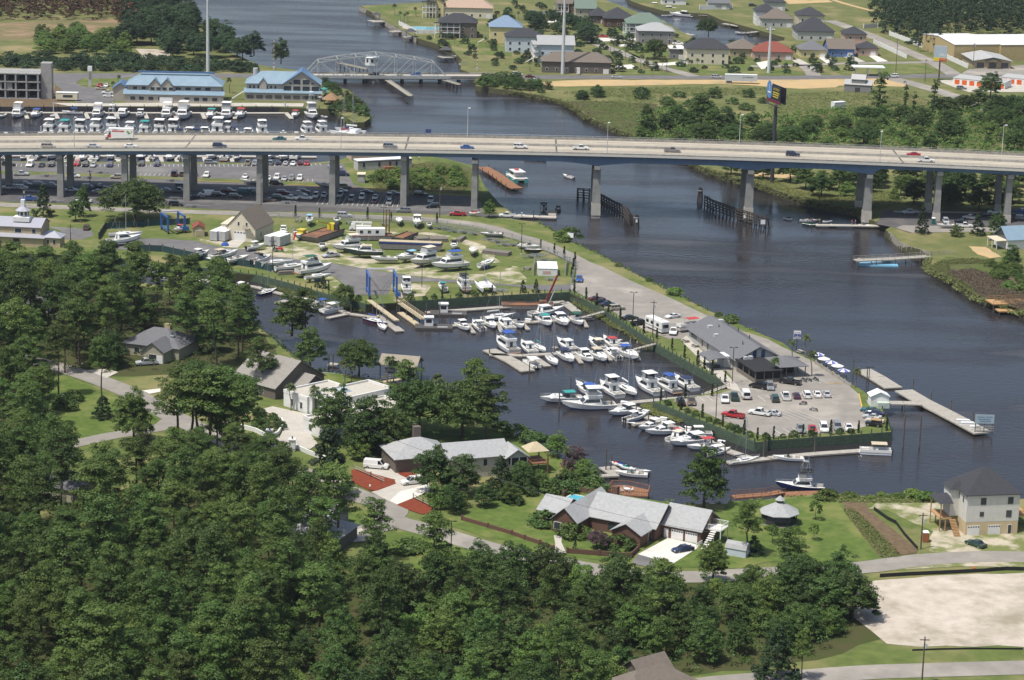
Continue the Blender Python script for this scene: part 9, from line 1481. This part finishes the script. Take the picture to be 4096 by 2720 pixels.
p,h=hgt(3,2,262,-70,98);o=th('marina_sign',p,'blue and white marina sign with anchor on a dark pole','sign');MB().tube((0,0,0),(0,0,h-1.7),.13,.12,8).b('post',MDF,o);BX(-.95,.95,-.12,.12,h-1.8,h+.4).b('panel',WS,o);NV_=paint('sign_navy',(.02,.03,.22));BX(-.88,.88,-.15,-.125,h-1.35,h-.45).b('blue_band',NV_,o);text_mesh('A C M',.5,INK,o,(0,-.14,h-.1),(pi/2,0,0));BX(-.05,.05,-.18,-.155,h-1.5,h-.4).b('anchor_shank',WS,o);b=MB();[b.beam((.6*sin(q),-.165,h-.85-.35*cos(q)),(.6*sin(q+.3),-.165,h-.85-.35*cos(q+.3)),.1)for q in(-1.5,-1.2,-.9,-.6,-.3,0,.3,.6,.9,1.2)];b.b('anchor_arms',WS,o);BX(-.7,.7,-.15,-.125,h-1.72,h-1.56).b('small_print',paint('sign_greyblue',0),o)
p,h=hgt(0,0,832,615,795);o=th('pylon_sign',p,'slim pale pylon sign at the restaurant lot entrance','sign');BX(-.7,.7,-.4,.4,0,h*.75).b('shaft',GRYW,o);BX(-.95,.95,-.5,.5,h*.75,h).b('head',WS,o);BX(-.5,.5,-.45,-.41,h*.35,h*.7).b('inset',STN,o)
for c,r,x,y,w,hh,zz,lab in[(2,1,537,668,2.2,1.5,1.6,'plain white board on two posts on the river bank'),(3,0,420,650,3.5,1.6,.3,'white entrance stone of the far village')]:
 p=W(t(c,r,x,y));o=th_('notice_sign',p,-30 if c==2 else 0,lab,'sign');BX(-w/2,w/2,-.05,.05,zz,zz+hh).b('board',WS,o);[BX(x_-.06,x_+.06,.05,.15,0,zz+hh).b('post',M_wpole,o)for x_ in(-w*.4,w*.4)]
p=W(t(2,0,2110,770));o=th('freight_trailer',p,'old white freight trailer lettered in black on the sand shoulder','trailer');BX(-7.3,7.3,-1.3,1.3,1.2,4.1).b('body',paint('trailer_grey',(.50,.53,.54)),o);BX(-7.35,7.35,-1.35,1.35,4.1,4.2).b('roof',RM_W,o);BX(-6.6,-4.2,-1.1,1.1,.5,1.2).b('bogie',MDF,o);text_mesh('ALTERMAN',1,INK,o,(3.2,-1.32,3),(pi/2,0,0));[BX(x-.1,x+.1,-1,-.8,0,1.2).b('landing_leg',MG,o)for x in(4.2,5)]
wheels(o,(-6,-4.9),1.05,.5,.3)
for c,r,x,y,cl_,lab in[(2,0,196,768,(.03,.33,.33),'turquoise portable toilet on the right bank'),(3,3,1452,292,(.28,.10,.04),'orange brown portable toilet on the building site'),(3,1,1525,500,(.02,.12,.10),'dark green portable toilet beside the bridge column')]:
 p=W(t(c,r,x,y));o=th('portable_toilet',p,lab,'toilet');m=paint(lab[:9]+'_plastic',cl_,.5);BX(-.6,.6,-.6,.6,0,2.1).b('cabin',m,o);MB().frus((-.65,.65,-.65,.65),(-.4,.4,-.4,.4),2.1,2.4).b('roof',WS,o);BX(-.45,.45,-.64,-.6,.1,1.95).b('door',m,o)
p=W(t(2,1,1335,1480));o=th_('motorhome',p,118,'white motorhome parked by the basin fence','motorhome');BX(-4.6,4.4,-1.25,1.25,.6,3.3).b('body',WHT,o);BX(-4.5,4.2,-1.2,1.2,3.3,3.42).b('roof',RM_W,o);BX(-4.66,-4.6,-.9,.9,1.7,2.7).b('rear_window',ML,o);[BX(x,x+1.3,s*1.25-.03,s*1.25+.03,1.9,2.7).b('side_window',ML,o)for x in(-3,0,2.4)for s in(-1,1)];[BX(x-.5,x+.5,-.4,.4,3.42,3.75).b('roof_unit',WS,o)for x in(-2,1.5)];BX(-4.6,4.4,1.251,1.27,1.2,1.4).b('stripe',paint('rv_stripe',(.25,.2,.15)),o)
wheels(o,(-2.6,2.9),1.05,.42,.3)
SK=mat('skin',(.48,.29,.20),.6);HR=mat('hair',(.05,.03,.02),.8);TRS=mat('shorts_dark',(.04,.05,.09),.8);SHO=mat('shoe',(.05,.05,.05),.7)
SHIRT={k:mat('shirt_'+k,c,.8)for k,c in dict(white=(.7,.7,.68),red=(.45,.04,.05),blue=(.08,.2,.5),yellow=(.6,.5,.1),pink=(.55,.25,.35),black=(.03,.03,.03)).items()};SHIRT_ANY=mat('shirt_any',(.7,.7,.7),.8)
def body_mesh(sit):
 z=.42 if sit else.92
 V=[(0,0,z),(0,0,z+.25),(0,0,z+.48),(.01,0,z+.58),(.02,0,z+.68),(.03,0,z+.76)];Rr=[.145,.135,.15,.06,.10,.085];E_=[(0,1),(1,2),(2,3),(3,4),(4,5)]
 for s in(-1,1):
  k=len(V);hip=(0,s*.09,z-.04)
  leg=[hip,(.42,s*.13,z),(.44,s*.13,.08),(.58,s*.13,.04)]if sit else[hip,(.02,s*.11,.5),(-.02,s*.12,.08),(.13,s*.13,.04)]
  V+=leg;Rr+=[.10,.075,.05,.045];E_+=[(0,k),(k,k+1),(k+1,k+2),(k+2,k+3)]
  k=len(V);arm=[(0,s*.20,z+.46),(.02,s*.26,z+.2),(.14,s*.24,z-.02),(.2,s*.23,z-.08)]if not sit else[(0,s*.20,z+.46),(.16,s*.26,z+.25),(.42,s*.25,z+.28),(.5,s*.25,z+.28)]
  V+=arm;Rr+=[.06,.048,.036,.04];E_+=[(2,k),(k,k+1),(k+1,k+2),(k+2,k+3)]
 me=bpy.data.meshes.new('body');me.from_pydata(V,E_,[]);ob=NO('body',me);LK(ob);sk=ob.modifiers.new('skin','SKIN');sb=ob.modifiers.new('sub','SUBSURF');sb.levels=sb.render_levels=1
 for i,v in enumerate(me.skin_vertices[0].data):v.radius=(Rr[i],Rr[i]);v.use_root=i==0
 m2=bpy.data.meshes.new_from_object(ob.evaluated_get(bpy.context.evaluated_depsgraph_get()));bpy.data.objects.remove(ob)
 m2.materials.clear();[m2.materials.append(x)for x in(SK,SHIRT_ANY,TRS,SHO,HR)]
 for f in m2.polygons:
  c=f.center;h=c.z;f.use_smooth=True
  f.material_index=3 if h<.1 else 4 if(h>z+.76 or(h>z+.64 and c.x<-.02))else 0 if h>z+.53 else 1 if h>z+.06 and(abs(c.y)<.24 or h>z+.3)else 2 if(h>(.55 if not sit else.3)and abs(c.y)<.22)else 0
 return m2
BM={False:body_mesh(False),True:body_mesh(True)}
def person(px,z,rz,shirt,label,sit=False,loc=None):
 o=NO('person',BM[sit]);LK(o);p=loc or W(px,z);o.location=(p[0],p[1],z);o.rotation_euler=(0,0,R_(rz));sl=o.material_slots[1];sl.link='OBJECT';sl.material=SHIRT[shirt];return tag(o,label,'person')
for c,r,x,y,z,rz,sh,lab in[(3,1,365,487,.9,200,'white','person in white shirt at left end of the public dock'),(3,1,408,487,.9,90,'red','person in red top at left end of the public dock'),(3,1,475,490,.9,300,'yellow','person in yellow shirt on the public dock'),(3,1,772,505,.9,40,'red','person in red shirt standing midway on the public dock'),(3,1,805,502,.9,200,'blue','small person in blue on the public dock'),(3,1,880,503,.9,270,'white','person in white beside the navy runabout on the dock'),(3,1,992,505,.9,180,'white','person in white shirt and dark shorts walking on the dock'),(3,1,1713,522,LAND,180,'white','person in white beside the white pickup at the ramp'),(2,2,1155,62,1.2,150,'white','person in white walking on the middle gangway'),(3,2,113,335,LAND,270,'blue','person in pale blue standing in the open porch'),(2,1,90,428,.8,270,'white','person in white on the pale ramp dock'),(1,0,1505,1480,LAND,270,'white','person in white on the lawn by the ticket hut')]:person(t(c,r,x,y),z,rz,sh,lab)
CH=mat('chrome',(.55,.55,.56),.2,metal=.8)
for x,y,a,col,lab in[(330,372,130,'black','black motorcycle left in the row by the porch'),(377,367,130,'grey','silver motorcycle in the middle of the porch row'),(440,364,130,'black','black motorcycle at right of the porch row'),(327,585,200,'purple','purple motorcycle with rider in the lot'),(422,642,155,'grey','lone silver motorcycle in the open lot')]:
 p=W(t(3,2,x,y),LAND+.4);o=th_('motorcycle',p,a,lab,'motorcycle');m=PAINT[col]
 for xx in(-.75,.8):q=NO('wheel',wheel_mesh(.33,.14));LK(q);q.parent=o;q.location=(xx,0,.33)
 MB().frus((-.3,.5,-.16,.16),(-.1,.45,-.12,.12),.72,.98).b('fuel_tank',m,o);BX(-.9,-.25,-.16,.16,.68,.8).b('seat',M_trim,o);BX(-.35,.35,-.2,.2,.3,.7).b('engine',CH,o);MB().beam((.8,0,.33),(.5,0,1.05),.08).b('fork',CH,o);BX(.42,.5,-.4,.4,1.05,1.11).b('handlebar',CH,o);MB().tube((-.9,.2,.35),(.2,.2,.35),.05,n=6).b('exhaust',CH,o)
 if 'rider' in lab:person(None,LAND+.33,a,'pink','rider in pink on the purple motorcycle',True,(p.x-.3*cos(R_(a)),p.y-.3*sin(R_(a))))
RU=mat('rust',(.20,.085,.035),.9,col2=(.30,.14,.06),scale=.8,col3=(.10,.06,.045),sc3=.4);OLD=mat('weathered_steel',(.20,.19,.18),.8,var=.3)
def barge(c,r,x,y,L,Wd,a,h,label,m=RU):
 p=W(t(c,r,x,y),LAND if r==1 and c==1 else 0);z=LAND+.3 if c==1 else-.1;o=tag(empty('steel_barge',(p.x,p.y,z),R_(a)),label,'barge');MB().frus((-L/2+.8,L/2-.8,-Wd/2,Wd/2),(-L/2,L/2,-Wd/2,Wd/2),0,h).b('hull',OLD,o);BX(-L/2+.2,L/2-.2,-Wd/2+.2,Wd/2-.2,h,h+.06).b('deck',m,o);[BX(-L/2,L/2,s*Wd/2-.12 if s>0 else-Wd/2,Wd/2 if s>0 else-Wd/2+.12,h,h+.35).b('coaming',m,o)for s in(-1,1)];return o
o=barge(1,1,615,630,16,6.5,62,1.6,'large rusty deck barge standing in the boatyard');BX(4.5,7,-1.2,1.2,1.66,3.6).b('crane_cab',YL,o);MB().beam((5,0,3.4),(-1,1.5,5.2),.4).b('crane_boom',YL,o);BX(5,6.2,-2.4,-1.3,1.66,4).b('engine_house',MDF,o)
barge(1,1,1380,640,10,4,65,1.1,'small rusty barge near the middle of the boatyard');o=barge(1,1,1070,640,13,4.5,8,1,'white deckhouse barge with rusty rails in the boatyard');BX(-5,4,-1.4,1.4,1.05,3.4).b('deckhouse',WHT,o);[BX(x-.5,x+.5,-1.44,-1.4,2,2.9).b('window',ML,o)for x in(-3.5,-1,1.5)];[MB().tube((x,1.9,1),(x,1.9,9),.2,.18,8).b('spud',RU,o)for x in(4.6,5.6)]
o=barge(2,1,145,1265,15,4.5,4,.9,'low crane barge with dark red boom moored at the back float');MB().beam((5,.5,1.2),(8.4,.8,9.5),.5).b('boom',paint('crane_red',(.22,.03,.03)),o);BX(3.4,5.4,-.9,.9,.95,2.1).b('winch_house',RU,o);MB().beam((6,.5,1),(7.6,.7,5),.2).b('boom_stay',WS,o)
o=barge(1,1,1430,735,20,3.2,-3,1.5,'long blue and black float with pale top in the boatyard');BX(-10,9.5,-1.6,1.6,1.5,2.3).b('blue_sides',paint('float_dark_blue',(.04,.07,.22)),o);BX(-10,9.5,-1.5,1.5,2.3,2.4).b('pale_top',mat('pale_plank',0),o)
for c,x,y,L,Wd,a,lab in[(1,1680,650,6,5,10,'stacked grey timber floats behind the cabin boat'),(1,1530,650,4.5,4,20,'square dark work float with junk in the yard'),(1,2220,775,9,3.5,-22,'pile of old timber floats at the yard edge'),(1,1890,650,7,1.8,75,'single grey gangway section lying in the yard'),(1,270,960,5,2.5,20,'tarp covered float by the curved bulkhead')]:
 p=W(t(c,1,x,y));o=th_('timber_float',p,a,lab,'float');[BX(-L/2+k*.3,L/2-k*.2,-Wd/2+k*.2,Wd/2,.05+k*.55,.5+k*.55).b('float_section',WD,o)for k in range(2)]
p=W(t(1,1,420,640));o=tag(empty('yellow_workboat',(p.x,p.y,LAND+.6),R_(250)),'small yellow topped workboat with ladder in the boatyard','boat');hull(o,6.5,2.8,1.3,.3);BX(-1.5,1.2,-1,1,1.3,2.6).b('cabin',YL,o);BX(-1.7,1.4,-1.2,1.2,2.6,2.7).b('cabin_roof',YL,o);MB().beam((2.6,-1.6,-.5),(2.2,-.9,2.2),.5,.06).b('ladder',paint('sign_red',0),o)
p=W(t(1,1,205,750));o=th_('tractor',p,5,'small red and white tractor on the yard sand','tractor');MB().frus((-.2,1.5,-.4,.4),(-.1,1.4,-.3,.3),.7,1.3).b('bonnet',paint('sign_red',0),o);BX(-1.2,-.2,-.45,.45,.6,1).b('rear_body',M_motor,o);BX(-1,-.5,-.3,.3,1,1.35).b('seat',WS,o)
for x,rr,yy in((-.9,.7,.75),(1.2,.4,.6)):
 for s in(-1,1):q=NO('wheel',wheel_mesh(rr,.3));LK(q);q.parent=o;q.location=(x,s*yy,rr)
p=W(t(1,1,960,560));o=th_('crane_truck',p,180,'white utility truck with folded boom in the yard','truck');BX(-3.6,1.4,-1.1,1.1,.7,1.8).b('bed',WHT,o);MB().frus((1.5,3.6,-1,1),(1.6,2.8,-.9,.9),.6,2.3).b('cab',WHT,o);BX(-3.8,2.6,-.3,.3,2.5,3).b('boom',WHT,o);BX(-1,-.4,-.3,.3,1.8,2.5).b('turret',WHT,o);BX(3,3.2,-.8,.8,1.5,2.1).b('windshield',ML,o)
wheels(o,(-2.4,2.4),.95,.45,.3)
tag(MB().dome((0,0,0),1.3,1,1.3,9,4).b('tarpaulin_heap',CANV['blue'],loc=W(t(0,1,2075,700))),'crumpled blue tarpaulin heap before the barn','tarpaulin')
MESH=mat('dark_mesh',(.012,.05,.055),.8,alpha=.9);wrun('mesh_fence','long dark green mesh fence along the left yard bank',tl(0,1,[(1260,745),(1500,755),(1800,820),(2361,905)])+tl(1,1,[(200,950)]),2,.05,MESH,'fence',4.5,MP,.5);wrun('mesh_fence','dark mesh fence behind the boat hoist',tl(0,1,[(910,640),(970,545),(1500,510),(1750,500)]),2,.05,MESH,'fence',4.5,MP,.3)
CLF=mat('chain_link',(.30,.31,.31),.6,alpha=.22);wrun('chain_link_fence','thin wire fence along the marina road behind the boatyard',tl(1,1,[(80,440),(600,455),(1200,480),(1650,505),(2000,560),(2361,640)])+tl(2,1,[(250,730),(420,800),(590,885),(545,1060)]),1.9,.03,CLF,'fence',5,MG,.1)
SILT=mat('silt_fence_black',(.012,.012,.013),.7);wrun('silt_fence','black silt fence along the upper edge of the sand lot',tl(3,3,[(1030,622),(1300,606),(1600,592),(2000,572),(2200,555),(2361,560)]),.8,.05,SILT,'fence');wrun('silt_fence','black silt fence beside the vegetable plot',tl(3,3,[(975,0),(1100,90),(1180,130),(1260,240),(1380,370)]),.8,.05,SILT,'fence');wrun('silt_fence','thin black silt fence along the lower edge of the sand lot',tl(3,3,[(1330,1300),(1600,1290),(1900,1285),(2350,1288)]),.35,.05,SILT,'fence')
for i,pp in enumerate([tl(1,2,[(910,1200),(1060,1265),(1180,1320)]),tl(1,2,[(1450,1465),(1540,1510),(1640,1560)])]):
 o=tag(empty('split_rail_fence',(0,0,LAND)),['left','right'][i]+' split rail fence on the red mulch bed','fence');pp=[W(q)for q in pp]
 for k in range(2):a,c=pp[k],pp[k+1];[MB().beam((a.x,a.y,z),(c.x,c.y,z),.12).b('rail',MD,o)for z in(.5,1)];[BX(q.x-.1,q.x+.1,q.y-.1,q.y+.1,0,1.3).b('post',MD,o)for q in(a,c)]
for c,r,x,y,lab in[(1,3,1484,195,'dark mailbox on the point lawn'),(1,2,1050,1395,'white mailbox on the red mulch bed'),(0,2,757,262,'pale mailbox beside the street at left'),(1,2,210,1210,'dark mailbox in tree shade by the street')]:p=W(t(c,r,x,y));o=th('mailbox',p,lab,'mailbox');BX(-.06,.06,-.06,.06,0,1.1).b('post',M_wpole,o);BX(-.16,.16,-.3,.3,1.1,1.45).b('box',WS if 'dark' not in lab else MDF,o)
o=tag(empty('traffic_barrel',W(t(3,3,1898,572))),'orange traffic barrel by the silt fence','barrel');MB().tube((0,0,0),(0,0,1),.33,.26,10).b('drum',paint('door_orange',0),o);MB().tube((0,0,.45),(0,0,.62),.315,.295,10).b('band',WS,o)
p=W(t(1,0,695,960));o=th('thatched_hut',p,'round thatched tiki hut on the restaurant terrace','hut');MB().tube((0,0,2.2),(0,0,4.8),4.2,.5,12).b('thatch_roof',mat('thatch',(.30,.19,.10),.95,col2=(.2,.12,.06),scale=2),o);[MB().tube((3*cos(q),3*sin(q),0),(3*cos(q),3*sin(q),2.5),.12,n=6).b('post',M_wpole,o)for q in(0,1.57,3.14,4.71)]
for i,(x,y)in enumerate([(630,860),(640,885),(590,935)]):p=W(t(1,0,x,y));o=th('terrace_umbrella',p,['rear green','front green','white'][i]+' umbrella on the restaurant terrace','umbrella');MB().tube((0,0,2),(0,0,2.7),1.6,.05,8).b('canopy',CANV['teal']if i<2 else CANV['white'],o);MB().tube((0,0,0),(0,0,2.1),.05,n=6).b('pole',MR,o)
for i,(x,y0,y1)in enumerate([(165,380,645),(2040,410,650)]):p,h=hgt(1,0,x,y0,y1);o=th('barrier_arm',p,['left','right'][i]+' raised red and white barrier arm of the swing bridge','barrier');BX(-.5,.5,-.5,.5,0,1.6).b('cabinet',GRYW,o);[BX(-.08,.08,-.08,.08,1.6+(h-1.6)*k/12,1.6+(h-1.6)*(k+1)/12).b('stripe',WS if k%2 else paint('sign_red',0),o)for k in range(12)]
# summer haze
hz=BX(-1500,1500,-40,2600,-5,176).b('haze',None)
hm=bpy.data.materials.new('haze_air');hm.use_nodes=True;hm.node_tree.nodes.remove(hm.node_tree.nodes['Principled BSDF'])
pv=hm.node_tree.nodes.new('ShaderNodeVolumePrincipled');pv.inputs['Color'].default_value=(.80,.88,1,1);pv.inputs['Density'].default_value=.000035;pv.inputs['Anisotropy'].default_value=.2
hm.node_tree.links.new(pv.outputs[0],hm.node_tree.nodes['Material Output'].inputs['Volume']);hz.data.materials.clear();hz.data.materials.append(hm);tag(hz,kind='stuff')
drop_protos()
